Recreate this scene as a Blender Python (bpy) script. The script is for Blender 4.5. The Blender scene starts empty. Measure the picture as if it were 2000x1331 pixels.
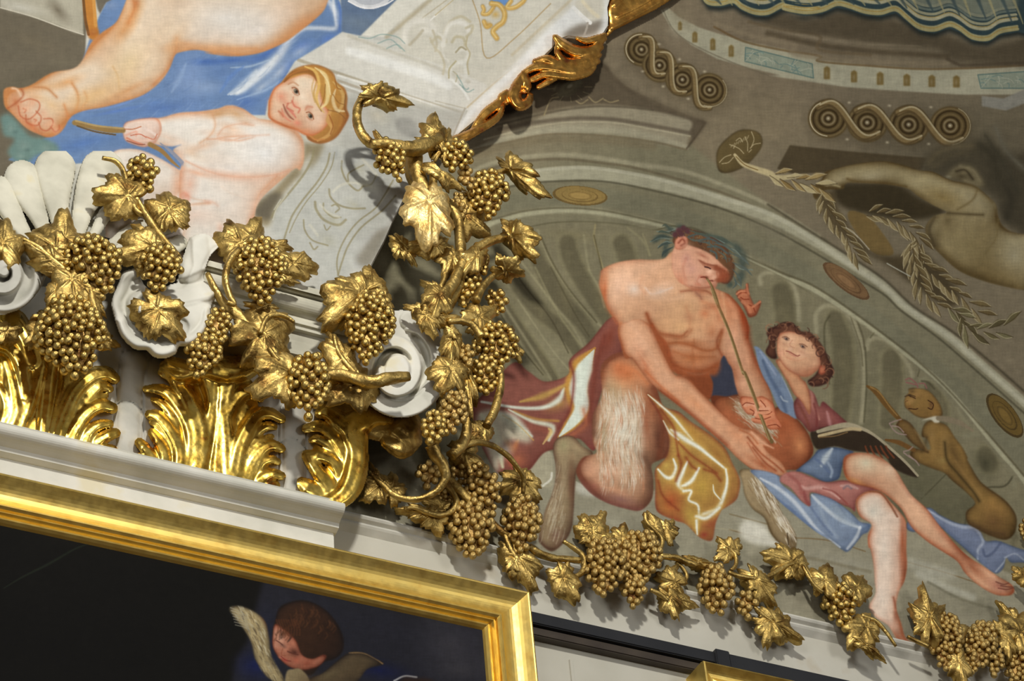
import bpy, bmesh, math, random
import numpy as np
from mathutils import Vector, Matrix
C = bpy.context.scene.collection
# ---------------------------------------------------------------- camera (fitted to the photo's vanishing points), light, exposure
IW, IH, FPX = 2000.0, 1331.0, 4676.0
XC = np.array([11500., 3076., 4676.]); XC /= np.linalg.norm(XC)      # world x (along the wall) seen in camera axes right/down/forward
ZC = np.array([-520., -5165., 4676.]); ZC -= XC * (ZC @ XC); ZC /= np.linalg.norm(ZC)   # world up
YC = np.cross(ZC, XC)
RW = np.stack([XC, YC, ZC])                                          # rows: world axes in camera axes -> world = RW @ cam
FW = RW @ np.array([0, 0, 1.])
CAM = np.array([0., 0., 7.5]) - 9.4 * FW
cd = bpy.data.cameras.new('camera'); cam = bpy.data.objects.new('camera', cd); C.objects.link(cam)
r_, u_, b_ = RW @ np.array([1., 0, 0]), RW @ np.array([0, -1., 0]), -FW
cam.matrix_world = Matrix(((r_[0], u_[0], b_[0], CAM[0]), (r_[1], u_[1], b_[1], CAM[1]), (r_[2], u_[2], b_[2], CAM[2]), (0, 0, 0, 1)))
cd.sensor_width = 36.0; cd.lens = FPX * 36.0 / IW; cd.clip_end = 100
bpy.context.scene.camera = cam
vs = bpy.context.scene.view_settings
vs.view_transform = 'Standard'; vs.look = 'None'; vs.gamma = 1.0; vs.use_curve_mapping = False; vs.exposure = 0.0
w = bpy.data.worlds.new('world'); bpy.context.scene.world = w; w.use_nodes = True
w.node_tree.nodes['Background'].inputs[0].default_value = (0.92, 0.92, 0.95, 1); w.node_tree.nodes['Background'].inputs[1].default_value = 0.17
def area(name, loc, target, size, power, col=(1, .96, .9), sy=None):
    l = bpy.data.lights.new(name, 'AREA'); l.energy = power; l.color = col; l.shape = 'RECTANGLE'; l.size = size; l.size_y = sy or size
    o = bpy.data.objects.new(name, l); C.objects.link(o); o.location = loc
    o.rotation_euler = (Vector(target) - Vector(loc)).to_track_quat('-Z', 'Y').to_euler(); return o
area('spotlight_key', (-2.0, -5.6, 9.4), (0.2, 0, 7.4), 0.45, 285, (1.0, .97, .90))
area('added_fill_light', (-6.0, -7.0, 5.6), (0, 0, 7.4), 2.2, 120, (1.0, .97, .93), 3.0)  # added lamp, no known window: fill and highlights for the gilding
area('added_fill_light', (4.5, -7.5, 6.0), (0.8, 0, 7.6), 1.8, 130, (1.0, .98, .95), 2.6)  # second added lamp, filling from the opposite side
GAIN_R, GAIN_L, GAIN_D = 1.02, 0.82, .8      # colour gain of the three paintings, offsetting the light on each
# ---------------------------------------------------------------- painter
# frescoes are flat paintings: brushed here with numpy, then laid on the real wall surfaces in wall metres
CROP = dict(A=(0,0,4),B=(400,0,4),C=(0,300,4),D=(400,300,4),E=(0,600,4),F=(400,600,4),G=(650,150,4.435),H=(650,430,4.435),
            I=(650,700,4),J=(850,900,4),K=(1100,980,4),L=(1500,998,4),N=(1100,400,4),O=(1100,700,4),P=(1500,600,4),Q=(1500,850,4),
            R=(1100,0,4),S=(1500,0,4),U=(1500,250,4),V=(850,0,4),W=(900,300,4),X=(0,850,2.767),Y=(850,500,2.6625),Z=(350,1080,2.5),M=(0,0,1))
def q(s):
    out=[]; o=CROP['M']; buf=[]
    for t in s.split():
        if t.isalpha(): o=CROP[t]; continue
        buf.append(float(t))
        if len(buf)==2: out.append((o[0]+buf[0]/o[2], o[1]+buf[1]/o[2])); buf=[]
    return np.array(out,dtype=np.float64)
def cr(p, n=6, closed=False):
    p=np.asarray(p,float)
    if len(p)<3: 
        t=np.linspace(0,1,n+1)[:,None]; return p[0]+(p[-1]-p[0])*t if len(p)==2 else p
    if closed: a=np.vstack([p[-1:],p,p[:2]])
    else: a=np.vstack([2*p[0]-p[1],p,2*p[-1]-p[-2]])
    out=[]
    t=np.linspace(0,1,n,endpoint=False)[:,None]
    for i in range(1,len(a)-2):
        p0,p1,p2,p3=a[i-1],a[i],a[i+1],a[i+2]
        out.append(.5*((2*p1)+(p2-p0)*t+(2*p0-5*p1+4*p2-p3)*t*t+(3*p1-p0-3*p2+p3)*t**3))
    out=np.vstack(out)
    if not closed: out=np.vstack([out,p[-1:]])
    return out
def box1(a,r,ax):
    if r<1: return a
    pad=[(0,0)]*a.ndim; pad[ax]=(r+1,r)
    c=np.cumsum(np.pad(a,pad,mode='edge'),axis=ax,dtype=np.float64)
    n=2*r+1
    sl1=[slice(None)]*a.ndim; sl2=[slice(None)]*a.ndim
    sl1[ax]=slice(n,None); sl2[ax]=slice(0,-n)
    return ((c[tuple(sl1)]-c[tuple(sl2)])/n).astype(np.float32)
def blur(a,s):
    r=max(1,int(round(s*.9)))
    if s<.6: return a
    for k in range(2 if s<3 else 3):
        a=box1(box1(a,r if s>=3 else max(1,int(round(s*.7))),0),r if s>=3 else max(1,int(round(s*.7))),1)
    return a
def C3(c): return np.array(c,np.float32)/255.
class Canvas:
    def __init__(s,x0,y0,x1,y1,base):
        s.x0,s.y0=x0,y0; s.W,s.H=x1-x0,y1-y0
        s.a=np.empty((s.H,s.W,3),np.float32); s.a[:]=C3(base)
        s.ids=np.zeros((s.H,s.W),np.int16)
        r=np.random.default_rng(11); n=r.standard_normal((s.H//22+3,s.W//22+3)).astype(np.float32)
        n=blur(np.kron(blur(n,1.),np.ones((22,22),np.float32)),16)[:s.H,:s.W]; s.noise=n/n.std()
    def bb(s,pts,m):
        x0=max(0,int(pts[:,0].min()-m-s.x0)); y0=max(0,int(pts[:,1].min()-m-s.y0))
        x1=min(s.W,int(pts[:,0].max()+m-s.x0)+2); y1=min(s.H,int(pts[:,1].max()+m-s.y0)+2)
        return x0,y0,x1,y1
    def mask(s,pts,soft=1.,smooth=True,pad=4):
        pts=cr(pts,6,True) if smooth else np.asarray(pts,float)
        x0,y0,x1,y1=s.bb(pts,pad+soft*3)
        if x1<=x0 or y1<=y0: return None
        h=y1-y0; w=x1-x0
        px=pts[:,0]-s.x0-x0; py=pts[:,1]-s.y0-y0
        m=np.zeros((h,w),np.float32)
        qx=np.roll(px,-1); qy=np.roll(py,-1)
        for sub in (.25,.75):
            for yy in range(h):
                Y=yy+sub
                k=((py<=Y)&(qy>Y))|((qy<=Y)&(py>Y))
                if not k.any(): continue
                X=np.sort(px[k]+(Y-py[k])*(qx[k]-px[k])/(qy[k]-py[k]))
                for a,b in zip(X[0::2],X[1::2]):
                    a=max(a,0); b=min(b,w-1e-3)
                    if b<=a: continue
                    ia,ib=int(a),int(b)
                    if ia==ib: m[yy,ia]+=(b-a)*.5
                    else:
                        m[yy,ia]+=(ia+1-a)*.5; m[yy,ia+1:ib]+=.5; m[yy,ib]+=(b-ib)*.5
        m=np.clip(m,0,1)
        if soft>.5: m=blur(m,soft)
        return (x0,y0,m)
    def comp(s,M,col,alpha=1.,clip=None,var=None):
        if M is None: return
        x0,y0,m=M; h,w=m.shape
        m=m*alpha
        if clip is not None:
            cx,cy,cm=clip
            full=np.zeros_like(m)
            ax0,ay0=max(x0,cx),max(y0,cy); ax1,ay1=min(x0+w,cx+cm.shape[1]),min(y0+h,cy+cm.shape[0])
            if ax1<=ax0 or ay1<=ay0: return
            full[ay0-y0:ay1-y0,ax0-x0:ax1-x0]=cm[ay0-cy:ay1-cy,ax0-cx:ax1-cx]
            m=m*full
        d=s.a[y0:y0+h,x0:x0+w]
        c=C3(col) if not isinstance(col,np.ndarray) else col
        d+= (c-d)*m[...,None]
    def fill(s,pts,col,soft=1.,alpha=1.,clip=None,smooth=True):
        M=s.mask(pts,soft,smooth); s.comp(M,col,alpha,clip); return M
    def form(s,pts,base,edge,w=10,hl=None,light=(-1,-1),shade=None,soft=.9,ident=0,smooth=True,ea=1.):
        """a rounded body: edge colour at the rim, base inside, highlight towards the light"""
        M=s.mask(pts,soft,smooth,pad=4)
        if M is None: return None
        x0,y0,m=M
        b=blur(m,w); nz=s.noise[y0:y0+m.shape[0],x0:x0+m.shape[1]]; t=np.clip((b-.5+nz*.10)*2.3,0,1); t=(t**.75)[...,None]
        col=C3(edge)*ea*(1-t)+C3(base)*(1-ea*(1-t)) if ea<1 else C3(edge)*(1-t)+C3(base)*t
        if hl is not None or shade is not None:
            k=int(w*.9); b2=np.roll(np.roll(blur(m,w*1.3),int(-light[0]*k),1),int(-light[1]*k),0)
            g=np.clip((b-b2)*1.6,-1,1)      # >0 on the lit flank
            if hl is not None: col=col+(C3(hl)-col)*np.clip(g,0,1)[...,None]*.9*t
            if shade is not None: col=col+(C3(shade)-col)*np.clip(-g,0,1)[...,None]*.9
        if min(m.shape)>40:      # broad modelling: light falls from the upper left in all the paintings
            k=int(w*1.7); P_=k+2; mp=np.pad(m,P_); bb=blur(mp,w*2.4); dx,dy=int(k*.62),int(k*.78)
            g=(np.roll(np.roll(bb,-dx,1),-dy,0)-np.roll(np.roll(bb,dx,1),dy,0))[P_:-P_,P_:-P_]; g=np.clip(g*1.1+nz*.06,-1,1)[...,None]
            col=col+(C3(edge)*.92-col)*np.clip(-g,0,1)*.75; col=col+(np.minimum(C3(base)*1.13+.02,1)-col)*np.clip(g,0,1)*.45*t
        s.comp(M,col.astype(np.float32))
        if ident:
            r=s.ids[y0:y0+m.shape[0],x0:x0+m.shape[1]]; r[m>.5]=ident
        return M
    def stroke(s,pts,w,col,soft=.35,alpha=1.,clip=None,n=6):
        """tapered brush line; w = width or list of widths; soft = share of the half width that fades"""
        p=cr(pts,n) if len(pts)>2 else np.asarray(pts,float)
        w=np.interp(np.linspace(0,1,len(p)),np.linspace(0,1,len(w)),w)/2. if hasattr(w,'__len__') else np.full(len(p),w/2.)
        mx=float(w.max())+2
        x0,y0,x1,y1=s.bb(p,mx)
        if x1<=x0 or y1<=y0: return None
        m=np.zeros((y1-y0,x1-x0),np.float32)
        for i in range(len(p)-1):
            a=p[i]-(s.x0+x0,s.y0+y0); b=p[i+1]-(s.x0+x0,s.y0+y0); r=max(w[i],w[i+1])+1.5
            sx0=max(0,int(min(a[0],b[0])-r)); sy0=max(0,int(min(a[1],b[1])-r))
            sx1=min(m.shape[1],int(max(a[0],b[0])+r)+2); sy1=min(m.shape[0],int(max(a[1],b[1])+r)+2)
            if sx1<=sx0 or sy1<=sy0: continue
            X=np.arange(sx0,sx1)[None,:]+.5-a[0]; Y=np.arange(sy0,sy1)[:,None]+.5-a[1]
            d=b-a; L2=float(d@d)+1e-9
            t=np.clip((X*d[0]+Y*d[1])/L2,0,1)
            D=np.sqrt((X-t*d[0])**2+(Y-t*d[1])**2); R=w[i]+(w[i+1]-w[i])*t
            f=np.maximum(R*soft,.7)
            v=np.clip((R+.35-D)/f,0,1)
            v=v*v*(3-2*v)*np.clip(R*1.6,0,1)
            sl=m[sy0:sy1,sx0:sx1]; np.maximum(sl,v,out=sl)
        s.comp((x0,y0,m),col,alpha,clip); return (x0,y0,m)
    def sst(s,pts,w,col,alpha=1.,clip=None,k=3.2):
        w=np.array(w,float) if hasattr(w,'__len__') else w
        s.stroke(pts,w*k,col,1.,alpha*.55,clip); return s.stroke(pts,w*1.15,col,1.,alpha*.6,clip)
    def blob(s,x,y,rx,ry,rot,col,alpha=1.,clip=None,hard=0.):
        R=max(rx,ry)*(1.02 if hard>=1 else 1.55)+2
        x0=max(0,int(x-R-s.x0)); y0=max(0,int(y-R-s.y0)); x1=min(s.W,int(x+R-s.x0)+1); y1=min(s.H,int(y+R-s.y0)+1)
        if x1<=x0 or y1<=y0: return
        X=np.arange(x0,x1)[None,:]+s.x0-x; Y=np.arange(y0,y1)[:,None]+s.y0-y
        c,n=math.cos(math.radians(rot)),math.sin(math.radians(rot))
        u=(X*c+Y*n)/rx; v=(-X*n+Y*c)/ry; r=np.sqrt(u*u+v*v)
        m=np.clip((1-r)/(1-hard+1e-3)*min(rx,ry)*.8,0,1) if hard>=1 else (np.clip((1.5-r)/(1.5-hard),0,1)**1.5)
        s.comp((x0,y0,m.astype(np.float32)),col,alpha,clip)
    def setid(s,M,i):
        if M is None: return
        x0,y0,m=M; r=s.ids[y0:y0+m.shape[0],x0:x0+m.shape[1]]; r[m>.5]=i
    def grain(s,rng,amt=.02,weave=0.):
        for sc,k in ((1,.5),(3,.35),(14,.5),(60,.8)):
            h,w=s.H//sc+2,s.W//sc+2
            n=rng.standard_normal((h,w)).astype(np.float32)
            if sc>1: n=np.kron(blur(n,1.),np.ones((sc,sc),np.float32)); n=blur(n,sc*.8)
            n=n[:s.H,:s.W]; n/=n.std()+1e-6
            s.a*=(1+n*amt*k)[...,None]
        r2=rng.standard_normal((s.H,s.W)).astype(np.float32); st1=box1(box1(r2,7,1),1,0); st2=box1(box1(r2,7,0),1,1)
        s.a*=(1+(st1/st1.std()*.6+st2/st2.std()*.5)*amt)[...,None]
        if weave:
            X=np.arange(s.W)[None,:]; Y=np.arange(s.H)[:,None]
            s.a*=(1+weave*(np.sin(X*1.9+Y*.45)+np.sin(Y*1.9-X*.45))*.5)[...,None]
        np.clip(s.a,0,1,out=s.a)
# ---------------------------------------------------------------- left mural: striding child, putto, painted console
def paint_left():
    c=Canvas(-260,-260,1400,700,(206,205,196))
    f=c.fill; st=c.stroke; bl=c.blob
    # -- painted cornice and panels on the right half
    f(q("M 700 -260 1400 -260 1400 0 1180 40 880 290 800 180 760 0"),(208,205,192),3,smooth=False)
    f(q("B 1060 -200 2000 -200 1900 -100 1500 0 1215 280 1060 250"),(103,122,148),2,smooth=False)
    bl(700,45,60,22,20,(120,135,150),.6); bl(690,20,30,14,0,(84,104,138),.5)
    c.blob(720,-26,50,44,0,(216,218,222),1,hard=1); c.blob(720,-30,44,40,0,(186,190,197),1,hard=1); st(q("B 1120 10 1200 50 1290 65 1400 40 1470 0"),3,(236,236,238))
    f(q("B 1500 0 1760 -200 2200 -200 1700 20 1500 180 1400 290 1220 280"),(221,219,208),2,smooth=False)
    st(q("B 1760 0 1540 190 1420 290"),14,(176,165,138),1,.7); st(q("B 1960 -20 1760 160"),3,(236,234,226)); st(q("B 1930 -30 1700 140"),3,(170,158,130),1,.6)
    # cornice band under the panel
    f(q("B 1070 250 1500 400 1760 480 2200 660 2200 800 1960 900 1600 760 1100 620 700 480 800 440"),(214,212,203),2,smooth=False)
    st(q("B 1120 280 1500 420 1760 510 2060 640"),12,(196,192,178),1,.8)
    st(q("B 1130 400 1450 500 1750 600 1900 670"),[26,30,30,26],(229,229,224),.8)
    for a,w,co,al in (("B 730 470 1000 560 1300 660 1700 790 2000 880",9,(168,158,135),.75),("B 1040 590 1400 700 1750 810 2000 900",6,(236,235,229),.8),
                      ("B 1040 630 1300 720 1600 820 1950 930",7,(172,160,140),.7),("B 1080 690 1300 760 1500 830",10,(184,180,168),.8),("B 1060 660 1400 780 1900 920",4,(230,230,224),.8)):
        st(q(a),w,co,.8,al)
    st(q("B 1900 600 2010 700 2060 780"),8,(234,234,228),1,.9)
    # grey field behind the gilt tendril, the gilt leaf's cast shadow painted in
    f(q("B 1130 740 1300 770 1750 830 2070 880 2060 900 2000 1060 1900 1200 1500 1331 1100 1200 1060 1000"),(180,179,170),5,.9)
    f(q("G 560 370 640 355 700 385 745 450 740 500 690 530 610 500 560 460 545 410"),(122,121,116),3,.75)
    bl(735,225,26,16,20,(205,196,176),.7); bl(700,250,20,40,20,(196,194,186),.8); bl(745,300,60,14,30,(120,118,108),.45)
    f(q("G 40 340 120 360 200 450 230 560 330 700 440 850 520 920 420 1010 200 1000 100 820 20 560"),(190,190,182),10,.7)
    # painted console with fluted sides
    f(q("D 840 -20 780 150 650 300 540 430 505 560 560 700 700 800 1000 1060 1160 900 1300 860 1400 700 1500 450 1600 250 1500 200 1450 60 1000 -60"),(190,191,184),4)
    f(q("D 1600 250 1500 450 1400 700 1300 870 1200 900 1160 880 1210 760 1280 640 1400 560 1480 470 1540 330"),(196,197,193),3)
    f(q("D 1500 470 1440 600 1300 870 1190 860 1200 790 1270 700 1340 610 1430 570"),(134,128,112),5,.75)
    f(q("B 770 1020 760 1100 840 1120 930 1125 850 1290 740 1331 D 840 -10 800 110 640 280 540 440 505 560 440 560 380 470 400 390 520 300 640 170 700 110 760 30"),(140,128,98),4,.9)
    f(q("D 380 480 420 400 520 310 600 330 530 440 505 520"),(98,92,80),4,.8)
    dk=(148,140,108)
    for a,w in (("D 850 -20 830 60 760 180 640 330 560 420 520 500",6),("D 975 0 950 100 880 220 760 370 680 490 640 600 615 680",5),("D 1015 -10 985 110 905 240 790 380 710 510 660 620",2.5),
                ("D 1470 210 1400 330 1330 430 1200 530 1110 640 1050 760 1030 860 1045 980",4),("D 1490 330 1380 450 1220 580 1120 720 1070 850 1040 950",4.5),
                ("D 1070 60 1070 130 1110 220 1190 290 1240 250",5),("D 970 280 980 340 1040 400 1140 430 1250 430",5),("D 860 380 870 440 930 520 1040 560 1100 520",7),
                ("D 770 520 780 600 840 680 960 720",4),("D 925 390 930 440 1000 500 1060 500",4),("D 1240 90 1180 120 1120 160 1120 220",4),("D 820 700 850 750 880 730",4),("D 1340 170 1300 240 1230 260",4),
                ("D 930 560 950 600 980 570",3),("D 990 410 1020 400 1050 430 1020 460",4)):
        st(q(a),w,dk,.8,.75)
    for a,w in (("D 590 360 540 440",3),("D 1000 300 1060 250 1160 230 1300 260",8),("D 900 400 960 460 1050 500",6),("D 1500 210 1420 320 1350 420",3),("D 820 560 880 640",8),("D 1230 40 1300 120 1360 200",9),("D 640 320 560 430 530 520",3)):
        st(q(a),w,(215,213,196),.9,.6)
    for x,y,rx,ry in ((700,330,18,10),(716,360,26,12),(650,430,30,10),(640,470,22,14),(690,400,20,9),(745,330,12,9)):
        bl(x,y,rx,ry,30,(170,167,140),.4)
    for x,y,rx,ry,r in ((668,322,11,7,40),(690,318,8,14,20),(720,312,12,6,30),(655,300,9,14,0),(735,350,20,5,-45),(650,262,8,16,0)): bl(x,y,rx,ry,r,(156,160,160),.5)
    st(q("G 1160 300 1080 470"),3,(160,156,142)); f(q("G 720 270 1150 300 1060 480 950 520 700 500 560 520 600 300"),(184,182,174),6,.5)
    # painted acanthus scroll
    for a,w,co in (("V -30 330 20 290 80 330 70 250 120 170 200 130 270 170",9,(192,184,158)),("V 60 350 90 220 150 175 230 190 260 240",14,(228,226,218)),("B 1560 330 1570 230 1640 170 1740 170 1780 240 1700 240",22,(226,223,213)),
                   ("B 1700 240 1660 290 1600 350",9,(186,178,156)),("B 1780 240 1810 330 1800 400",7,(190,182,160)),("V 130 330 160 290 220 300 230 360 190 380",9,(186,178,150)),("V 240 220 290 200 280 250 240 290",8,(190,182,155)),
                   ("V 170 400 220 380 260 420 240 470 200 490",14,(224,222,212)),("V 160 410 200 370 240 390",5,(158,148,118)),("V 110 600 120 530 180 490 230 510 240 580 210 650",14,(222,221,212)),("V 105 610 110 540 160 480",5,(176,166,130)),
                   ("V 250 290 240 360 270 420 250 500 260 580",5,(184,174,142)),("V 140 560 170 590 160 640",4,(182,176,150)),("V -40 300 0 380 40 420 70 500 60 580",7,(196,188,164)),("V 20 260 60 300 60 420 100 480",6,(220,217,206))):
        st(q(a),w,co,.9,.8)
    for a in ("V 190 660 240 700 260 690","V 170 590 200 640 220 680","V 210 680 250 720 300 700","B 1200 290 1290 300 1380 270 1500 290 1560 340","B 1350 340 1450 310 1530 380","B 1420 380 1500 350 1560 400"):
        st(q(a),3,(132,160,156),.9,.6)
    # panel lines and gilt ornament
    for a,w,co in (("V 290 0 350 180 400 455 620 300 900 30",3,(176,152,110)),("V 0 120 140 0",3,(182,168,130)),("V 600 430 900 150 1060 0",9,(198,188,164)),("V 250 840 500 620 900 300 1180 60",5,(196,180,148)),
                   ("V 240 850 0 790",3,(186,180,164))):
        st(q(a),w,co,.9,.8)
    f(q("V 1180 -200 1340 -60 1360 120 1330 260 1180 300 1100 290 1010 270 900 380 700 550 130 1090 160 1000 260 860 600 520 860 240 1060 60"),(226,228,227),3,smooth=False)
    st(q("V 230 850 130 1080"),5,(170,164,150),.9,.8)
    f(q("V 990 280 1100 200 1190 180 1290 140 1300 200 1250 270 1150 290 1080 300"),(122,114,102),4,.9)
    f(q("V 1080 40 1130 -40 1290 -100 1320 100 1270 160 1180 150"),(204,200,186),3); st(q("V 1080 60 1140 120 1210 180"),8,(232,232,228)); st(q("V 1150 10 1210 80 1270 130"),12,(222,212,184),.9,.8); st(q("V 1190 180 1180 230 1160 280"),4,(170,164,154))
    f(q("V 420 0 440 -80 600 -80 590 10 550 45 480 20"),(112,152,208),1.5)
    for a,w in (("V 370 50 380 80 370 110 410 110 440 80 460 40 440 20",8),("V 440 30 500 40 540 100 530 170 480 210 450 250 480 300",12),("V 380 170 400 210 430 200",10),("V 590 10 560 60 620 60 680 20 700 -10",10)):
        st(q(a),w+4,(150,128,84),.8,.7); st(q(a),w,(208,170,96),.6); st(q(a)-(1,1),w*.35,(232,205,140),.9,.8)
    bl(967,28,10,9,0,(206,172,100),1); bl(952,48,7,7,0,(200,160,84),1)
    # -- dark architecture behind the foot
    f(q("M -260 -260 175 -260 168 60 165 130 120 330 60 700 -260 700"),(112,104,88),2,smooth=False)
    f(q("A 0 -200 640 -200 650 270 480 210 250 130 0 60"),(178,173,155),2,smooth=False); bl(112,20,30,12,50,(110,102,86),.9); bl(40,14,50,12,12,(206,203,190),.9); bl(140,58,20,5,20,(206,200,180),.7)
    st(q("A 0 60 250 130 480 215 650 272"),2.5,(206,200,182)); bl(60,80,60,18,20,(120,110,90),.6); bl(60,150,60,20,-20,(96,90,74),.6); bl(20,200,40,30,0,(80,74,60),.7); bl(120,120,30,12,0,(126,118,98),.5)
    f(q("A 640 -200 960 -200 960 0 830 20 780 110 760 70 740 -20"),(112,106,94),2,smooth=False)
    # -- blue cloth
    B=f(q("A 780 110 830 20 940 -40 B 0 -60 960 -200 1030 -60 1070 80 1070 250 900 360 700 480 650 560 600 640 540 700 490 790 470 900 300 900 A 1700 1000 1400 1331 900 1250 300 1310 60 1250 400 1050 560 900 650 450 700 300"),(108,136,178),1.5,smooth=False)
    for x,y,rx,ry,r,co,al in ((370,150,40,60,20,(136,160,202),.7),(400,170,40,16,0,(150,172,206),.7),(450,118,60,8,-5,(70,104,172),.8),(520,105,40,8,-30,(76,110,180),.8),(320,210,70,14,-8,(84,114,170),.8),(480,200,30,18,-20,(80,112,176),.7),
                              (160,280,60,14,-15,(90,124,184),.8),(220,255,60,9,-5,(150,172,208),.7),(200,300,50,10,-10,(130,152,190),.8),(300,200,24,10,-10,(96,130,190),.5),(590,90,24,12,-30,(92,126,196),.8),(640,75,22,10,-20,(96,130,200),.8),
                              (560,130,24,14,-50,(84,118,186),.7),(190,90,10,24,20,(140,158,190),.6),(215,10,16,10,0,(138,156,186),.6),(490,150,10,30,60,(120,150,196),.6),(420,220,40,6,5,(76,106,168),.7),(230,216,50,4,-12,(96,130,200),.8)):
        bl(x,y,rx,ry,r,co,al,B)
    for a,w,co,al in (("B 960 0 1000 60 1030 130 1020 220 880 220 760 230 660 310 560 460 400 600 250 730",[9,12,12,10,9,10,16,20,18,6],(214,221,230),.95),("B 1000 -20 1010 80 1030 200",6,(232,236,240),.9),("B 560 440 480 540 300 700 200 740",[8,18,14,3],(226,231,234),.8),
                      ("B 640 600 480 700 250 780",[3,7,2],(150,176,210),.7),("B 1050 20 1060 120 1050 240",5,(92,124,190),.8),("A 1780 740 1900 660 2000 560",[3,14,10],(205,214,222),.8),("A 1800 530 1950 520 2100 470",[2,5,3],(176,194,214),.7),
                      ("B 300 520 200 600 120 720",[4,10,4],(100,136,200),.6),("A 1450 500 1400 620 1340 720",[4,14,4],(150,174,210),.6),("A 640 870 900 830 1150 740",4,(120,150,210),.6),("B 490 770 480 850 470 920",5,(128,136,170),.8),
                      ("B 650 560 560 680 500 780",3,(78,110,176),.7)):
        c.sst(q(a),w,co,al,B,1.9)
    for x,y,rx,ry,r,co,al in ((545,140,12,34,40,(206,214,224),.7),(510,170,10,26,50,(198,208,220),.7),(585,100,10,24,55,(200,210,224),.6),(610,150,30,8,-40,(84,116,176),.6),(430,140,30,20,0,(96,126,178),.5),(350,190,30,16,-20,(104,132,176),.5),(285,235,30,8,-10,(78,108,164),.5),(400,120,30,8,0,(64,98,166),.7),(660,40,6,30,0,(96,126,182),.6),(650,90,20,8,-40,(88,120,186),.6)): bl(x,y,rx,ry,r,co,al,B)
    rb=np.random.default_rng(8)
    for k in range(260):
        x=130+rb.random()*540; y=60+rb.random()*260; d=rb.normal(0,1,2)*3; st(np.array([(x,y),(x+12+d[0],y-8),(x+24,y-18+d[1])]),[1,5,1],((128,154,194),(90,120,170),(150,170,200),(100,130,176))[k%4],1,.22,B)
    # teal leaves and sticks
    T=f(q("A 0 920 60 890 140 960 230 1060 340 1080 440 1130 450 1190 300 1210 180 1290 90 1240 60 1180 110 1090 30 1060 10 980"),(112,140,134),3); c.setid(T,6)
    for x,y,rx,ry in ((20,250,10,12),(45,285,16,14),(90,290,14,10),(40,305,14,6)): bl(x,y,rx,ry,20,(140,160,152),.6,T); bl(x+8,y+8,8,5,0,(84,108,104),.6,T)
    for a,w,co in (("A 680 -200 690 0 705 150 730 270",28,(196,132,62)),("A 715 -200 730 0 745 200",8,(212,154,82)),("A 650 0 665 150 690 270",6,(120,84,50))):
        M=st(q(a),w,co,.5); c.setid(M,7)
    bl(181,64,11,9,-10,(166,96,52),1); bl(182,62,6,5,0,(186,128,70),.8)
    # -- the big leg with its foot
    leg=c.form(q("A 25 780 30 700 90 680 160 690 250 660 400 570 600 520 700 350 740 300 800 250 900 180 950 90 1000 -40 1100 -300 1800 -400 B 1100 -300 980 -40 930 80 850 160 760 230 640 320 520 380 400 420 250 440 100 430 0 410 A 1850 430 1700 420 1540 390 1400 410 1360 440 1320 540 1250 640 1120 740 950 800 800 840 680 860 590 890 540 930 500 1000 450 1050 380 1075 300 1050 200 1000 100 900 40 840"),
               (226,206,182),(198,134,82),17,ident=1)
    for x,y,rx,ry,r,co,al in ((440,35,110,45,0,(228,222,214),1),(330,60,60,40,-20,(230,208,180),.8),(500,60,60,30,-20,(229,220,212),.9),(560,20,40,30,0,(226,204,186),.5),(265,20,14,46,20,(214,160,104),.7),(240,60,14,30,40,(206,140,80),.6),
                              (255,120,40,50,40,(224,200,158),.8),(190,180,50,20,-15,(224,184,132),.7),(290,130,16,50,30,(228,212,188),.6),(345,92,30,12,-10,(206,146,96),.7),(420,92,70,8,5,(214,160,110),.8),(520,96,50,8,-25,(212,150,102),.7),
                              (590,50,16,30,50,(214,148,100),.7),(130,160,34,12,-20,(216,152,92),.7),(250,175,50,8,-25,(196,132,80),.6),(90,170,40,10,-10,(214,158,102),.5),(100,205,26,16,30,(232,196,152),.9),(70,190,20,9,10,(228,186,140),.8),
                              (30,200,14,22,-10,(200,120,76),.9),(60,245,40,12,40,(202,110,66),.8),(110,255,14,12,0,(206,134,90),.6),(265,5,8,14,10,(170,96,56),.7)):
        bl(x,y,rx,ry,r,co,al,leg)
    for a,w,co,al in (("A 160 690 180 740 130 800 40 860",3,(176,98,64),.7),("A 95 690 130 700 160 750",3,(238,206,178),.9),("A 260 680 360 690 420 740 440 760",3.5,(194,134,88),.8),("A 560 650 600 720 610 790 590 870",4,(202,140,88),.8),
                      ("A 540 930 520 880 500 820",4,(206,134,84),.7),("A 880 520 920 600 930 700",2.5,(206,164,114),.6),("A 1380 300 1370 400 1310 540 1200 660",7,(190,118,68),.6),("A 1040 0 1050 60 1000 180",7,(196,120,70),.7),
                      ("A 1380 330 1560 360 1750 380 2000 380",7,(208,144,92),.6),("A 660 720 680 780 640 840",4,(206,146,96),.5)):
        c.sst(q(a),w,co,al,leg,3.6)
    for x,y in ((190,850),(250,800),(270,930),(330,880),(350,980),(390,950),(430,1010)): c.blob(x/4,y/4,13,10,40,(228,166,132),.55,leg); 
    for a in ("A 140 830 160 910 230 930 300 860 300 800 230 775 160 800","A 200 900 210 960 290 980 320 920 280 870","A 300 960 320 1010 370 1020 410 970 400 930 340 930","A 400 1000 430 1030 460 1010 460 980","A 180 850 200 860 190 880","A 265 935 280 940 270 955"):
        c.sst(q(a),2,(188,104,72),.8,leg,3)
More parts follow.
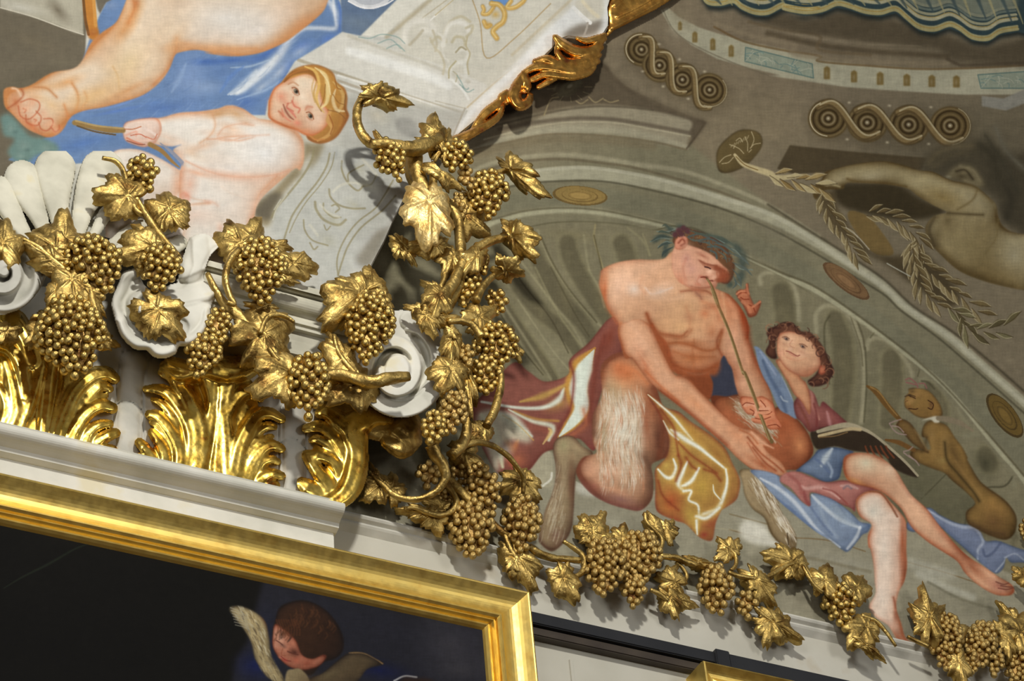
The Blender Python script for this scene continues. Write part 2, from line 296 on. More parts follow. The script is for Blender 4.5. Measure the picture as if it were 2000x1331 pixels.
    for x,y,rx,ry,r,co,al in ((170,195,50,20,-15,(226,186,130),.6),(230,150,36,40,30,(228,198,152),.5),(300,120,40,40,10,(230,208,182),.4),(345,80,14,40,30,(220,178,132),.6),(400,70,60,30,0,(230,220,208),.6),(460,50,90,40,-5,(230,226,220),.7),(420,100,90,10,4,(212,158,110),.5),(560,70,50,16,-35,(214,160,112),.5),(250,40,16,50,25,(210,150,94),.5),(55,205,20,30,20,(218,150,110),.4)): bl(x,y,rx,ry,r,co,al,leg)
    for x,y in ((48,212),(62,222),(66,238),(84,228),(88,246),(102,242),(108,254)): bl(x,y,7,6,30,(232,184,152),.5,leg)
    # -- putto
    sk=(226,218,208)
    bh=c.form(q("A 840 1230 900 1180 980 1165 1100 1175 1250 1240 1400 1330 C 1430 150 1400 300 1380 400 1450 600 1440 700 1200 700 900 1000 800 300 820 60"),(228,218,206),(222,176,146),8,ident=2)
    for x,y,rx,ry,r,co,al in ((300,330,40,26,20,(232,222,212),.8),(345,360,12,40,0,(222,170,140),.7),(320,420,30,20,0,(228,208,192),.6)): bl(x,y,rx,ry,r,co,al,bh)
    f(q("C 1380 330 1500 330 1560 700 1560 1000 1300 1000 1330 600"),(226,212,200),3)
    body=c.form(q("A 1420 1130 1350 1145 1240 1135 1130 1100 1120 1010 1170 940 1280 915 1400 882 1560 870 1700 850 1770 825 1860 830 B 200 822 300 850 400 920 470 935 560 950 700 1010 760 1080 775 1160 770 1270 740 1331 D 700 120 560 240 460 330 410 400 390 470 370 700 C 1980 900 1700 1000 1450 900 1420 700 1440 560 1420 480 1400 380 1400 200 1420 80 A 1430 1300 1350 1180"),
              sk,(212,162,128),12,ident=2)
    for x,y,rx,ry,r,co,al in ((515,300,50,34,20,(222,222,222),.9),(450,330,50,24,0,(226,222,218),.7),(430,400,60,40,0,(228,221,212),.9),(400,450,60,30,0,(230,222,212),.9),(380,245,50,14,-5,(230,224,216),.9),(425,222,26,9,-10,(200,152,104),.9),(460,222,28,12,20,(204,158,112),.8),
                              (450,250,34,12,20,(222,180,148),.7),(480,240,20,7,10,(206,150,112),.6),(375,300,30,12,30,(224,196,168),.6),(370,360,16,30,10,(222,168,142),.7),(362,382,10,10,0,(228,158,134),.9),(385,338,30,6,15,(220,164,132),.7),
                              (500,400,12,34,20,(220,188,166),.7),(490,440,9,20,0,(206,128,84),.6),(560,345,30,6,-12,(206,156,120),.6),(395,398,30,5,-5,(214,170,140),.6),(430,445,9,12,0,(226,168,140),.5),(405,395,8,5,0,(224,140,110),.4)):
        bl(x,y,rx,ry,r,co,al,body)
    for a,w,co,al in (("A 1660 890 1680 980 1640 1060 1560 1120",4,(210,156,116),.7),("A 1620 1090 1750 1085 1870 1100 1990 1060 B 100 1080 200 1100 300 1070 400 1060 500 1055",3,(208,144,110),.75),("B 100 1060 150 1000 260 970 380 980",3,(212,156,124),.6),
                      ("D -150 60 0 130 140 170 300 185 440 180 560 165 660 130",[3,6,8,7,6,5,3],(216,158,128),.75),("C 1420 300 1500 350 1600 370",3,(214,164,132),.5),("C 1420 420 1500 400 1580 390 1640 390",3,(206,156,120),.6),
                      ("D 0 370 60 380 100 410",5,(222,164,136),.5),("C 1400 330 1440 310 1470 340 1460 390 1420 400",4,(224,150,128),.6),("C 1730 260 1800 310 1900 340",3,(222,196,176),.5),("D 560 180 480 260 420 330 390 420 375 520",6,(206,140,100),.6)):
        c.sst(q(a),np.array(w)*.8,co,al*.7,body,4)
    for x,y,rx,ry,r,co,al in ((395,285,46,10,-20,(216,170,136),.6),(440,262,50,8,5,(214,164,130),.5),(455,345,110,12,6,(222,176,150),.5),(352,340,10,50,0,(220,160,132),.6),(520,270,60,20,15,(232,228,224),.6),(480,300,70,20,10,(230,226,220),.5),(350,240,60,8,-3,(234,228,220),.6),(330,270,50,10,20,(220,184,158),.5),(585,340,10,30,-20,(216,170,138),.6),(500,395,26,40,30,(226,196,176),.5),(380,420,40,20,0,(228,196,178),.5),(430,380,50,24,0,(234,228,220),.5),(420,215,40,8,-5,(206,164,122),.5)): bl(x,y,rx,ry,r,co,al,body)
    c.form(q("A 960 1000 980 960 1040 940 1130 925 1230 930 1260 1010 1230 1090 1190 1130 1120 1150 1040 1130 980 1100 960 1050"),(228,204,190),(206,136,104),5,ident=2)
    for M,a,w,co in ((0,"A 580 960 700 990 850 1020 960 1020",12,(150,122,76)),(0,"A 590 945 760 985 960 1005",4,(178,152,104)),(0,"A 600 985 740 1030 900 1055",3,(104,84,58)),(0,"A 1170 1130 1260 1180 1340 1260 1400 1310",[12,10,7,2],(158,124,76)),(0,"A 1250 1120 1340 1190 1420 1270",[2,8,9],(150,152,166))):
        m=st(q(a),w,co,.5); c.setid(m,12)
    for a,w,co in (("A 1030 1040 1100 1000 1160 1020 1220 1060",8,(236,214,202)),("A 980 1060 1060 1030 1060 1060",7,(228,180,160)),("A 1060 1090 1130 1100 1190 1090",6,(232,196,178)),("A 980 1000 1060 985 1120 990",6,(234,212,198)),("A 990 1080 1050 1110 1110 1130",6,(212,140,114)),
                   ("A 1020 1060 1090 1050 1140 1075",2,(196,112,86)),("A 970 1010 1040 1010 1100 990",2,(192,120,86)),("A 1140 1070 1200 1090 1225 1050",2.2,(204,130,104)),("A 990 1100 1080 1130 1130 1130",2.5,(146,92,76))): st(q(a),w,co,.9)
    # head
    hair=c.form(q("B 560 700 600 640 640 590 700 540 780 512 870 508 940 530 1000 570 1030 640 1090 690 1112 760 1108 850 1125 910 1080 1000 1030 1070 960 1112 880 1122 800 1085 780 1000 700 900 600 800"),(190,142,74),(150,92,48),8,ident=2)
    face=c.form(q("B 495 860 500 780 540 690 600 650 690 605 790 578 860 610 900 720 930 820 970 870 975 940 930 1010 850 1060 790 1060 700 1015 620 990 540 955 495 910"),(232,206,180),(206,124,80),7,ident=2)
    for x,y,rx,ry,r,co,al in ((548,188,12,12,0,(226,146,116),.8),(556,200,14,8,50,(228,150,122),.5),(580,240,10,7,20,(226,134,110),.8),(592,165,20,14,10,(230,214,192),.8),(560,185,18,12,0,(230,170,140),.3),(600,255,16,6,0,(216,140,100),.5),(612,240,20,14,30,(234,206,184),.7),
                              (590,190,10,20,-30,(240,222,200),.9),(540,225,8,14,-20,(236,196,166),.8),(548,222,4,8,-25,(204,120,84),.6),(575,205,7,8,0,(232,160,136),.8),(590,200,8,7,0,(236,206,182),.8),(607,270,9,5,20,(216,128,86),.9),(620,230,14,8,50,(236,208,186),.7),
                              (602,150,12,4,10,(214,176,136),.8),(565,160,14,5,-30,(204,146,110),.6),(571,171,9,7,10,(208,160,132),.6),(602,212,9,8,20,(204,146,120),.6)):
        bl(x,y,rx,ry,r,co,al,face)
    # eyes, brows, nose, mouth
    for (x,y,r) in ((577,178,60),(605,226,70)):
        bl(x,y,10,6,r,(176,122,92),.9,face); bl(x,y,7,3.6,r,(206,186,166),.8,face,hard=.6); bl(x+.5,y,4.8,4.2,r,(98,92,78),1,face,hard=.7); bl(x+1.5,y+1,2.4,2.6,0,(44,36,30),1,face,hard=.6); bl(x-1.5,y-1.5,1.1,1.1,0,(214,212,200),.9,face)
        st(np.array([(x-7,y-6),(x-1,y-6.5),(x+5,y-1),(x+7,y+7)]),2,(150,92,62),.9,.9,face); st(np.array([(x-6,y+2),(x-1,y+7),(x+5,y+9)]),1.5,(196,138,110),.9,.8,face)
    for a,w,co,al in (("B 650 660 690 645 730 670",[2,4,2],(178,116,78),.5),("B 785 860 800 835 840 838",[3,5,3],(196,120,88),.5),("B 690 760 680 800 640 810",2,(206,124,98),.6),("B 680 790 700 830 740 850 730 880",3,(200,112,90),.8),("B 650 810 640 840 690 870",2.5,(196,104,84),.7),
                      ("B 612 818 632 868 662 912 692 935",[2,3.6,3.6,1.5],(136,72,58),.75),("B 640 845 680 880 710 920",[2,5,2],(214,122,104),.9),("B 600 850 620 910 670 950",[2,5,2],(222,138,112),.8),("B 575 870 600 890 610 910",3,(190,112,82),.6),
                      ("B 490 920 600 970 700 1020 780 1070",3,(184,108,68),.7),("B 500 780 495 860 500 920",3,(184,110,68),.6)):
        c.sst(q(a),w,co,al,face,2.2)
    for a,w,co,al in (("B 620 640 680 580 780 555 850 580 880 640",[4,12,14,14,6],(136,84,44),.7),("B 640 600 720 560 800 545",4,(176,116,60),.8),("B 780 520 860 560 890 660 870 760 890 830",[3,8,9,8,4],(226,186,108),.9),("B 860 530 940 590 960 700 950 800 900 850",[3,10,14,10,3],(236,212,152),.9),
                      ("B 930 540 1000 620 1020 720 1000 820",[4,8,10,5],(188,134,66),.8),("B 1000 640 1070 720 1080 800 1040 880",[3,9,12,5],(212,176,112),.7),("B 1020 700 1000 780 1030 860 1090 870",[3,10,10,4],(228,206,160),.8),("B 980 860 960 940 990 1000 960 1060 880 1100",[8,12,8,10,5],(206,160,96),.9),
                      ("B 1060 880 1060 960 1010 1040",[4,9,4],(176,124,64),.8),("B 870 640 850 740 880 820 910 870",2.5,(130,86,40),.8),("B 940 660 930 760 900 840",2,(146,100,50),.7),("B 1010 580 1030 680 1060 700",2.5,(150,98,50),.8),("B 970 900 1000 980 980 1050",2.5,(156,98,52),.8),
                      ("B 820 1060 860 1090 930 1090",4,(196,134,76),.8),("B 1100 740 1090 840 1110 900",3,(128,88,52),.7),("B 1000 740 1040 800 1090 820",2.4,(140,98,50),.6),("B 960 860 1040 880 1100 930",2.5,(134,92,52),.6),("B 900 560 960 640 980 740",3,(244,226,176),.7)):
        st(q(a),w,co,.8,al,hair)
    st(q("B 870 640 850 740 880 820 930 880"),[3,7,7,3],(214,178,112),.9,.8); st(q("B 850 620 835 700 860 800"),4,(196,160,100),.9,.6)
    return c
# ---------------------------------------------------------------- right mural: painted vault, niche and figures
def paint_right():
    c=Canvas(560,-260,2260,1600,(116,106,86))
    f=c.fill; st=c.stroke; bl=c.blob; ss=c.sst
    # base tones of the vault
    bl(1500,100,400,200,10,(112,100,82),.8); bl(1300,280,260,90,15,(126,114,90),.8); bl(1900,300,300,200,0,(86,80,64),.8); bl(1750,150,260,60,5,(110,100,82),.6); bl(1480,230,160,80,20,(124,112,88),.7)
    f(q("M 560 600 740 420 900 300 1000 270 1160 250 1345 290 1345 280 1500 400 1620 480 1800 620 2000 790 2260 1000 2260 1600 560 1600"),(118,113,90),3,smooth=False)
    bl(1000,300,200,40,-8,(124,115,92),.9)
    # curved brown panel left of the corner, dark wedge
    W=f(q("V 1290 490 1400 610 1550 720 1700 800 1850 870 2000 930 R 1115 965 960 1165 990 1040 700 870 500 830 300 810 150 820 0 840 V 500 950 300 1060 420 850 600 700 900 560"),(92,82,66),2.5)
    ss(q("V 1300 500 1400 600 1500 690 1700 790 1850 860 2000 920 R 1110 960"),8,(78,68,54),.5)
    f(q("V 700 980 860 900 1060 850 1300 830 1500 840 1700 870 1850 900 2000 950 R 985 1040 960 1160 V 1960 1150 1700 1080 1400 1030 1100 1030 800 1050 600 1090 460 1130 300 1180 500 1060"),(138,130,108),2.5)
    for a,w,co,al in (("V 260 1100 420 1000 600 950 800 900 1000 860 1250 832 1500 840 1700 860",5,(84,76,62),.6),("V 500 1010 800 955 1100 925 1400 935 1700 985 1990 1040",10,(92,82,68),.85),("V 380 1090 700 1010 1000 960 1200 955 1400 960 1700 1010 1990 1065",4,(158,150,124),.8),
                      ("V 300 1170 600 1075 900 1020 1200 1015 1500 1040 1800 1105 1960 1150",[8,15,22,24,22,18,10],(150,145,122),.95),("V 260 1180 600 1105 900 1050 1300 1060 1700 1110 1960 1170",5,(104,92,70),.6),
                      ("R 1100 970 1040 1060 965 1160",4,(84,74,58),.8),("V 260 1230 600 1130 900 1085 1300 1090 1700 1140",22,(116,104,80),.6),
                      ("V 200 1400 400 1290 700 1228 1000 1210 1300 1240 R 600 1290 900 1330 M 1400 357 1500 400 1600 462",[10,10,11,12,12,11,10,9,8],(148,142,116),.9),
                      ("V 200 1430 400 1330 700 1262 1000 1245 1300 1275 R 600 1322 M 1400 373 1500 418 1590 476",6,(98,88,68),.7)):
        ss(q(a),w,co,al,None,1.5)
    # thick pale moulding T
    st(q("W 240 260 430 200 700 170 1000 160 1300 200 1600 250 2000 360 M 1500 424 U 300 848 600 1030 900 1230 M 1770 600 P 1400 220 1700 480 2000 745 2400 1150"),[30,32,33,33,31,29,27,25,24,23,22,21,20],(150,147,124),.5,.9)
    st(q("W 430 160 700 120 1000 110 1300 150 1600 215 2000 335 M 1500 417 U 300 835 600 1040 900 1240 P 1080 0 1400 220 1700 480 2000 745"),[10,10,10,10,11,12,13,13,13,13,12,12,11,10],(164,161,140),.8,.7)
    ss(q("W 250 290 430 250 700 220 1100 218 1500 290 2000 420 U 0 780 300 940 600 1120 900 1300 P 1040 30 1340 250 1640 510 2000 830"),4,(76,72,56),.8,None,2)
    ss(q("U 0 600 300 790 600 980 900 1180 P 1140 0 1450 200 1750 440 2000 660"),5,(66,60,46),.7,None,2.4)
    # frieze with roundels
    st(q("W 230 420 500 360 800 340 1100 345 1400 400 M 1340 430 1440 465 1530 510 1640 575 1760 665 1860 750 1960 850 2100 1010"),[44,42,44,44,44,44,42,40,42,44,46,48],(112,109,88),.4,.9)
    bl(1300,390,60,14,14,(104,100,80),.6); bl(1500,450,60,16,28,(116,110,92),.5)
    for x,y,rx,ry,r,c1,c2 in ((1132,382,60,21,5,(134,112,64),(104,84,48)),(1652,549,62,19,38,(114,88,60),(94,70,48)),(1962,812,58,24,52,(104,84,44),(74,60,36))):
        c.blob(x,y,rx*.9,ry*.9,r,c2,.95,hard=1); c.blob(x+1,y-1,rx*.82,ry*.80,r,c1,.95,hard=1); c.blob(x,y,rx*.60,ry*.60,r,c2,.8,hard=1); c.blob(x-1,y-1,rx*.56,ry*.54,r,c1,.95,hard=1)
        c.blob(x,y,rx*.40,ry*.38,r,c2,.8,hard=1); c.blob(x,y,rx*.33,ry*.30,r,tuple(int(v*1.15) for v in c1),.9,hard=.8)
    # inner moulding B2
    st(q("W 180 590 260 535 500 470 800 440 1100 460 1400 520 1700 590 M 1350 462 N 1250 310 1430 410 1700 560 2000 690 P 1000 315 1400 640 1800 1120 2000 1360 M 2100 1100"),[14,16,18,18,17,16,15,13,13,13,13,12,12,12,12],(152,149,122),.7,.92)
    ss(q("W 240 520 500 450 800 425 1100 445 1400 505 1700 575 N 1060 200 1400 390 1700 530 2000 660 P 900 210 1300 540 1700 970 2000 1320"),4,(84,78,58),.7,None,2.2)
    ss(q("W 440 600 700 545 1000 535 1300 560 1500 600 N 900 170 1200 290 M 1440 500 1560 560 P 480 20 800 230 1100 470 1400 740 1700 1100 1900 1330"),3,(84,80,58),.7,None,2.2)
    # niche interior
    Nn=f(q("W 200 640 440 600 700 550 1000 537 1300 560 1600 620 M 1450 505 1560 560 1650 612 1770 700 1870 800 1960 910 2060 1040 2060 1200 1700 1100 1400 1000 1100 900 900 860 860 700"),(118,112,88),2.5)
    for x,y,rx,ry,r,co,al in ((1000,640,60,110,25,(128,122,92),.6),(1060,680,90,40,40,(140,134,104),.7),(960,560,40,60,0,(96,92,72),.6),(1120,460,60,12,5,(126,118,86),.6),(1700,800,60,140,0,(100,96,74),.6),(1800,960,120,90,30,(84,82,62),.7),(1900,1000,60,60,0,(78,76,58),.7),(1780,900,60,60,10,(92,88,66),.6)):
        bl(x,y,rx,ry,r,co,al,Nn)
    dkf,lf=(90,84,64),(146,140,114)
    def flute(a,w,inner=True):
        p=q(a); st(p,np.array(w)+14,(128,122,92),.5,.65,Nn); st(p,np.array(w)+9,(96,90,64),.6,.6,Nn); st(p-(1.5,0),np.array(w)+5,lf,.6,.5,Nn)
        if inner: st(p,w,dkf,.5,.75,Nn); bl(p[len(p)//2][0]+3,p[len(p)//2][1],max(w)*.3,40,-20,(116,108,80),.5,Nn)
    flute("W 830 700 860 820 950 1000 1080 1200 1200 1400 1330 1600",[40,44,42,36,30,20]); flute("W 1250 700 1290 800 1340 1000 1400 1300",[40,46,40,30]); flute("W 560 760 680 980 800 1160 1000 1400 M 1170 720",[34,42,42,34,18]); flute("W 300 760 420 1000 600 1220 800 1400 M 1150 730",[26,34,38,30,16]); flute("Y 300 160 420 360 560 560 620 640",[20,26,26,14]); 
    for a,w,co,al in (("W 1050 560 1040 660 1080 800 1110 900",4,(150,138,96),.7),("W 1040 640 1090 860 1120 1000",3,(78,72,50),.6),("W 600 600 680 800 800 1000 1000 1260 1150 1400",5,(146,140,108),.6),("W 620 640 720 860 860 1080 1060 1320",4,(76,70,50),.6),("W 960 640 1000 900 1080 1050 1120 1200",5,(146,140,108),.5),
                      ("W 380 740 560 960 740 1200 900 1400 M 1160 730",5,(144,138,106),.6),("W 340 800 500 1040 700 1290 M 1110 690",3,(76,70,52),.6),("Y 350 250 480 450 600 640",6,(150,144,112),.6),("Y 430 230 600 480 720 620",4,(150,144,112),.5),("Y 330 290 440 470 560 620",3,(78,72,52),.6),("Y 520 60 640 300 760 470",4,(142,136,102),.5),("Y 600 60 720 290 800 420",3,(80,74,54),.5),
                      ("W 1300 580 1420 680 1480 800",5,(136,130,98),.6),("N 620 230 660 330 670 400",3,(140,132,98),.6)):
        ss(q(a),w,co,al,Nn,1.8)
    flute("N 1700 680 1720 760 1740 900 1760 1000",[46,50,50,40]); flute("P 520 90 570 260 590 460 580 620 560 900",[38,50,54,50,40]); flute("P 960 400 970 520 960 700 930 900",[44,52,50,36]); flute("P 1700 1160 1720 1220",[44,44]); flute("P 1260 620 1340 760 1360 900",[26,34,30]); 
    for a,w,co,al in (("N 1540 620 1540 560 1600 530 1700 540 1790 620 1830 740 1840 900",10,(150,144,116),.9),("P 380 200 375 60 450 -10 560 10 660 100 700 200 740 330 750 600 730 900",10,(148,142,114),.9),("P 770 330 790 260 850 240 940 270 1040 370 1100 460 1130 540",10,(146,140,112),.9),("P 760 320 770 600 750 900",4,(80,76,56),.7),
                      ("P 690 90 740 230 755 330",4,(84,78,58),.7),("P 1190 570 1250 560 1340 620 1440 720 1520 850 1560 910",9,(128,124,98),.9),("P 1200 580 1250 590 1300 640",4,(76,72,54),.6),("P 1540 1010 1650 1000 1760 1060 1850 1180 1910 1290 1920 1400",12,(122,118,94),.9),("P 800 240 850 160 760 150 690 60",3,(84,80,58),.6),("P 1170 540 1180 480 1130 430",3,(84,80,58),.6),
                      ("Q 1540 700 1560 620 1620 540 1700 420 1850 400 1930 300",4,(70,66,50),.7),("Q 1200 500 1300 400 1400 300",3,(76,72,54),.6),("Q 1130 420 1300 540 1500 600",10,(98,94,74),.6),("P 640 60 720 300 740 460",3,(88,82,60),.5),("P 480 70 440 160 450 400 480 600",4,(76,72,52),.6)):
        ss(q(a),w,co,al,Nn,1.8)
    bl(1925,905,24,30,-30,(70,68,52),.9); bl(1760,1000,60,30,0,(88,86,66),.6,Nn); bl(1830,1010,60,30,20,(86,84,64),.7,Nn)
    # -- stone ledges under the figures
    f(q("I 200 760 560 740 760 880 1500 730 1720 740 1800 900 2000 1000 M 1270 960 1440 930 1500 960 1700 1020 Q 1100 740 1500 900 1780 1040 2200 1200 2600 1400 M 2260 1600 560 1600 560 880"),(142,137,116),2.5)
    for x,y,rx,ry,r,co,al in ((760,940,60,40,15,(128,122,98),.8),(1190,1020,80,20,15,(154,150,130),.8),(1330,1080,120,30,15,(150,146,124),.7),(1480,1040,30,24,20,(186,182,164),.9),(1460,1020,26,14,20,(176,172,152),.8),(1400,1120,90,16,15,(136,130,106),.7),(1650,1100,90,20,16,(156,152,134),.7),(1580,1180,70,26,16,(138,132,112),.8),
                              (1820,1120,50,16,18,(162,160,144),.9),(1900,1180,60,30,20,(124,120,100),.8),(1760,1080,50,14,30,(140,138,118),.6),(1060,1130,120,20,14,(152,148,128),.7),(740,960,70,12,14,(150,146,124),.6),(1620,1230,60,16,16,(150,146,130),.6)):
        bl(x,y,rx,ry,r,co,al)
    for a,w,co,al in (("L -300 150 0 230 M 1560 1052 L 500 240 760 320",2.5,(120,98,66),.8),("L 1060 395 1400 490 1700 590",2.5,(120,98,66),.8),("Q 0 880 250 950 M 1600 1095 L 800 480",8,(120,112,88),.6),("L 1100 400 1440 500",20,(160,157,140),.8),("L 1180 500 1300 560 1440 620 1600 680",18,(168,166,150),.8),("L 1250 560 1500 690 1800 780",6,(112,108,88),.7),
                      ("K 1300 100 1600 180",3,(122,106,76),.7),("K 1170 210 1400 230",3,(156,148,120),.6),("K -200 120 100 190 400 240 600 300",3,(120,112,88),.5),("O 100 970 300 1080 600 1180",4,(172,168,150),.6)):
        ss(q(a),w,co,al,None,1.6)
    f(q("K 1380 200 1440 150 1560 190 1620 270 1700 350 1540 340 1400 290"),(196,193,178),3,.9); f(q("O 100 980 200 1010 260 1080 120 1060"),(186,184,170),3,.8)
    f(q("I 1550 760 1600 730 1700 740 1720 960 1690 1010 1640 1000 1500 900"),(156,150,126),1.5); st(q("I 1640 1000 1700 950 1710 900"),6,(200,198,184),.8,.8)
    # low mouldings along the ledge
    for a,w,co,al in (("J -700 560 0 700 600 810 1200 900 K 0 760 600 740 M 1290 1170 K 1200 880 1600 960",6,(128,122,106),.7),("J -700 600 0 760 600 850 M 1150 1140 1400 1200 K 1540 950 M 1500 1225",5,(186,184,172),.7),("L 180 870 400 950 800 1040 1200 1150 1500 1240 2000 1360",7,(186,186,176),.85),("L 200 920 800 1090 1300 1230 1500 1290",5,(112,110,100),.7),
                      ("L 300 1010 700 1110 1100 1220 1500 1330",6,(184,184,176),.85),("L 300 1040 700 1150 1100 1250 1300 1310",7,(120,118,110),.75),("L 0 1195 430 1300",2,(128,118,96),.7)):
        ss(q(a),w,co,al,None,1.5)
    f(q("M 560 1010 1000 1120 1500 1240 2300 1440 2300 1700 500 1700"),(178,175,162),8,.85,smooth=False)
    for x,y,rx,ry in ((1205,1200,40,8),(1330,1225,60,10),(1400,1240,30,8),(1550,1270,30,8),(1060,1160,30,8),(1730,1290,30,8)): bl(x,y,rx,ry,15,(150,130,98),.6)
    # -- guilloche bands in painted relief
    def guilloche(cs,rad,ax,ident):
        ax=np.array(ax,float)/np.hypot(*ax); nr=np.array((-ax[1],ax[0])); P=[np.array(p,float) for p in cs]
        for p in P: bl(p[0]+4,p[1]+8,rad*1.25,rad*1.1,0,(66,56,40),.75)
        for i,p in enumerate(P):
            m=None
            M=c.mask(np.array([p+rad*1.12*(math.cos(t)*ax+math.sin(t)*nr*.95) for t in np.linspace(0,6.28,16)[:-1]]),1.); c.comp(M,(88,74,48)); c.setid(M,ident)
            for k,(rr,co) in enumerate(((.98,(108,92,62)),(.84,(62,50,32)),(.66,(104,88,58)),(.5,(60,48,30)),(.34,(122,108,80)),(.18,(60,48,32)))): 
                st(np.array([p+rad*rr*(math.cos(t)*ax+math.sin(t)*nr*.95) for t in np.linspace(0,6.28,22)]),rad*.13,co,.8,.9)
            bl(p[0]-1,p[1]-1,rad*.12,rad*.12,0,(176,168,144),1)
        for i in range(len(P)-1):
            a,b=P[i],P[i+1]
            L_=np.hypot(*(b-a)); tt=np.linspace(-.28,1.28,15); pts=np.array([a+ax*L_*t-nr*rad*.88*math.cos(math.pi*min(1,max(0,t)))*(1-2.2*max(0,-t,t-1)**1.6) for t in tt])
            st(pts,rad*.56,(70,58,38),.6,.9); st(pts,rad*.42,(118,100,66),.7,1); st(pts-nr*rad*.1+ax*rad*.1,rad*.13,(158,146,114),.8,.9); st(pts+nr*rad*.12-ax*rad*.1,rad*.1,(88,72,46),.8,.8)
            for s in (-1,1): o=(a+b)/2+nr*rad*1.0*s; bl(o[0],o[1],4,3,0,(170,160,134),.9)
        st(np.array([P[0]+rad*(math.cos(t)*ax+math.sin(t)*nr*.95) for t in np.linspace(1.6,4.2,10)]),2.5,(172,162,134),.9,.9)
        st(np.array([P[-1]+rad*1.08*(math.cos(t)*ax+math.sin(t)*nr*.95) for t in np.linspace(-1.2,1.4,10)]),2,(150,140,112),.9,.8)
    guilloche([(1253,97),(1288,128),(1333,156),(1386,176)],31,(133,80),3)
    guilloche([(1618,232),(1694,240),(1775,244),(1856,246)],36,(240,14),11)
    # -- pale arcade band with blind windows
    f(q("R 760 80 820 60 900 130 1050 210 1200 260 1500 340 2000 440 S 400 470 800 510 1200 535 1640 530 2000 510 2600 470 2600 740 2000 740 1500 740 1000 710 600 680 0 590 R 1700 590 1450 530 1200 460 1000 350 850 230"),(146,143,122),1.8,smooth=False)
    bl(1330,30,40,20,40,(120,110,88),.7); bl(1320,60,20,16,30,(150,144,122),.6)
    for x,y,w,h,r in ((1328,50,7,18,-6),(1357,72,10,22,-6),(1392,86,10,24,-6),(1428,99,10,24,-5),(1615,142,12,26,-2),(1668,149,12,24,-2),(1719,153,13,26,-2),(1771,156,13,24,-3),(1820,158,13,24,-2),(1868,159,13,24,-3)):
        p=np.array([(x-w/2,y+h/2),(x-w/2,y-h/2+4),(x,y-h/2),(x+w/2,y-h/2+4),(x+w/2,y+h/2)]); f(p,(110,92,52),.8,.95,smooth=False); bl(x-1,y+2,w*.25,h*.3,0,(128,116,88),.7)
    for a in ("R 1425 370 1945 500 1955 610 1420 480","S 1640 585 2400 530 2400 690 1665 690"):
        M=f(q(a),(126,134,118),1,smooth=False); st(np.vstack([q(a),q(a)[:1]]),3,(84,106,100),.8,.8,None,1)
        r=np.random.default_rng(3); b=q(a)
        for k in range(26):
            u,v=r.random(2); p=(b[0]*(1-u)+b[1]*u)*(1-v)+(b[3]*(1-u)+b[2]*u)*v; d=r.normal(0,7,2); st(np.array([p-d,p+d*.2+(2,-3),p+d]),2,(90,114,110) if k%2 else (150,152,134),.9,.7,M)
    for a,w,co,al in (("R 1180 210 1400 320 1700 390 2000 440 S 400 480 800 515 1200 540 1640 530 2000 510",5,(98,78,50),.85),("S 0 210 400 290 800 340 1200 360",[8,12,8,2],(136,124,102),.9),("S 0 260 400 350 800 400 1100 420 1400 440",14,(78,68,52),.8),("R 1450 170 1700 230 2000 280 S 400 390 800 430",8,(98,84,62),.6),("R 1200 190 1500 290 1800 350 S 200 420 600 470 1000 490 1400 500",12,(124,112,90),.7),
                      ("S 1400 460 1480 500 1560 510 2000 490",8,(78,68,54),.8),("R 780 80 860 230 1000 340 1300 480 S 0 590",3,(104,96,78),.6)):
        ss(q(a),w,co,al,None,1.5)
    f(q("S 0 80 300 150 600 90 1000 160 1400 270 1700 360 2200 260 2200 500 1500 480 1300 380 700 330 0 200"),(72,64,50),6,.7)
    f(q("S 1670 750 1840 770 2000 700 2200 700 2200 800 2000 810 1860 865 1670 830"),(124,122,112),1.5,smooth=False)
    # -- fluted valance in blue and ochre
    val=q("R 1040 -300 1080 -20 1130 50 1230 60 1330 40 1400 90 1500 130 1600 130 1700 80 1800 60 1900 80 2000 110 S 120 90 280 125 420 110 540 60 640 80 760 120 880 130 1000 100 1090 170 1180 240 1300 260 1420 220 1500 250 1600 320 1720 330 1820 270 1960 240 2300 300 2300 -300")
    for dy,co in ((7,(38,44,44)),(0,(54,68,70))): M=c.mask(val+(0,dy),3. if dy else 1.2,False); c.comp(M,co,.9 if dy else 1)
    c.setid(M,4)
    for dy,co,w,al in ((-7,(146,138,96),9,1),(-13,(160,150,104),6,.8),(-11,(150,124,64),2,.8),(-20,(50,66,70),5,1),(-29,(150,146,118),9,1),(-33,(150,128,72),2,.8),(-39,(138,136,110),7,1),(-48,(96,106,98),6,.9),(-56,(128,128,106),8,.9)):
        st(val[1:-2]+(0,dy),w,co,.6,al)
    f(np.vstack([val[1:-2]+(0,-54),[(2070,-200),(1370,-200)]]),(112,116,100),4,.9,smooth=False)
    for k,x in enumerate(range(1390,2060,52)): st(np.array([(x,-60),(x+6,-10),(x+18,8+max(0,(x-1700)*.12))]),[16,14,4],(62,76,78),.9,.8); st(np.array([(x+26,-60),(x+30,-10),(x+40,10+max(0,(x-1700)*.12))]),[12,10,3],(148,140,100),.9,.7)
    # -- painted shell roundels beside the gilt border
    for a in ("V 930 700 960 650 1040 615 1100 620 1130 650","V 960 740 1060 730 1130 650"): ss(q(a),4,(126,118,90),.7)
    c.blob(1112,170,24,13,-35,(92,86,68),1,hard=.8); c.blob(1112,168,19,10,-35,(124,116,90),.8,hard=.6); c.blob(1112,168,13,7,-35,(88,80,62),.8,hard=.6); c.blob(1112,168,7,4,-35,(140,132,108),.9,hard=.5)
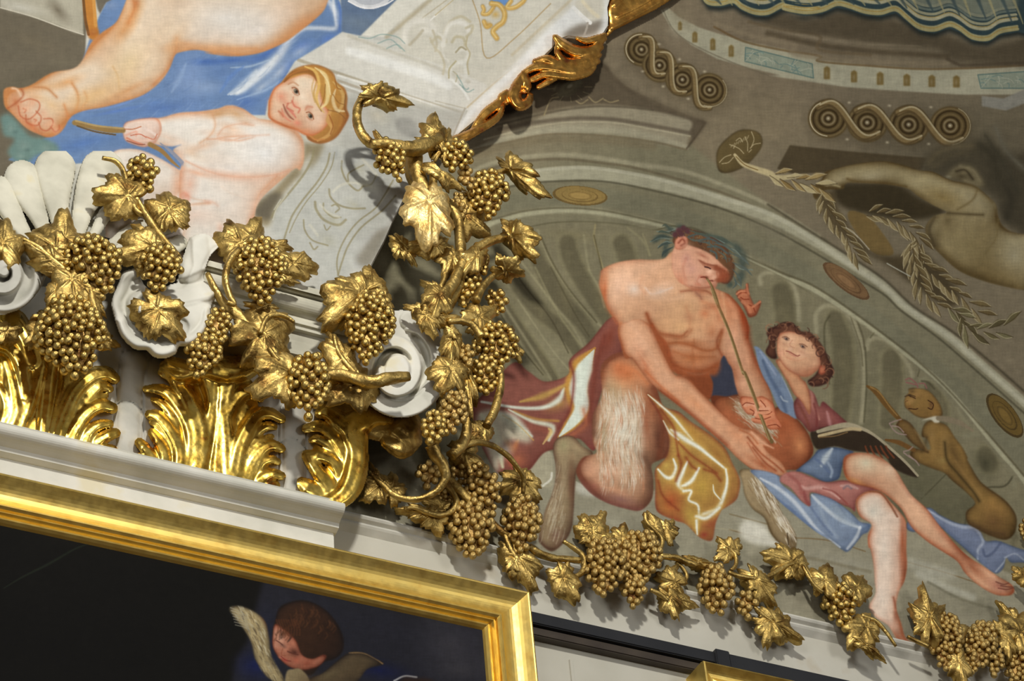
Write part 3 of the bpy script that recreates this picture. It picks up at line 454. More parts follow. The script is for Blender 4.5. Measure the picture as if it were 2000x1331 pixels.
    for k in range(12): t=k*.5; p=np.array((1112+30*math.cos(t),170+20*math.sin(t))); st(np.array([p,p+(14*math.cos(t),9*math.sin(t))]),1.6,(132,122,90),.9,.7)
    for a in ("V 1100 790 1140 810 1190 780","V 1200 760 1250 800 1310 770","V 1320 780 1370 800 1430 785","V 850 900 900 780 960 760"): st(q(a),4,(140,126,92),.9,.7)
    # -- painted rose disc with hanging ribbon
    rose=c.form(q("R 1195 1250 1210 1160 1280 1080 1370 1020 1470 1015 1540 1050 1555 1130 1510 1210 1420 1300 1300 1350 1220 1340"),(96,82,52),(64,54,36),4,ident=5)
    for a in ("R 1410 1200 1370 1160 1300 1130","R 1440 1180 1440 1120 1420 1070","R 1470 1030 1490 1090 1470 1150","R 1400 1110 1380 1080 1350 1100","R 1540 1120 1490 1130 1460 1160","R 1220 1270 1260 1230 1310 1210","R 1240 1280 1290 1270 1330 1230","R 1340 1140 1330 1160","R 1450 1190 1470 1170"): st(q(a),2,(166,152,116),.9,.8,rose)
    for k in range(8): st(q("R %d %d %d %d"%(1310+k*18,1150-k*9,1322+k*18,1130-k*10)),1.6,(158,146,112),.9,.7,rose)
    # -- bronze-toned youth with laurel swag
    f(q("U 170 135 600 180 1240 235 1200 330 900 330 200 360 70 320"),(78,68,50),2,smooth=False)
    f(q("U 520 460 700 430 1000 440 1200 560 1380 640 1280 700 1050 720 760 670 560 600"),(64,56,40),4)
    f(q("U 1200 330 1260 200 1500 120 1700 110 1900 200 2400 200 2400 900 1980 830 1830 700 1790 560 1650 470 1430 400"),(74,68,54),7)
    for a,w,co in (("U 1260 270 1320 200 1450 150 1600 140",12,(96,86,64)),("U 1300 300 1400 230 1540 190",9,(84,76,58)),("U 1650 130 1750 220 1800 380",14,(62,58,46)),("U 1700 60 1850 300 1950 500",9,(66,62,50)),("U 1850 450 1900 560 1860 700",16,(58,54,44)),("U 1780 0 1860 180 2000 320",8,(98,94,80))): ss(q(a),w,co,.7)
    f(q("U 1400 380 1420 340 1500 290 1600 310 1660 380 1690 450 1640 470 1500 420"),(112,102,76),4); c.blob(1878,346,16,10,20,(66,58,42),.9); ss(q("U 1470 340 1540 330 1600 400"),4,(60,52,38),.8); bl(1885,352,10,5,20,(128,116,86),.8); bl(1852,345,6,4,0,(128,122,100),.8); ss(q("U 1500 300 1600 330 1660 420"),4,(126,116,88),.6)
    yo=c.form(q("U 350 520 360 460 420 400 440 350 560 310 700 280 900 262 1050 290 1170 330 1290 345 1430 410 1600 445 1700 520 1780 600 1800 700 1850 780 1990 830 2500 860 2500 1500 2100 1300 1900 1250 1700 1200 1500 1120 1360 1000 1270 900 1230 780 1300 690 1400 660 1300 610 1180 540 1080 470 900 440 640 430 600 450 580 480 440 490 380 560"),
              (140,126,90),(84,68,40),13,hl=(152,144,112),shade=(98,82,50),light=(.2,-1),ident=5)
    for x,y,rx,ry,r,co,al in ((1700,345,40,14,-5,(156,148,120),.7),(1780,360,50,14,10,(152,142,108),.6),(1900,390,40,30,40,(150,140,110),.6),(1840,385,40,18,20,(126,106,62),.7),(1640,350,26,10,-20,(160,148,114),.7),(1980,500,40,50,0,(148,142,118),.7),(1900,480,60,40,20,(122,108,72),.6),(1850,430,20,30,0,(98,84,56),.7),
                              (1860,540,50,20,30,(100,84,50),.7),(1960,540,60,30,20,(118,100,62),.6),(1940,400,20,30,40,(134,124,94),.6),(1830,460,14,30,0,(84,72,48),.6)): bl(x,y,rx,ry,r,co,al,yo)
    for a,w,co,al in (("U 1400 665 1550 675 1680 680",4,(84,72,48),.8),("U 1640 470 1600 560 1480 640",4,(108,92,58),.6),("U 620 400 700 420 900 430 1080 460",4,(94,76,44),.7),("U 450 420 500 440 560 460",3,(164,152,112),.8),("U 1300 700 1260 800 1300 920",8,(72,62,44),.7),("U 1800 720 1780 860 1700 980",4,(112,98,64),.5),("U 1380 1010 1600 1160 1900 1240",10,(88,74,46),.6)):
        ss(q(a),w,co,al,yo)
    rib=st(q("R 1340 1210 1400 1280 1500 1320 1620 1360 U 60 390 200 380 300 370"),[7,12,16,16,12,6],(170,156,116),.6); c.setid(rib,5); st(q("R 1350 1225 1420 1290 1520 1330"),2,(118,96,56),.9)
    rng=np.random.default_rng(7)
    def laurel(path,n,L,wd,tones):
        p=cr(q(path),12); 
        for k in range(n):
            i=int((k+.5)/n*(len(p)-2)); t=p[i+1]-p[i]; t=t/(np.hypot(*t)+1e-6); nr=np.array((-t[1],t[0])); sgn=(-1)**k; ll=L*(.8+.4*rng.random())
            o=p[i]+nr*sgn*wd*rng.random(); d=t*ll+nr*sgn*ll*(.25+.3*rng.random()); mid=o+d*.5+nr*sgn*2
            col=tones[k%len(tones)]; M=st(np.array([o,mid,o+d]),[2,ll*.42,.5],col,.5); c.setid(M,5)
            st(np.array([o+nr*sgn,mid+nr*sgn*ll*.12,o+d]),1.3,(168,158,126),.9,.75); st(np.array([o-nr*sgn,mid-nr*sgn*ll*.13,o+d]),1.6,(66,54,36),.9,.6)
    tn=[(118,104,72),(104,90,60),(132,118,84),(96,82,54)]
    f(q("U 400 520 520 500 540 620 640 780 800 960 700 940 620 860 500 800 420 640"),(80,68,46),3,.8)
    f(q("U 640 650 780 690 900 830 980 960 940 1000 800 960 640 740"),(112,92,54),2,.9); f(q("U 700 950 940 1000 1150 980 1250 1000 1500 1300 1400 1400 1100 1200 900 1050"),(66,56,38),4,.8)
    laurel("U 440 500 470 640 560 780 640 900 720 1020",18,32,5,tn); laurel("U 0 370 160 400 300 430 440 470",11,34,6,[(164,150,110),(146,126,82),(130,108,66)]); laurel("U 760 680 900 680 1060 760 1180 860 1160 960 1220 1060 1350 1180 1480 1300 1700 1480",40,34,7,tn)
    laurel("U 1130 900 1130 1020 1180 1180 1240 1300 1350 1400",16,34,5,tn); laurel("P 1400 0 1500 60 1560 160 1700 190 1900 160",14,36,7,[(110,104,74),(96,88,60),(84,76,52)])
    st(q("U 930 1060 1000 1100 1110 1160"),3,(160,160,146),.9,.8); st(q("U 610 780 700 850 790 950"),3,(160,154,136),.9,.8)
    # ================================================= satyr and companions
    # cloak behind
    ck=c.form(q("Y 230 740 400 560 480 600 570 655 690 620 700 540 800 450 900 330 960 330 980 480 900 620 840 800 830 1010 740 950 640 1000 560 1030 470 1130 340 1140 260 1030 200 880 200 760"),(138,84,72),(112,60,52),7,ident=8)
    for x,y,rx,ry,r,co,al in ((1000,720,24,40,0,(126,76,66),.7),(1090,790,30,14,-20,(176,142,74),.7),(1060,840,40,8,10,(150,84,66),.6),(1155,880,20,20,0,(130,64,58),.8),(1010,900,20,20,40,(182,104,70),.8),(1190,660,14,40,20,(130,62,44),.7),(1180,830,12,40,10,(116,58,52),.7)): bl(x,y,rx,ry,r,co,al,ck)
    for a,w,co,al in (("Y 320 820 400 860 500 940",[14,46,10],(196,204,188),.95),("Y 240 830 300 900 330 1000 350 1100",[14,26,24,10],(200,196,158),.9),("Y 350 830 430 880 510 960",4,(196,140,60),.8),("Y 240 760 420 790 560 790 640 750 670 690",[8,10,14,20,8],(198,204,188),.95),("Y 440 760 560 730 680 670",[6,24,10],(186,150,76),.85),
                      ("Y 410 810 520 850 640 860",[8,10,8],(176,130,66),.8),("Y 380 800 500 860 610 890 590 960",[4,12,18,10],(196,200,178),.9),("Y 560 980 600 920 590 900",[4,14,6],(206,176,108),.8),("Y 350 940 400 1000 430 960",[8,30,8],(196,120,72),.7),("Y 330 980 380 1060 420 1130",[10,20,6],(170,84,60),.7)):
        st(q(a),w,co,1,al,ck)
    f(q("Y 225 820 300 800 380 830 440 880 500 950 480 975 400 960 340 990 330 1110 300 1120 270 1010 220 900"),(196,194,168),4,.85,ck); bl(985,880,16,20,20,(200,206,192),.8,ck)
    st(q("Y 830 480 760 580 730 690 750 800 700 880 640 945"),[4,50,54,44,30,4],(190,140,60),.4,.9,ck); st(q("Y 825 490 775 590 745 690 760 790 710 870 645 940"),[2,38,44,34,22,3],(198,206,192),.4,1,ck)
    ss(q("Y 880 420 840 560 820 700 800 860"),12,(116,56,44),.6,ck); ss(q("Y 700 560 720 640 700 800 640 900"),5,(124,60,52),.8,ck); ss(q("Y 770 800 780 880 700 940"),8,(178,100,66),.6,ck)
    # wreath behind the head
    for x,y,w,h,r in ((1310,448,24,9,20),(1290,462,26,8,-10),(1282,468,20,7,-35),(1300,480,10,22,20),(1330,446,22,10,30),(1300,496,9,16,30),(1380,462,40,9,15),(1410,470,44,9,25),(1440,486,30,12,50),(1450,510,20,26,0),(1446,540,18,20,20),(1425,556,14,10,0)): 
        c.blob(x,y,w*.55,h*.75,r,(74,84,76),.9,hard=.4)
    for a in ("N 680 290 760 260 830 270","N 730 210 820 210 880 190","N 740 330 800 290 850 300","N 1030 230 1150 250 1260 300","N 1200 330 1330 350 1400 420","N 1300 420 1380 500 1480 510","N 1340 600 1390 640"): st(q(a),2.2,(112,126,118),.8,.8)
    # far thigh, dark tunic
    f(q("O 1210 0 1290 -60 1340 60 1370 240 1390 300 1160 320 1120 200 1140 130"),(62,64,78),1.5)
    f(q("O 1140 100 1170 200 1150 320 1100 300 1000 200 860 80 M 1310 690 1400 700"),(134,70,42),2)
    t2=c.form(q("O 1150 320 1280 300 1400 290 1480 400 1600 420 1700 380 1830 480 1920 600 1955 720 1920 800 1840 870 1740 880 1640 940 1500 880 1400 800 1300 620"),(166,94,60),(108,56,36),12,ident=8)
    for x,y,rx,ry,r,co,al in ((1562,870,18,26,0,(208,138,88),.8),(1455,800,30,16,40,(170,158,134),.9),(1480,830,26,12,45,(178,168,146),.8),(1430,790,26,14,20,(134,84,52),.7),(1530,830,16,30,30,(160,80,46),.6)): bl(x,y,rx,ry,r,co,al,t2)
    rr=np.random.default_rng(5)
    for k in range(200):
        u=rr.random(); x=1435+u*70+rr.normal(0,6); y=785+u*60+rr.normal(0,9); st(np.array([(x,y),(x+8,y+5),(x+15,y+13)]),2.6,((196,188,168),(160,136,104))[k%2],1,.4,t2)
    # far goat leg on the right
    gl=c.form(q("O 1380 880 1480 880 1560 960 1660 1060 1700 1200 1780 1290 K 1760 160 1820 280 1810 370 1740 350 1690 330 1620 250 1570 130 O 1480 1180 1420 1080 1400 980"),(150,130,96),(94,76,50),6,ident=8)
    for k in range(300):
        u=rr.random(); x=1470+u*75+rr.normal(0,9); y=930+u*110+rr.normal(0,8); d=rr.random(); st(np.array([(x,y),(x+4+3*d,y+9),(x+7+6*d,y+18)]),[1,3.6,.6],((216,210,194),(186,172,144),(130,106,76))[k%3],1,.5,gl)
    bl(1530,1010,14,20,-40,(206,200,184),.6,gl); bl(1546,1058,8,14,0,(96,78,54),.8,gl); st(q("K 1750 250 1760 340"),3,(70,56,40),.9,.8,gl)
    # near lower leg and haunch
    lg=c.form(q("O -60 640 0 610 80 615 150 690 230 740 200 830 110 880 90 1000 80 1200 M 1115 1036 1100 1062 1078 1078 1058 1066 1052 1050 1064 1000 1080 960 1086 920 1080 880"),(150,130,98),(98,72,56),8,ident=8)
    for x,y,rx,ry,r,co,al in ((1100,870,14,18,0,(156,148,108),.8),(1096,960,10,50,8,(158,138,110),.7),(1085,1045,16,16,20,(120,88,76),.8),(1115,940,8,50,0,(112,74,56),.7)): bl(x,y,rx,ry,r,co,al,lg)
    for k in range(160): x=1085+rr.normal(0,9); y=900+rr.random()*140; st(np.array([(x,y),(x-2,y+12),(x-6,y+24)]),3,((180,168,142),(128,106,80))[k%2],1,.35,lg)
    hz=c.form(q("O 300 60 420 -40 560 -20 640 60 720 220 780 400 830 560 820 760 800 780 690 830 700 950 690 1100 600 1190 480 1175 340 1130 220 1060 130 960 100 880 150 780 260 740 230 650 230 450 300 300"),(190,144,108),(118,68,50),15,ident=8)
    for x,y,rx,ry,r,co,al in ((1215,840,44,60,0,(206,200,182),.95),(1200,770,26,40,10,(186,160,120),.7),(1225,730,40,30,20,(196,106,58),.8),(1270,790,18,50,-20,(158,84,50),.7),(1190,920,40,26,10,(222,176,146),.8),(1230,930,24,40,0,(206,176,146),.7),(1150,915,16,16,0,(206,150,120),.7),(1285,860,14,50,0,(92,56,44),.85),(1275,930,16,50,0,(104,84,66),.85),
                              (1210,975,40,12,15,(138,96,90),.8),(1160,950,20,10,30,(150,90,76),.7),(1215,890,30,30,0,(212,200,180),.6),(1240,860,16,60,0,(200,190,170),.7)): bl(x,y,rx,ry,r,co,al,hz)
    for x,y,rx,ry,r,co,al in ((1212,800,34,30,0,(204,196,176),.8),(1222,850,36,34,0,(208,200,180),.8),(1178,850,12,50,0,(150,134,100),.7),(1228,900,26,40,0,(200,180,152),.6),(1190,760,16,30,10,(160,132,98),.6),(1262,830,14,60,-6,(150,86,58),.8),(1170,730,14,26,0,(176,92,54),.8),(1210,722,22,20,0,(190,104,62),.8)): bl(x,y,rx,ry,r,co,al,hz)
    for k in range(430):
        x=1166+rr.random()*90; y=750+rr.random()*190; w=(x-1212)/45; L=16+20*rr.random()
        st(np.array([(x,y),(x+3*math.sin(y*.05)+w,y+L*.5),(x+4*math.sin(y*.05+.8)+2*w,y+L)]),[.8,5.,.6],((216,208,190),(200,188,164),(168,138,106),(190,128,92),(224,218,202))[k%5],1,.26,hz)
    for k in range(150):
        x=1170+rr.random()*84; y=760+rr.random()*180; w=(x-1212)/45; L=14+16*rr.random()
        st(np.array([(x,y),(x+3*math.sin(y*.05)+w,y+L*.5),(x+4*math.sin(y*.05+.8)+2*w,y+L)]),[.6,1.8,.5],((230,226,214),(140,112,84),(178,110,74))[k%3],.9,.45,hz)
    for a,w,co,al in (("O 300 60 260 200 240 400 240 600",10,(110,74,56),.6),("O 700 240 760 400 780 600 740 800",14,(116,62,42),.7),("O 640 780 700 900 700 1040 640 1160",16,(92,64,50),.6),("O 120 960 260 1090 460 1160 620 1190",9,(124,76,70),.7),("O 420 60 560 100 660 200",8,(206,120,74),.6),("O 200 900 320 1000 480 1060",10,(208,150,116),.5)): ss(q(a),w,co,al,hz)
    # yellow cloth between the legs
    yc=c.form(q("O 650 280 740 330 800 390 900 420 1000 500 1150 600 1260 700 1320 820 1380 950 1370 1060 1340 1120 1250 1180 K 1240 60 1190 170 1165 300 1100 300 1040 260 960 180 880 150 760 100 720 40 O 720 1000 720 870 800 780 830 650 780 500"),(166,124,62),(132,68,46),9,ident=8)
    for x,y,rx,ry,r,co,al in ((1370,950,26,36,0,(192,156,68),.9),(1320,870,24,22,30,(196,160,76),.8),(1310,980,26,30,0,(176,74,44),.8),(1385,1020,20,20,0,(156,66,50),.7),(1320,1020,18,20,0,(160,72,48),.7),(1345,840,40,10,40,(176,128,56),.8),(1400,900,14,30,-20,(150,96,46),.7),(1300,910,14,14,0,(200,168,80),.8),(1350,1010,14,30,-20,(192,160,72),.8),(1335,905,10,20,20,(158,96,44),.6),(1375,1045,12,8,0,(150,60,48),.9),(1325,830,8,10,0,(190,160,70),.8)): bl(x,y,rx,ry,r,co,al,yc)
    for a,w,al in (("O 660 285 760 370 860 460 950 570 1010 640",[2,8,9,10,5],.8),("O 840 560 900 600 960 640 1060 700 1160 780 1270 870",[6,18,18,14,10,7],1),("O 1270 870 1280 960 1260 1060 1200 1180 1060 1240 1040 1331",[6,9,12,14,12,8],1),("O 740 870 800 930 850 930 880 860 860 790",[6,12,14,10,6],1),("O 970 810 930 900 900 980 940 1040",[6,14,18,8],1),("O 1060 860 1010 950 960 990 930 1000",[7,14,14,8],1),
                   ("O 940 1040 1000 1040 980 1110 1050 1150 1060 1240",[10,9,8,8,8],.9),("O 1170 990 1180 1050 1230 1110",[2,5,4],.9),("O 780 490 830 580 900 640",[3,10,5],.7),("K 1040 120 1120 130 1220 50",[12,14,10],.95),("K 1040 150 1046 260",[8,5],.95)):
        st(q(a),np.array(w)*2.6,(198,160,78),1,al*.6,yc); st(q(a),np.array(w)*1.0,(206,204,180),1,al,yc); st(q(a),np.array(w)*.5,(222,222,208),1,al*.7,yc)
    for a in ("O 760 400 860 540 880 640 900 760","O 900 660 1000 760 1100 830 1200 900","O 960 780 1000 840 1040 870","O 900 760 920 840 880 960","O 740 960 780 1080 900 1190","O 1100 870 1180 900 1230 960"): ss(q(a),4,(134,62,38),.65,yc)
    # torso
    f(q('N 640 800 760 900 900 1100 1200 1200 1200 1331 O 1100 130 950 140 700 60 560 0'),(156,84,50),3)
    to=c.form(q("N 290 560 300 510 400 460 550 432 770 428 850 370 960 420 1060 560 1200 660 1300 710 1400 830 1450 950 1450 1050 1500 1200 1560 1331 O 1600 200 1640 350 1650 450 1560 420 1400 330 1350 230 1320 90 N 1290 1240 1250 1180 1200 1290 O 1170 80 1100 130 1000 130 900 80 N 860 1290 820 1100 740 1000 690 920 640 1000 560 1160 440 1060 430 930 360 840 320 740 280 630"),
              (200,152,116),(156,92,62),14,ident=8)
    for x,y,rx,ry,r,co,al in ((1225,545,40,50,20,(224,178,146),.9),(1205,560,20,40,10,(228,184,154),.7),(1238,565,16,14,0,(204,186,172),.9),(1290,568,26,14,-20,(216,200,190),.85),(1300,560,60,30,20,(216,166,130),.6),(1340,600,60,34,10,(206,158,112),.7),(1330,640,50,30,0,(204,156,106),.7),(1290,640,30,30,10,(206,154,108),.6),(1380,620,30,40,20,(204,142,100),.7),
                              (1420,620,24,46,0,(198,120,80),.6),(1430,660,20,30,0,(212,156,124),.8),(1450,620,8,50,-10,(160,62,30),.8),(1440,700,24,30,10,(210,154,122),.7),(1450,750,26,26,20,(216,160,126),.8),(1350,700,50,22,0,(186,108,62),.8),(1350,670,50,10,5,(168,92,52),.6),(1390,650,14,20,0,(156,84,50),.5),(1322,655,24,8,0,(176,112,74),.5),(1370,570,20,12,0,(172,96,64),.6),
                              (1270,520,40,16,-5,(218,170,136),.8),(1320,500,20,30,10,(214,160,124),.7),(1345,620,14,10,0,(186,124,90),.5),(1376,612,12,10,0,(200,110,70),.6),(1415,590,30,12,40,(192,110,70),.6),(1180,570,7,40,5,(190,90,46),.7),(1265,490,50,6,-6,(200,116,70),.5)): bl(x,y,rx,ry,r,co,al,to)
    for a,w,co,al in (("N 650 850 680 930 740 1000 830 1020 920 1030 970 990",[4,6,6,5,5,3],(150,82,50),.75),("N 800 1090 900 1080 1000 1100 1100 1140 1200 1120 1240 1000",[6,7,6,7,7,5],(152,80,44),.7),("N 850 1250 950 1290 1100 1300 1200 1260",8,(146,72,38),.6),("N 1240 980 1200 1080 1250 1200 1300 1300",5,(140,72,44),.7),("N 920 680 1000 670 1100 670 1160 700",4,(148,84,58),.7),
                      ("N 930 560 980 640 1060 670",5,(176,104,76),.7),("N 1290 700 1400 820 1440 960 1440 1040",5,(128,50,24),.7),("N 1040 690 1070 720 1080 740",5,(150,96,76),.6),("N 620 560 600 640 640 700",4,(206,150,116),.5),("N 450 930 430 1050 540 1180",5,(190,104,62),.5),("N 1480 1100 1520 1230 1570 1330 O 1640 280 1660 420",5,(132,58,34),.7),("N 640 650 700 700 850 650",3,(216,190,172),.6),("N 1240 690 1260 800 1270 900",5,(212,160,118),.5)):
        ss(q(a),w,co,al,to)
    # left arm reaching to the pipe end
    ar=c.form(q("N 440 1050 430 960 500 920 600 900 690 960 740 1080 800 1200 870 1331 O 960 140 1060 250 1150 340 1250 440 1330 510 1400 548 1480 560 1560 620 1650 690 1640 715 1560 680 1600 740 1700 810 1740 880 1790 940 1770 955 1700 920 1620 910 1500 880 1380 800 1280 700 1160 590 1000 450 850 330 700 210 600 90 540 0 N 480 1200"),(204,150,114),(154,86,54),9,ident=8)
    for x,y,rx,ry,r,co,al in ((1245,670,20,40,-20,(224,172,138),.8),(1300,740,26,30,-40,(220,166,130),.7),(1360,790,40,14,42,(212,142,98),.7),(1440,850,40,14,38,(208,138,98),.7),(1480,870,24,10,30,(214,148,110),.7),(1290,780,40,7,40,(190,96,52),.6),(1395,870,60,7,42,(160,80,44),.6),(1490,910,40,8,32,(150,74,42),.7),(1260,715,10,40,-25,(190,96,58),.5)): bl(x,y,rx,ry,r,co,al,ar)
    for a,w,co,al in (("O 1440 620 1540 740 1640 820 1720 890",3,(150,74,44),.8),("O 1480 700 1580 820 1660 880",3,(146,68,40),.7),("O 1440 660 1500 760 1580 860",2.5,(170,92,60),.6),("O 1470 580 1560 660 1640 705",3,(226,168,132),.7),("O 1380 560 1460 600 1520 670",3,(174,94,56),.6),("O 760 260 900 370 1000 470 1120 570",5,(150,66,36),.6),("N 500 960 560 1100 700 1290",3,(218,164,128),.4),("O 640 100 760 220 900 340",5,(188,96,52),.5)):
        ss(q(a),w,co,al,ar)
    bl(1236,640,30,26,0,(214,160,122),.9,ar); bl(1228,628,22,16,10,(218,166,130),.95,ar); bl(1246,622,18,10,0,(212,158,120),.9,ar); bl(1218,622,10,14,0,(208,150,114),.8,ar)
    # right hand on the pipe
    hd=c.form(q("O 1380 330 1400 300 1500 310 1560 300 1640 360 1660 440 1700 540 1620 560 1560 520 1480 500 1500 450 1440 440 1400 390"),(206,130,94),(156,76,48),5,ident=8)
    for a,w,co in (("O 1420 370 1480 360 1510 400 1500 440",9,(214,150,118)),("O 1540 350 1570 390 1540 430",8,(216,150,116)),("O 1580 340 1610 400 1570 430",9,(210,140,104)),("O 1560 430 1610 450 1640 440",7,(206,130,92)),("O 1480 480 1540 490 1580 520",9,(200,124,88)),("O 1600 500 1660 490 1690 530",9,(196,114,80))): st(q(a),w,co,.7,.9)
    for a in ("O 1400 370 1430 350 1490 360","O 1460 400 1490 420 1480 450","O 1540 330 1580 380 1560 410","O 1500 470 1560 480 1620 460","O 1600 530 1660 520 1690 540","O 1560 440 1600 440 1630 420"): st(q(a),2,(124,54,34),.9,.8)
    pp=st(q("N 1110 575 1150 620 1200 760 1300 1000 1400 1300 O 1420 120 1480 270 1540 440 1600 600 1630 655"),[3,5,5,5.5,6,6.5,7,7,7.5,8],(120,96,58),.4); c.setid(pp,8); st(q("N 1140 620 1190 770 1290 1000 1390 1300 O 1410 120 1530 430 1610 640"),2,(166,144,98),.9,.8)
    st(q("O 1540 400 1570 400 1600 395"),9,(216,150,116),.6); st(q("O 1530 425 1570 432 1610 420"),7,(208,138,102),.6); st(q("O 1530 412 1600 410"),1.5,(124,58,36),.9)
    # head: ear, cheek, brow, snub nose, mouth on the pipe
    hr=c.form(q("N 860 300 880 220 960 190 1060 210 1160 250 1260 320 1310 400 1340 480 1320 580 1260 620 1200 560 1180 420 1100 360 980 340"),(110,76,52),(78,54,44),6,ident=8)
    hf=c.form(q("N 850 380 870 330 900 290 990 320 1080 350 1170 400 1240 470 1290 520 1250 590 1210 600 1190 650 1120 655 1060 655 980 640 900 600 850 500"),(206,150,120),(172,104,78),8,ident=8,ea=.6)
    for x,y,rx,ry,r,co,al in ((1350,525,18,16,0,(206,150,132),.8),(1365,548,9,8,0,(220,160,136),.8),(1385,535,9,8,0,(216,156,128),1),(1340,505,12,14,0,(184,132,120),.7),(1390,508,18,7,30,(216,160,126),.9),(1372,500,14,5,30,(150,86,64),.8),(1412,540,12,14,0,(168,82,54),.9),(1398,524,8,5,40,(142,68,46),.9),(1330,550,10,20,-20,(196,116,84),.6),(1400,490,24,10,35,(212,158,124),.7),(1384,553,7,5,0,(206,130,100),.9),(1375,542,6,3,20,(150,64,44),.7)): bl(x,y,rx,ry,r,co,al,hf)
    for a,w,co,al in (("N 1070 440 1110 462 1160 474 1200 480",3,(128,72,52),.7),("N 1105 484 1130 490 1150 500",2.2,(70,44,42),.85),("N 1190 490 1230 505 1260 520",4,(120,58,40),.6),("N 1075 568 1105 566 1130 580",2.2,(140,66,48),.8),("N 1200 530 1200 570 1180 595",3,(164,92,64),.6),
                      ("N 1140 596 1165 592",2.4,(110,52,40),.8),("N 1060 570 1045 600 1070 630",3,(190,120,92),.5),("N 1210 600 1250 580 1285 540",6,(150,76,50),.6),("N 960 420 935 500 960 590",6,(192,124,98),.4),("N 1000 640 1080 652 1170 640",4,(150,86,62),.5)):
        ss(q(a),w,co,al,None,1.8)
    bl(1386,528,7,6,20,(230,180,150),.9); bl(1393,543,6,5,0,(222,164,134),.9); bl(1380,541,4,2.5,20,(120,54,42),.8); bl(1391,549,3,2,0,(110,50,40),.7); bl(1368,540,6,4,10,(190,104,82),.6)
    st(q("N 1118 572 1150 620 1185 700 1215 800"),[3.5,5,5.5,6],(120,96,58),.4); st(q("N 1125 580 1155 640 1205 780"),2,(160,138,94),.9,.7)
    er=c.form(q("N 870 310 880 270 930 230 960 235 975 290 960 330 920 350 880 345"),(204,132,104),(160,84,58),3,ident=8); ss(q("N 900 300 930 270 950 300 920 320"),2.5,(140,66,48),.8)
    for k in range(60):
        u=rr.random(); p=cr(q("N 880 230 980 230 1080 270 1180 330 1260 400 1310 500 1290 580"),10); o=p[int(u*(len(p)-1))]+rr.normal(0,6,2); t=rr.random()*6.28
        st(np.array([o,o+(4*math.cos(t),4*math.sin(t)),o+(6*math.cos(t+1),6*math.sin(t+1))]),3.4,((122,90,62),(78,56,46),(134,104,70),(84,94,88))[k%4],1,.6)
    for x,y in ((1325,450),(1334,446),(1342,451),(1330,457),(1318,458)): c.blob(x,y,6,6,0,(92,58,62),.95,hard=.6)
    for a in ("N 980 250 1060 230 1140 260","N 1060 280 1150 270 1230 310","N 1130 330 1210 330 1280 380","N 1150 360 1190 380 1200 420"): st(q(a),5,(78,94,94),.7,.8); 
    f(q("N 1185 470 1240 490 1300 545 1290 600 1250 612 1205 605 1190 585 1215 560 1215 530 1185 505"),(148,76,50),2.2,.85)
    f(q("N 1050 425 1110 450 1180 478 1210 505 1180 510 1120 500 1085 470"),(150,84,60),2,.6); bl(1372,505,12,5,25,(216,160,128),.7); bl(1384,531,6,6,0,(230,178,148),.9); bl(1394,541,6,4.5,0,(226,170,140),.9); st(q("N 1108 488 1130 492 1150 502"),2.4,(60,38,38),.9,.9)
    bl(1350,552,10,8,0,(216,160,130),.7); bl(1362,556,8,4,20,(196,120,92),.7); st(q("N 1075 570 1100 566 1125 576"),2,(120,52,40),.9,.8); bl(1390,600,20,8,0,(150,84,56),.5); bl(1340,480,14,10,0,(216,168,140),.5)
    for a,w,co in (("N 850 210 800 160 770 170",9,(76,86,76)),("N 850 230 770 210 740 220",9,(72,84,74)),("N 860 260 760 250 680 290",11,(68,80,74)),("N 850 300 780 310 735 345",9,(66,78,74)),("N 860 330 790 370 770 410",11,(62,74,72)),("N 980 200 1080 230 1180 240",9,(82,92,80)),("N 1100 240 1230 260 1340 320",10,(80,90,80)),("N 1180 300 1280 330 1370 400",9,(86,98,92)),
                   ("N 1300 380 1400 420 1460 480",10,(88,98,92)),("N 1320 450 1420 500 1480 560",10,(86,96,90)),("N 1320 500 1380 580 1390 650",9,(84,94,88)),("N 1330 560 1350 620 1320 660",8,(80,92,88)),("N 1050 290 1130 300 1200 350",8,(86,98,92)),("N 960 250 1020 280 1080 280",7,(92,102,94)),("N 1200 360 1260 400 1280 460",7,(92,100,90))):
        st(q(a),[1,w/1.6,.6],co,.5,.85)
    for a,w,co,al in (("N 655 860 700 960 780 1080 840 1220 900 1331",7,(146,72,42),.55),("N 300 560 300 660 340 800 420 930",6,(196,110,66),.4),("N 1450 960 1460 1060 1500 1200 1580 1331",6,(136,62,38),.5),("N 700 700 800 740 930 720",10,(222,176,142),.35),("N 700 990 800 1030 940 1040 1000 980",6,(152,86,54),.45),("N 960 800 990 900 980 990",7,(190,126,88),.4),("N 1090 760 1180 800 1220 900",9,(186,112,74),.4),
                      ("N 860 1150 1000 1190 1180 1190",6,(158,88,52),.45),("N 1020 1060 1010 1150 1020 1290",4,(160,92,56),.35),("O 740 250 860 330 980 420 1120 540 1280 680",6,(140,66,40),.45),("N 520 930 620 1060 740 1250",9,(222,172,138),.35),("O 1000 260 1120 380 1260 500",7,(222,162,124),.35),("N 1290 740 1340 860 1350 1000",9,(216,150,112),.35),("N 1420 1120 1440 1250 O 1420 60",8,(216,156,120),.4)):
        ss(q(a),w,co,al)
    # flask-hand beyond the shoulder
    h2=c.form(q("N 1350 690 1380 665 1420 660 1430 620 1445 620 1450 680 1470 740 1500 790 1530 750 1545 770 1520 840 1500 870 1450 880 1430 840 1400 780 1370 740"),(180,106,74),(124,62,42),4,ident=8)
    for a in ("N 1370 700 1400 685 1430 690","N 1380 720 1410 740 1450 740","N 1440 780 1480 800 1500 840"): ss(q(a),2,(126,54,34),.8,h2,2)
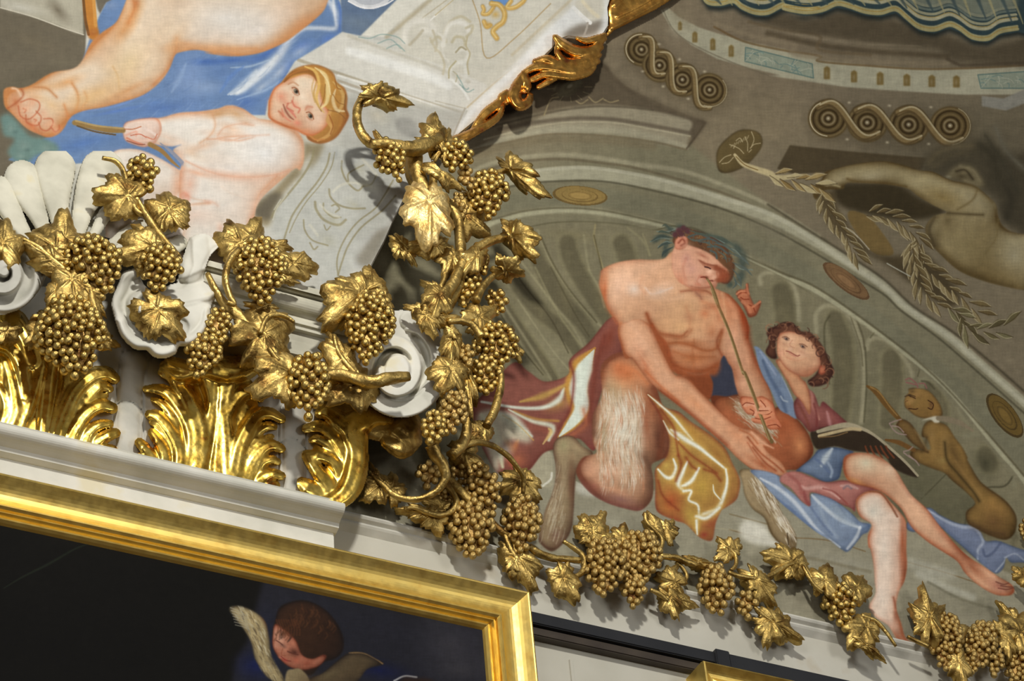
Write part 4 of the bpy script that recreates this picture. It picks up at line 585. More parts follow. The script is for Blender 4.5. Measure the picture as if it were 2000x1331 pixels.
    for a,w,co in (("N 1355 700 1380 680 1415 678",5,(196,124,88)),("N 1370 725 1400 705 1430 705",5,(190,116,82)),("N 1433 625 1440 670 1450 700",5,(186,112,80)),("N 1480 800 1510 780 1538 760",6,(194,120,86)),("N 1400 760 1440 790 1460 840",9,(190,118,84))): st(q(a),w,co,.8,.8)
    # ================================================= seated boy
    f(q("O 1520 0 1560 -20 1640 100 1740 230 1790 330 1820 460 1760 440 1690 400 1640 280 1560 140"),(104,120,146),1.2); cl=f(q("N 1490 1110 1530 1120 1600 1200 1700 1331 O 1790 320 1825 470 1760 440 1680 380 1600 200 1530 60 1500 -60"),(110,126,150),1.5); c.setid(cl,9)
    for a,w,co,al in (("O 1560 20 1620 160 1700 300 1740 420",[6,9,12,8],(76,92,120),.8),("O 1680 60 1740 200 1800 330",5,(156,166,180),.8),("N 1540 1150 1600 1240 1660 1331",5,(140,152,176),.7),("O 1700 300 1720 330 1750 340",4,(160,170,180),.7)): ss(q(a),w,co,al,cl,1.5)
    dr=c.form(q("O 1900 230 1960 280 2000 380 P 430 740 500 800 570 860 625 920 560 950 400 960 330 980 260 900 220 860 200 760 230 700 280 580"),(138,82,76),(104,54,52),8,ident=9)
    for a,w,co,al in (("P 300 600 340 680 350 760 400 880",[4,9,10,4],(172,118,104),.8),("P 460 820 480 900 490 940",[4,8,4],(176,126,124),.7),("P 360 760 380 850 380 930",5,(112,54,52),.8),("P 240 760 300 880 320 960",6,(118,64,52),.7),("P 420 760 520 820 560 900",5,(122,66,66),.6)): ss(q(a),w,co,al,dr,2)
    nk=c.form(q("P 60 420 110 410 200 480 260 560 300 600 330 700 335 790 320 840 260 740 200 680 160 600 100 500"),(206,152,112),(156,96,68),5,ident=9)
    sh=f(q("P 110 470 200 540 300 560 360 510 300 480 200 440"),(170,108,72),4,.6)
    hb=c.form(q("P 0 170 60 150 90 130 150 118 220 150 260 190 330 200 400 270 440 330 480 420 515 500 480 570 420 615 340 620 310 580 370 530 390 460 N 1900 1180 P 130 230 70 240 60 330 70 400 20 400 -20 350 10 280 N 1590 1010 1600 980"),(104,66,50),(66,42,36),6,ident=9)
    fb=c.form(q("P 70 260 90 210 150 190 220 200 300 240 360 300 400 380 410 450 380 500 300 545 220 530 150 490 100 430 70 360"),(204,156,120),(166,104,76),6,ident=9)
    for x,y,rx,ry,r,co,al in ((1540,665,14,12,0,(216,172,140),.8),(1565,690,16,12,20,(216,170,138),.8),(1525,688,8,10,0,(214,150,120),.7),(1580,665,14,8,20,(214,164,130),.7),(1546,700,16,8,20,(206,146,112),.6),(1590,710,12,12,0,(212,162,126),.6)): bl(x,y,rx,ry,r,co,al,fb)
    for x,y,r in ((1535,662,25),(1567,677,30)): bl(x,y,7,3.6,r,(120,84,70),.9); bl(x,y,4.4,2.6,r,(54,44,46),1); bl(x-2,y-1,1.2,1,0,(200,196,186),.9)
    for a,w,co,al in (("P 110 238 138 232 165 248",1.8,(110,70,54),.6),("P 245 290 275 292 305 312",1.8,(110,70,54),.6),("P 190 260 170 290 180 310 205 320",2,(180,122,96),.5),("P 142 345 168 352 200 370 228 384 246 378",2,(136,68,58),.85),("P 165 362 190 378 215 388",2.4,(190,116,100),.6),("P 120 330 130 380 180 410",2.5,(196,136,106),.5),("P 150 400 230 420 300 400",3,(200,140,106),.4)): ss(q(a),w,co,al,None,1.8)
    er=c.form(q("P 400 470 420 455 450 465 450 510 420 530 395 515"),(196,118,84),(150,78,56),3,ident=9)
    for k in range(46):
        p=cr(q("P 20 340 40 250 30 180 100 140 200 150 290 200 370 270 420 360 460 440 480 520 430 590 350 600"),10); o=p[int((k+.5)/46*(len(p)-1))]+rr.normal(0,4,2); t=rr.random()*6.28; R_=4+5*rr.random()
        st(np.array([o+(R_*math.cos(t+a),R_*math.sin(t+a)) for a in np.linspace(0,3.4,7)]),[2,4.5,2],((134,92,68),(74,46,40),(112,74,56),(150,104,76),(62,40,36))[k%5],1,.6)
    for x,y,rx,ry,r,co,al in ((1530,672,12,5,20,(160,104,82),.4),(1565,688,12,5,30,(160,104,82),.4),(1543,682,5,4,0,(218,172,146),.8),(1590,722,20,8,-20,(160,98,70),.5),(1572,728,18,8,20,(176,112,80),.5),(1555,640,16,5,10,(170,112,86),.5)): bl(x,y,rx,ry,r,co,al,fb)
    # lap cloths
    lc=c.form(q("P 220 1280 340 1180 400 1110 500 1095 600 1110 670 1140 590 1220 560 1331 Q 520 360 440 370 340 320 260 290"),(104,120,144),(66,80,106),6,ident=9)
    for a,w,co,al in (("Q 500 110 450 180 420 240",[6,16,8],(190,198,200),.8),("Q 360 180 420 230 480 300",6,(84,100,132),.7),("Q 470 220 500 280 490 330",6,(150,164,182),.7)): ss(q(a),w,co,al,lc,1.6)
    pk=c.form(q("Q 80 350 160 290 240 290 340 330 460 370 600 355 720 390 830 410 900 430 760 450 690 520 680 600 640 570 560 540 470 500 330 450 340 560 260 520 180 420"),(172,112,102),(128,70,66),6,ident=9)
    for a,w,co,al in (("Q 260 400 300 420 400 410 480 440 560 500",[4,8,10,8,4],(206,160,150),.8),("Q 570 400 640 400 700 420",[5,10,5],(190,150,142),.8),("Q 280 450 300 520 330 550",8,(140,70,68),.8),("Q 430 420 520 450 620 540",4,(140,70,64),.7),("Q 160 310 240 380 260 460",8,(156,84,78),.6),("Q 590 420 620 400 650 420",5,(120,104,110),.7)): ss(q(a),w,co,al,pk,1.6)
    bc=c.form(q("O 1460 880 1560 880 1680 920 Q 100 380 200 460 270 530 330 560 340 460 470 490 560 540 660 620 720 680 800 700 780 760 740 780 700 830 630 910 580 900 480 820 380 760 250 660 120 550 0 430 -60 360"),(124,140,164),(86,102,130),6,ident=9)
    for a,w,co,al in (("Q -60 340 80 420 200 520 300 640 400 760 560 880",[4,9,10,9,8,5],(200,206,212),.85),("Q 340 470 430 560 560 660 720 730",[5,9,10,6],(196,204,210),.85),("Q 720 720 690 800 620 890",[5,9,6],(196,202,208),.8),("Q 560 560 620 640 700 690",6,(90,106,136),.7),("Q 60 500 200 600 330 720 460 810",8,(92,112,150),.7),("Q 400 560 460 700 540 800",9,(144,158,176),.6),("Q 330 560 420 690 500 780",6,(98,114,146),.6),("Q 740 740 780 720 800 700",6,(84,104,136),.6)): ss(q(a),w,co,al,bc,1.5)
    f(q("Q 480 570 560 560 700 700 600 700"),(142,156,170),3,.6,bc)
    # blue cloth at the right, behind the far leg
    b3=c.form(q("Q 1080 700 1240 570 1350 630 1480 690 1600 710 1660 760 1700 830 1800 830 2000 900 2300 960 2300 1020 2000 1000 1900 1000 1860 960 1840 1040 1780 1085 1680 1020 1500 860 1300 700 1140 760"),(108,118,142),(72,84,108),6,ident=9)
    for a,w,co,al in (("Q 1250 590 1400 680 1520 720 1620 730 1680 830 1640 900 1640 970",[4,7,8,9,8,6,5],(156,164,180),.8),("Q 1820 840 1760 920 1700 950 1680 900",6,(78,88,114),.8),("Q 1780 1070 1840 1000 1860 960",4,(150,158,170),.7),("Q 1400 760 1560 880 1700 1000",8,(94,106,132),.6),("Q 1850 960 1930 930 2000 980",4,(146,154,168),.6)): ss(q(a),w,co,al,b3,1.6)
    # book
    bk=f(q("P 330 990 380 970 440 940 620 920 720 950 820 1000 940 1100 1060 1200 1170 1320 1120 1325 980 1260 900 1160 700 1130 640 1120 520 1090 380 1110"),(58,48,38),1.5); c.setid(bk,9)
    st(q("P 390 975 500 945 620 925 740 955 840 1010 960 1110 1080 1220 1170 1320"),[8,12,14,8,6,6,6,5],(150,140,114),.5); st(q("P 400 1010 520 980 640 955 720 960"),9,(168,150,112),.7); st(q("P 400 1020 520 1010 620 980"),3,(112,88,58),.8)
    for k in range(5): st(q("Q %d 90 %d 130 %d 180"%(760+k*40,775+k*42,800+k*46)),4.5,(112,62,40),.7,.9)
    # far leg, near leg
    l2=c.form(q("Q 585 240 600 170 680 140 800 150 900 190 1000 280 1060 380 1120 470 1240 580 1330 700 1440 830 1560 950 1700 1040 1800 1110 1900 1170 1925 1220 1890 1255 1780 1250 1650 1180 1540 1080 1480 990 1360 910 1240 830 1120 720 1040 580 920 470 820 420 700 390 640 370 600 320"),(206,160,126),(156,84,54),8,ident=9)
    for x,y,rx,ry,r,co,al in ((1690,905,30,22,10,(206,196,166),.95),(1740,915,26,20,40,(210,186,158),.8),(1780,960,30,14,50,(206,162,136),.7),(1840,1040,50,10,48,(176,116,88),.7),(1900,1110,50,14,42,(150,84,56),.8),(1950,1145,24,12,30,(160,96,80),.8),(1760,905,20,10,50,(190,100,60),.7),(1820,1000,50,6,50,(150,72,46),.7),(1670,940,20,6,20,(206,150,80),.6),(1880,1080,40,8,45,(126,64,42),.6)): bl(x,y,rx,ry,r,co,al,l2)
    for a in ("Q 1780 1150 1840 1170 1880 1160","Q 1800 1200 1860 1210 1910 1200","Q 1820 1180 1880 1190 1920 1190"): ss(q(a),2,(110,60,52),.7,l2,2)
    l1=c.form(q("Q 685 540 710 480 790 440 880 450 960 530 1040 620 1080 700 1080 900 1085 1000 L 1080 480 1060 560 1020 640 1000 760 1040 880 1080 1000 1180 1060 1200 1110 1150 1115 1060 1090 1000 1000 940 900 850 840 800 780 790 740 840 650 835 560 825 420 800 300 Q 785 880 780 790 810 700 720 640"),(214,190,170),(176,104,72),9,ident=9)
    for x,y,rx,ry,r,co,al in ((1705,1000,22,24,0,(212,206,190),.9),(1725,1070,20,60,0,(214,200,184),.8),(1722,1170,16,40,0,(210,196,182),.7),(1762,1060,7,80,0,(160,84,52),.85),(1766,1130,6,50,5,(130,66,42),.8),(1730,1225,20,14,30,(212,188,172),.8),(1752,1190,6,30,10,(150,76,50),.7),(1745,1250,8,20,-25,(208,180,164),.7),(1785,1270,12,6,20,(206,160,140),.8),(1740,985,20,16,40,(190,120,82),.5)): bl(x,y,rx,ry,r,co,al,l1)
    ss(q("Q 790 440 880 455 950 540 1010 640"),4,(124,70,46),.8,l1,2); ss(q("L 980 680 1000 760"),4,(140,72,48),.7,l1)
    # ================================================= monkey
    mk=c.form(q("P 1215 930 1260 890 1330 900 1400 930 1460 1020 1520 1100 1560 1180 Q 1560 200 1640 340 1700 400 1800 470 1880 540 1940 640 1930 760 1860 820 1740 790 1640 740 1560 690 1550 600 1620 540 1560 460 1440 360 1380 300 1300 270 1180 220 1110 160 1140 110 1220 120 1270 110 1240 30 P 1200 1010"),(126,98,54),(78,60,36),8,ident=10)
    for x,y,rx,ry,r,co,al in ((1845,870,10,30,0,(150,120,70),.8),(1820,850,8,20,0,(138,110,66),.6),(1865,890,10,40,-20,(90,70,42),.8),(1940,990,24,20,40,(142,108,58),.8),(1900,960,16,30,-40,(132,106,58),.7),(1940,1020,30,24,30,(110,80,50),.7),(1840,900,12,8,0,(140,120,70),.7)): bl(x,y,rx,ry,r,co,al,mk)
    ss(q("Q 1380 60 1400 200 1480 300 1600 440 1650 520"),5,(64,52,32),.8,mk)
    am=c.form(q("P 1040 880 1100 900 1150 960 1200 1060 1260 1140 1220 1130 1120 1060 1060 990 1000 930"),(116,90,52),(76,56,34),4,ident=10)
    pp=st(q("P 775 620 840 660 920 760 1000 850 1040 890"),[5,14,14,12,8],(104,76,40),.5); c.setid(pp,10); st(q("P 800 625 870 670 950 780 1010 850"),3,(134,104,58),.8)
    st(q("Q 920 40 1020 60 1100 100 1140 120"),[5,12,12,10],(110,78,42),.6)
    mh=c.form(q("P 1065 740 1075 700 1100 670 1100 640 1160 635 1240 650 1300 700 1350 780 1360 850 1300 870 1210 870 1150 850 1100 810 1070 780"),(132,102,56),(84,62,36),5,ident=10)
    for x,y,rx,ry,r,co,al in ((1785,785,12,8,0,(140,112,62),.8),(1775,795,8,5,0,(116,80,46),.6),(1782,765,8,4,0,(72,56,40),.7),(1800,768,22,6,10,(150,116,66),.7),(1825,800,10,14,0,(146,108,56),.7),(1818,790,5,8,0,(96,66,44),.8),(1782,758,10,4,-10,(66,54,44),.8)): bl(x,y,rx,ry,r,co,al,mh)
    for a,w in (("P 1100 795 1150 800 1170 795",2),("P 1110 700 1130 705 1150 715",2.4),("P 1075 740 1090 735",2),("P 1250 730 1290 760 1280 800 1250 790",2)): st(q(a),w,(62,40,28),.8,.9)
    for a in ("P 1075 570 1110 560 1160 600 1170 630","P 1080 590 1120 600 1160 610","P 1180 600 1220 600 1240 635"): st(q(a),3.5,(132,92,84),.7)
    for a in ("P 950 910 1000 890 1040 880","P 950 915 980 960 1020 990 1080 1000","P 970 930 1020 940 1060 980","Q 1060 130 1100 120 1130 95","Q 1060 140 1100 170 1150 200 1180 240","Q 1100 160 1160 210"): st(q(a),3,(142,120,112),.7,.85)
    bl(1779,783,9,6,0,(156,120,72),.8); bl(1790,772,8,4,0,(150,112,66),.6); bl(1776,772,4,3,0,(50,40,30),.9); st(q("P 1072 735 1100 745 1110 760"),3,(150,112,66),.8,.6); st(q("P 1070 700 1110 690 1150 700"),2,(60,44,32),.8,.7)
    for a,w,co,al in (("Q 1280 60 1300 160 1380 260",9,(146,116,66),.5),("Q 1240 20 1220 110 1200 130",5,(74,58,36),.5),("Q 1460 200 1560 340 1660 470",6,(140,108,62),.5),("Q 1700 560 1780 560 1860 620",10,(140,106,60),.5),("Q 1600 700 1720 760 1840 780",10,(78,58,40),.5),("P 1140 960 1200 1040 1240 1120",4,(140,110,66),.5)): ss(q(a),w,co,al)
    cf=f(q("P 1200 890 1260 865 1320 855 1340 900 1300 905 1270 880"),(176,170,150),1); st(q("P 1330 870 1400 880 1480 900 1540 930 1600 970"),[12,16,14,10,4],(124,112,90),.6); c.setid(cf,10)
    g=c.a.mean(2,keepdims=True); c.a[:]=g+(c.a-g)*.84; c.a[:]=np.clip(.40+(c.a-.40)*1.14,0.02,1)
    return c
def paint_dark():
    c=Canvas(-700,860,1100,1700,(20,19,17)); f=c.fill; bl=c.blob; st=c.stroke; ss=c.sst
    f(q("Z 430 60 380 250 340 420 280 520 220 800 1600 900 1600 360 1000 260"),(38,38,46),4,smooth=False)
    for x,y,rx,ry,r,co,al in ((880,1260,70,50,10,(62,60,66),.9),(850,1210,40,30,20,(50,49,55),.8),(900,1310,60,30,0,(66,64,68),.7),(500,1300,40,30,0,(26,34,84),.9),(520,1250,30,60,0,(34,40,66),.6),(740,1310,60,20,10,(24,30,70),.9),(620,1150,80,20,10,(34,34,42),.8),(700,1180,60,30,0,(36,36,42),.7),(790,1180,30,50,-30,(32,31,35),.8),(940,1300,16,60,0,(52,52,60),.6),
                              (150,1050,200,60,14,(24,23,20),.7),(100,1250,300,90,0,(17,16,15),.7)): bl(x,y,rx,ry,r,co,al)
    st(q("X 20 830 120 770 260 700 400 620 480 590"),[2,5,8,5,2],(36,42,32),1,.8)
    # wing
    wg=c.form(q("Z 245 270 300 262 370 290 420 340 440 420 450 500 480 560 510 610 520 700 470 640 420 600 370 520 350 440 310 370 270 320"),(176,158,116),(86,76,58),6,ident=1)
    r=np.random.default_rng(4)
    for k in range(120):
        u=r.random(); p=cr(q("Z 260 275 330 300 370 360 390 440 420 520 480 600"),10); o=p[int(u*(len(p)-1))]+r.normal(0,9,2); st(np.array([o,o+(4,5),o+(7,13)]),[.8,4,.6],((196,182,142),(120,104,74),(212,204,176),(90,78,60))[k%4],1,.5,wg)
    for k in range(7): st(q("Z %d %d %d %d %d %d"%(250+k*4,270+k*14,290+k*6,285+k*14,330+k*3,310+k*14)),2.5,(168,164,146),.9,.6)
    ss(q("Z 400 300 440 380 460 480"),5,(120,70,40),.6,wg)
    w2=c.form(q("Z 700 590 760 540 830 490 900 490 960 520 1000 545 920 570 880 620 800 700 640 800 620 640"),(88,74,54),(44,36,30),8,ident=1); st(q("Z 830 490 900 492 960 520 995 545"),4,(150,120,80),.8,.8,w2)
    bl(640,1320,30,10,-20,(120,106,76),.6,w2); bl(700,1310,24,12,-30,(96,80,56),.6,w2)
    hb=c.form(q("Z 470 330 490 270 550 240 620 235 700 270 760 330 800 410 800 480 760 520 700 540 640 600 560 560 480 480 455 400"),(58,38,27),(34,25,22),8,ident=1)
    fc=c.form(q("Z 458 400 470 350 520 380 570 430 600 500 650 520 700 500 720 510 690 550 640 570 590 575 540 560 500 530 470 490 455 450"),(176,112,88),(112,56,40),5,ident=1)
    for x,y,rx,ry,r_,co,al in ((540,1240,8,16,-20,(204,148,124),.9),(560,1268,10,8,0,(206,136,108),.9),(578,1290,10,8,0,(196,108,84),.9),(575,1275,14,9,30,(66,34,28),.85),(552,1262,9,4,30,(62,36,32),.9),(600,1296,14,8,-10,(150,76,56),.8),(556,1290,8,4,30,(176,70,60),.8),(545,1285,6,4,0,(206,130,108),.8)): bl(x,y,rx,ry,r_,co,al,fc)
    for x,y,rx,ry,r_,co,al in ((548,1250,12,20,-15,(214,164,138),.8),(596,1288,14,8,10,(176,104,80),.7),(538,1262,5,8,0,(206,150,126),.7)): bl(x,y,rx,ry,r_,co,al,fc)
    for a,w,co in (("Z 474 430 490 440 505 452",3.4,(84,46,38)),("Z 530 484 556 494 580 500",4,(90,48,38)),("Z 498 508 520 526 545 532",2.2,(120,48,42)),("Z 505 470 500 500 520 505",2.2,(150,84,62))): st(q(a),w,co,1,.7)
    for k in range(70):
        u=r.random()*3.1+3.1; o=np.array((350+620/2.5+r.normal(0,1)+62*math.cos(u)*(.4+.6*r.random()),1080+400/2.5+60*math.sin(u)*(.4+.6*r.random()))); st(np.array([o,o+(2,6),o+(-3,13)]),5,((84,52,34),(44,30,24),(92,58,36))[k%3],1,.4,hb)
    for k in range(9): st(q("Z %d 330 %d 370 %d 405"%(475+k*12,484+k*13,476+k*14)),5,(92,54,34),1,.5)
    f(q("Z 520 600 560 570 600 575 640 640 640 800 520 800"),(150,134,100),2); bl(600,1330,30,20,0,(90,70,50),.5); st(q("Z 1050 628 1100 605 1160 610"),5,(170,170,172),.8); f(q("Z 1080 628 1150 615 1250 640 1250 800 1050 800"),(50,36,30),3)
    return c
# ---------------------------------------------------------------- geometry helpers
def P(px, py, d=0.):
    """point of the plane y=-d behind photo pixel px,py"""
    px = np.asarray(px, float); py = np.asarray(py, float)
    v = np.stack([px - IW / 2, py - IH / 2, np.full(px.shape, FPX)], -1) @ RW.T
    t = (-np.asarray(d, float) - CAM[1]) / v[..., 1]
    return CAM + v * t[..., None]
def proj(p):
    v = (np.asarray(p, float) - CAM) @ RW
    return v[..., 0] / v[..., 2] * FPX + IW / 2, v[..., 1] / v[..., 2] * FPX + IH / 2
PX = 0.00198                                   # metres per photo pixel at the wall
def dR(p): z = np.maximum(p[..., 2] - 8.15, 0); return .12 * z * z
def dL(p): t = np.clip((p[..., 2] - 7.85) / .65, 0, 1); t = t * t * (3 - 2 * t); return .26 - .20 * t + dR(p)
def PS(px, py, surf, off=0.):
    d = np.zeros(np.shape(px)); 
    for _ in range(14): p = P(px, py, d); d = surf(p) + off
    return P(px, py, d)
def V(p): return Vector((float(p[0]), float(p[1]), float(p[2])))
def label(o, lab=None, cat=None, group=None, kind=None):
    if lab: o['label'] = lab
    if cat: o['category'] = cat
    if group: o['group'] = group
    if kind: o['kind'] = kind
    return o
def empty(name, loc, lab, cat, group=None):
    o = bpy.data.objects.new(name, None); o.empty_display_size = .05; C.objects.link(o); o.location = V(loc); label(o, lab, cat, group); return o
def put(name, me, mat=None, parent=None, smooth=True):
    if mat is not None: me.materials.clear(); me.materials.append(mat)
    if smooth: me.polygons.foreach_set('use_smooth', [True] * len(me.polygons))
    o = bpy.data.objects.new(name, me); C.objects.link(o)
    if parent is not None:
        o.parent = parent; o.matrix_parent_inverse = Matrix.Translation(-parent.location)
    return o
def mesh(name, v, f, mat=None, parent=None, smooth=True):
    me = bpy.data.meshes.new(name); me.from_pydata([tuple(map(float, a)) for a in v], [], [tuple(int(i) for i in a) for a in f]); me.update()
    return put(name, me, mat, parent, smooth)
def tube(name, pts, rad, d, mat, parent, n=10, px=True, knob=.12, seed=1):
    """a stem along photo pixels at depth d (number or list), radius in photo pixels"""
    r = random.Random(seed); pts = np.asarray(pts, float)
    dd = np.interp(np.linspace(0, 1, len(pts)), np.linspace(0, 1, len(d)), d) if hasattr(d, '__len__') else np.full(len(pts), d)
    q3 = cr(np.column_stack([P(pts[:, 0], pts[:, 1], dd)]), 5)
    rr = np.interp(np.linspace(0, 1, len(q3)), np.linspace(0, 1, len(rad)), rad) if hasattr(rad, '__len__') else np.full(len(q3), rad)
    rr = rr * PX; v = []; f = []; up = np.array([.2, -1., .15])
    for i, p in enumerate(q3):
        t = q3[min(i + 1, len(q3) - 1)] - q3[max(i - 1, 0)]; t /= np.linalg.norm(t) + 1e-9
        a = np.cross(t, up); a /= np.linalg.norm(a) + 1e-9; b = np.cross(a, t)
        for k in range(n):
            th = 2 * math.pi * k / n; s = rr[i] * (1 + knob * (r.random() - .5) + .08 * math.sin(3 * th + i * .8))
            v.append(p + (a * math.cos(th) + b * math.sin(th)) * s)
    for i in range(len(q3) - 1):
        for k in range(n): f.append((i * n + k, i * n + (k + 1) % n, (i + 1) * n + (k + 1) % n, (i + 1) * n + k))
    f.append(tuple(range(n - 1, -1, -1))); f.append(tuple((len(q3) - 1) * n + k for k in range(n)))
    return mesh(name, v, f, mat, parent)
class Relief:
    """carved relief: strokes and patches are pressed into one height field, then cut out as a closed mesh"""
    def __init__(s, x0, y0, x1, y1, cell=2.):
        s.c = cell; s.x = np.arange(x0, x1 + cell, cell); s.y = np.arange(y0, y1 + cell, cell)
        s.X, s.Y = np.meshgrid(s.x, s.y); s.H = np.zeros_like(s.X)
    def bump(s, pts, w, h, kind='round', lift=0., mode='max', n=6):
        p = cr(pts, n) if len(pts) > 2 else cr(pts, 6); w = np.asarray(w, float) if hasattr(w, '__len__') else np.array([w, w], float)
        w = np.interp(np.linspace(0, 1, len(p)), np.linspace(0, 1, len(w)), w) / 2.
        h = np.interp(np.linspace(0, 1, len(p)), np.linspace(0, 1, len(h)), h) if hasattr(h, '__len__') else np.full(len(p), float(h))
        m = w.max() + s.c; i0 = max(0, int((p[:, 0].min() - m - s.x[0]) / s.c)); i1 = min(len(s.x), int((p[:, 0].max() + m - s.x[0]) / s.c) + 2)
        j0 = max(0, int((p[:, 1].min() - m - s.y[0]) / s.c)); j1 = min(len(s.y), int((p[:, 1].max() + m - s.y[0]) / s.c) + 2)
        if i1 <= i0 or j1 <= j0: return
        X = s.X[j0:j1, i0:i1]; Y = s.Y[j0:j1, i0:i1]; U = np.full(X.shape, 9.); S = np.ones(X.shape); Hh = np.zeros(X.shape)
        for k in range(len(p) - 1):
            a = p[k]; d = p[k + 1] - a; L2 = d @ d + 1e-9; t = np.clip(((X - a[0]) * d[0] + (Y - a[1]) * d[1]) / L2, 0, 1)
            dx = X - a[0] - t * d[0]; dy = Y - a[1] - t * d[1]; D = np.sqrt(dx * dx + dy * dy); R = w[k] + (w[k + 1] - w[k]) * t; u = D / np.maximum(R, .3)
            b = u < U; U[b] = u[b]; Hh[b] = (h[k] + (h[k + 1] - h[k]) * t)[b]; S[b] = np.sign(dx * d[1] - dy * d[0])[b]
        ins = U < 1; u = np.clip(U, 0, 1); rd = np.sqrt(np.maximum(1 - u * u, 0))
        if kind == 'round': v = rd
        elif kind == 'leaf': v = rd * (1 - .20 * np.exp(-(u / .45) ** 2))
        elif kind == 'flute': v = np.sqrt(np.maximum(1 - u ** 3.4, 0))
        elif kind == 'flat': v = np.minimum(1, (1 - u) * 7)
        elif kind == 'cove': v = np.minimum(1, (1 - u) * 7) * (.45 + .55 * u * u)
        elif kind == 'tilt': v = np.minimum(1, (1 - u) * 6) * (.65 + .35 * u * S)
        elif kind == 'ridge': v = np.maximum(1 - u, 0) ** 1.3
        v = v * Hh + lift
        T = s.H[j0:j1, i0:i1]
        if mode == 'max': T[ins] = np.maximum(T[ins], v[ins])
        elif mode == 'cut': k = ins & (T > 0); T[k] = np.maximum(T[k] - (v * (1 - u))[k], .001)
        elif mode == 'add': k = ins & (T > 0); T[k] += v[k]
        elif mode == 'set': T[ins] = v[ins]
    def area(s, pts, h, edge=10, p=.5, mode='max', smooth=True):
        """patch with rounded rim"""
        q_ = cr(pts, 6, True) if smooth else np.asarray(pts, float)
        ins = np.zeros(s.X.shape, bool); D = np.full(s.X.shape, 1e9)
        nx = np.roll(q_, -1, 0)
        for a, b in zip(q_, nx):
            k = ((a[1] <= s.Y) & (b[1] > s.Y)) | ((b[1] <= s.Y) & (a[1] > s.Y))
            with np.errstate(divide='ignore', invalid='ignore'): xi = a[0] + (s.Y - a[1]) * (b[0] - a[0]) / (b[1] - a[1])
            ins ^= k & (s.X < xi)
            d = b - a; L2 = d @ d + 1e-9; t = np.clip(((s.X - a[0]) * d[0] + (s.Y - a[1]) * d[1]) / L2, 0, 1)
            D = np.minimum(D, (s.X - a[0] - t * d[0]) ** 2 + (s.Y - a[1] - t * d[1]) ** 2)
        D = np.sqrt(D); u = np.clip(D / edge, 0, 1); v = h * (1 - (1 - u) ** 2) ** p
        if mode == 'max': s.H[ins] = np.maximum(s.H[ins], np.maximum(v, .001)[ins])
        else: s.H[ins] = np.maximum(v, .001)[ins]
        return ins, D
    def build(s, name, d0, mat, parent=None, back=.02, surf=None, blurs=0, noise=0.):
        H = s.H * PX; ins = H > 0
        if blurs:
            Hb = H.copy()
            for _ in range(blurs):
                Hp = np.pad(Hb, 1, mode='edge'); wv = np.pad(ins.astype(float), 1); Hb = sum(Hp[a:a + H.shape[0], b:b + H.shape[1]] * wv[a:a + H.shape[0], b:b + H.shape[1]] for a in range(3) for b in range(3)) / np.maximum(sum(wv[a:a + H.shape[0], b:b + H.shape[1]] for a in range(3) for b in range(3)), 1)
            H = np.where(ins, Hb, 0)
        if noise:
            r = np.random.default_rng(abs(int(s.x[0])) + 7); n = blur(r.standard_normal(H.shape).astype(np.float32), 2.); H = H + n / n.std() * noise * PX * ins
        # rim vertices: cells touching the inside
        cellin = ins[:-1, :-1] | ins[1:, :-1] | ins[:-1, 1:] | ins[1:, 1:]
        use = np.zeros(H.shape, bool); use[:-1, :-1] |= cellin; use[1:, :-1] |= cellin; use[:-1, 1:] |= cellin; use[1:, 1:] |= cellin
        idx = -np.ones(H.shape, int); idx[use] = np.arange(use.sum())
        X = s.X.copy(); Y = s.Y.copy()
        rim = use & ~ins                     # pull the outside ring in so the outline is not stepped
        sx = np.zeros(H.shape); sy = np.zeros(H.shape); sn = np.zeros(H.shape)
        for a in (-1, 0, 1):
            for b in (-1, 0, 1):
                if a or b:
                    q1 = np.roll(np.roll(ins, a, 0), b, 1); sx += q1 * np.roll(np.roll(s.X, a, 0), b, 1); sy += q1 * np.roll(np.roll(s.Y, a, 0), b, 1); sn += q1
        k = rim & (sn > 0); X[k] = X[k] * .35 + (sx / np.maximum(sn, 1))[k] * .65; Y[k] = Y[k] * .35 + (sy / np.maximum(sn, 1))[k] * .65
        Hh = np.where(rim, -back, H)
        dd = d0 + Hh[use]
        if surf is None: v = P(X[use], Y[use], dd)
        else: v = PS(X[use], Y[use], surf, dd)
        j, i = np.nonzero(cellin)
        F = np.stack([idx[j, i], idx[j + 1, i], idx[j + 1, i + 1], idx[j, i + 1]], 1)
        me = bpy.data.meshes.new(name); me.vertices.add(len(v)); me.vertices.foreach_set('co', v.astype(np.float32).ravel())
        me.loops.add(F.size); me.loops.foreach_set('vertex_index', F.ravel().astype(np.int32)); me.polygons.add(len(F))
        me.polygons.foreach_set('loop_start', np.arange(0, F.size, 4, dtype=np.int32)); me.polygons.foreach_set('loop_total', np.full(len(F), 4, np.int32)); me.update(calc_edges=True)
        return put(name, me, mat, parent)
def prism(name, prof, x0, x1, mat, parent=None, smooth=False):
    """moulding: closed profile of (depth, z) swept along the wall"""
    n = len(prof); v = [(x0, -d, z) for d, z in prof] + [(x1, -d, z) for d, z in prof]
    f = [(i, (i + 1) % n, n + (i + 1) % n, n + i) for i in range(n)] + [tuple(range(n - 1, -1, -1)), tuple(range(n, 2 * n))]
    return mesh(name, v, f, mat, parent, smooth)
def box(name, a, b, mat, parent=None, bev=.004):
    bm = bmesh.new(); bmesh.ops.create_cube(bm, size=1)
    for vv in bm.verts: vv.co = Vector([(a[i] + b[i]) / 2 + vv.co[i] * (b[i] - a[i]) for i in range(3)])
    if bev: bmesh.ops.bevel(bm, geom=bm.edges[:], offset=bev, segments=2, affect='EDGES')
    me = bpy.data.meshes.new(name); bm.to_mesh(me); bm.free(); return put(name, me, mat, parent, False)
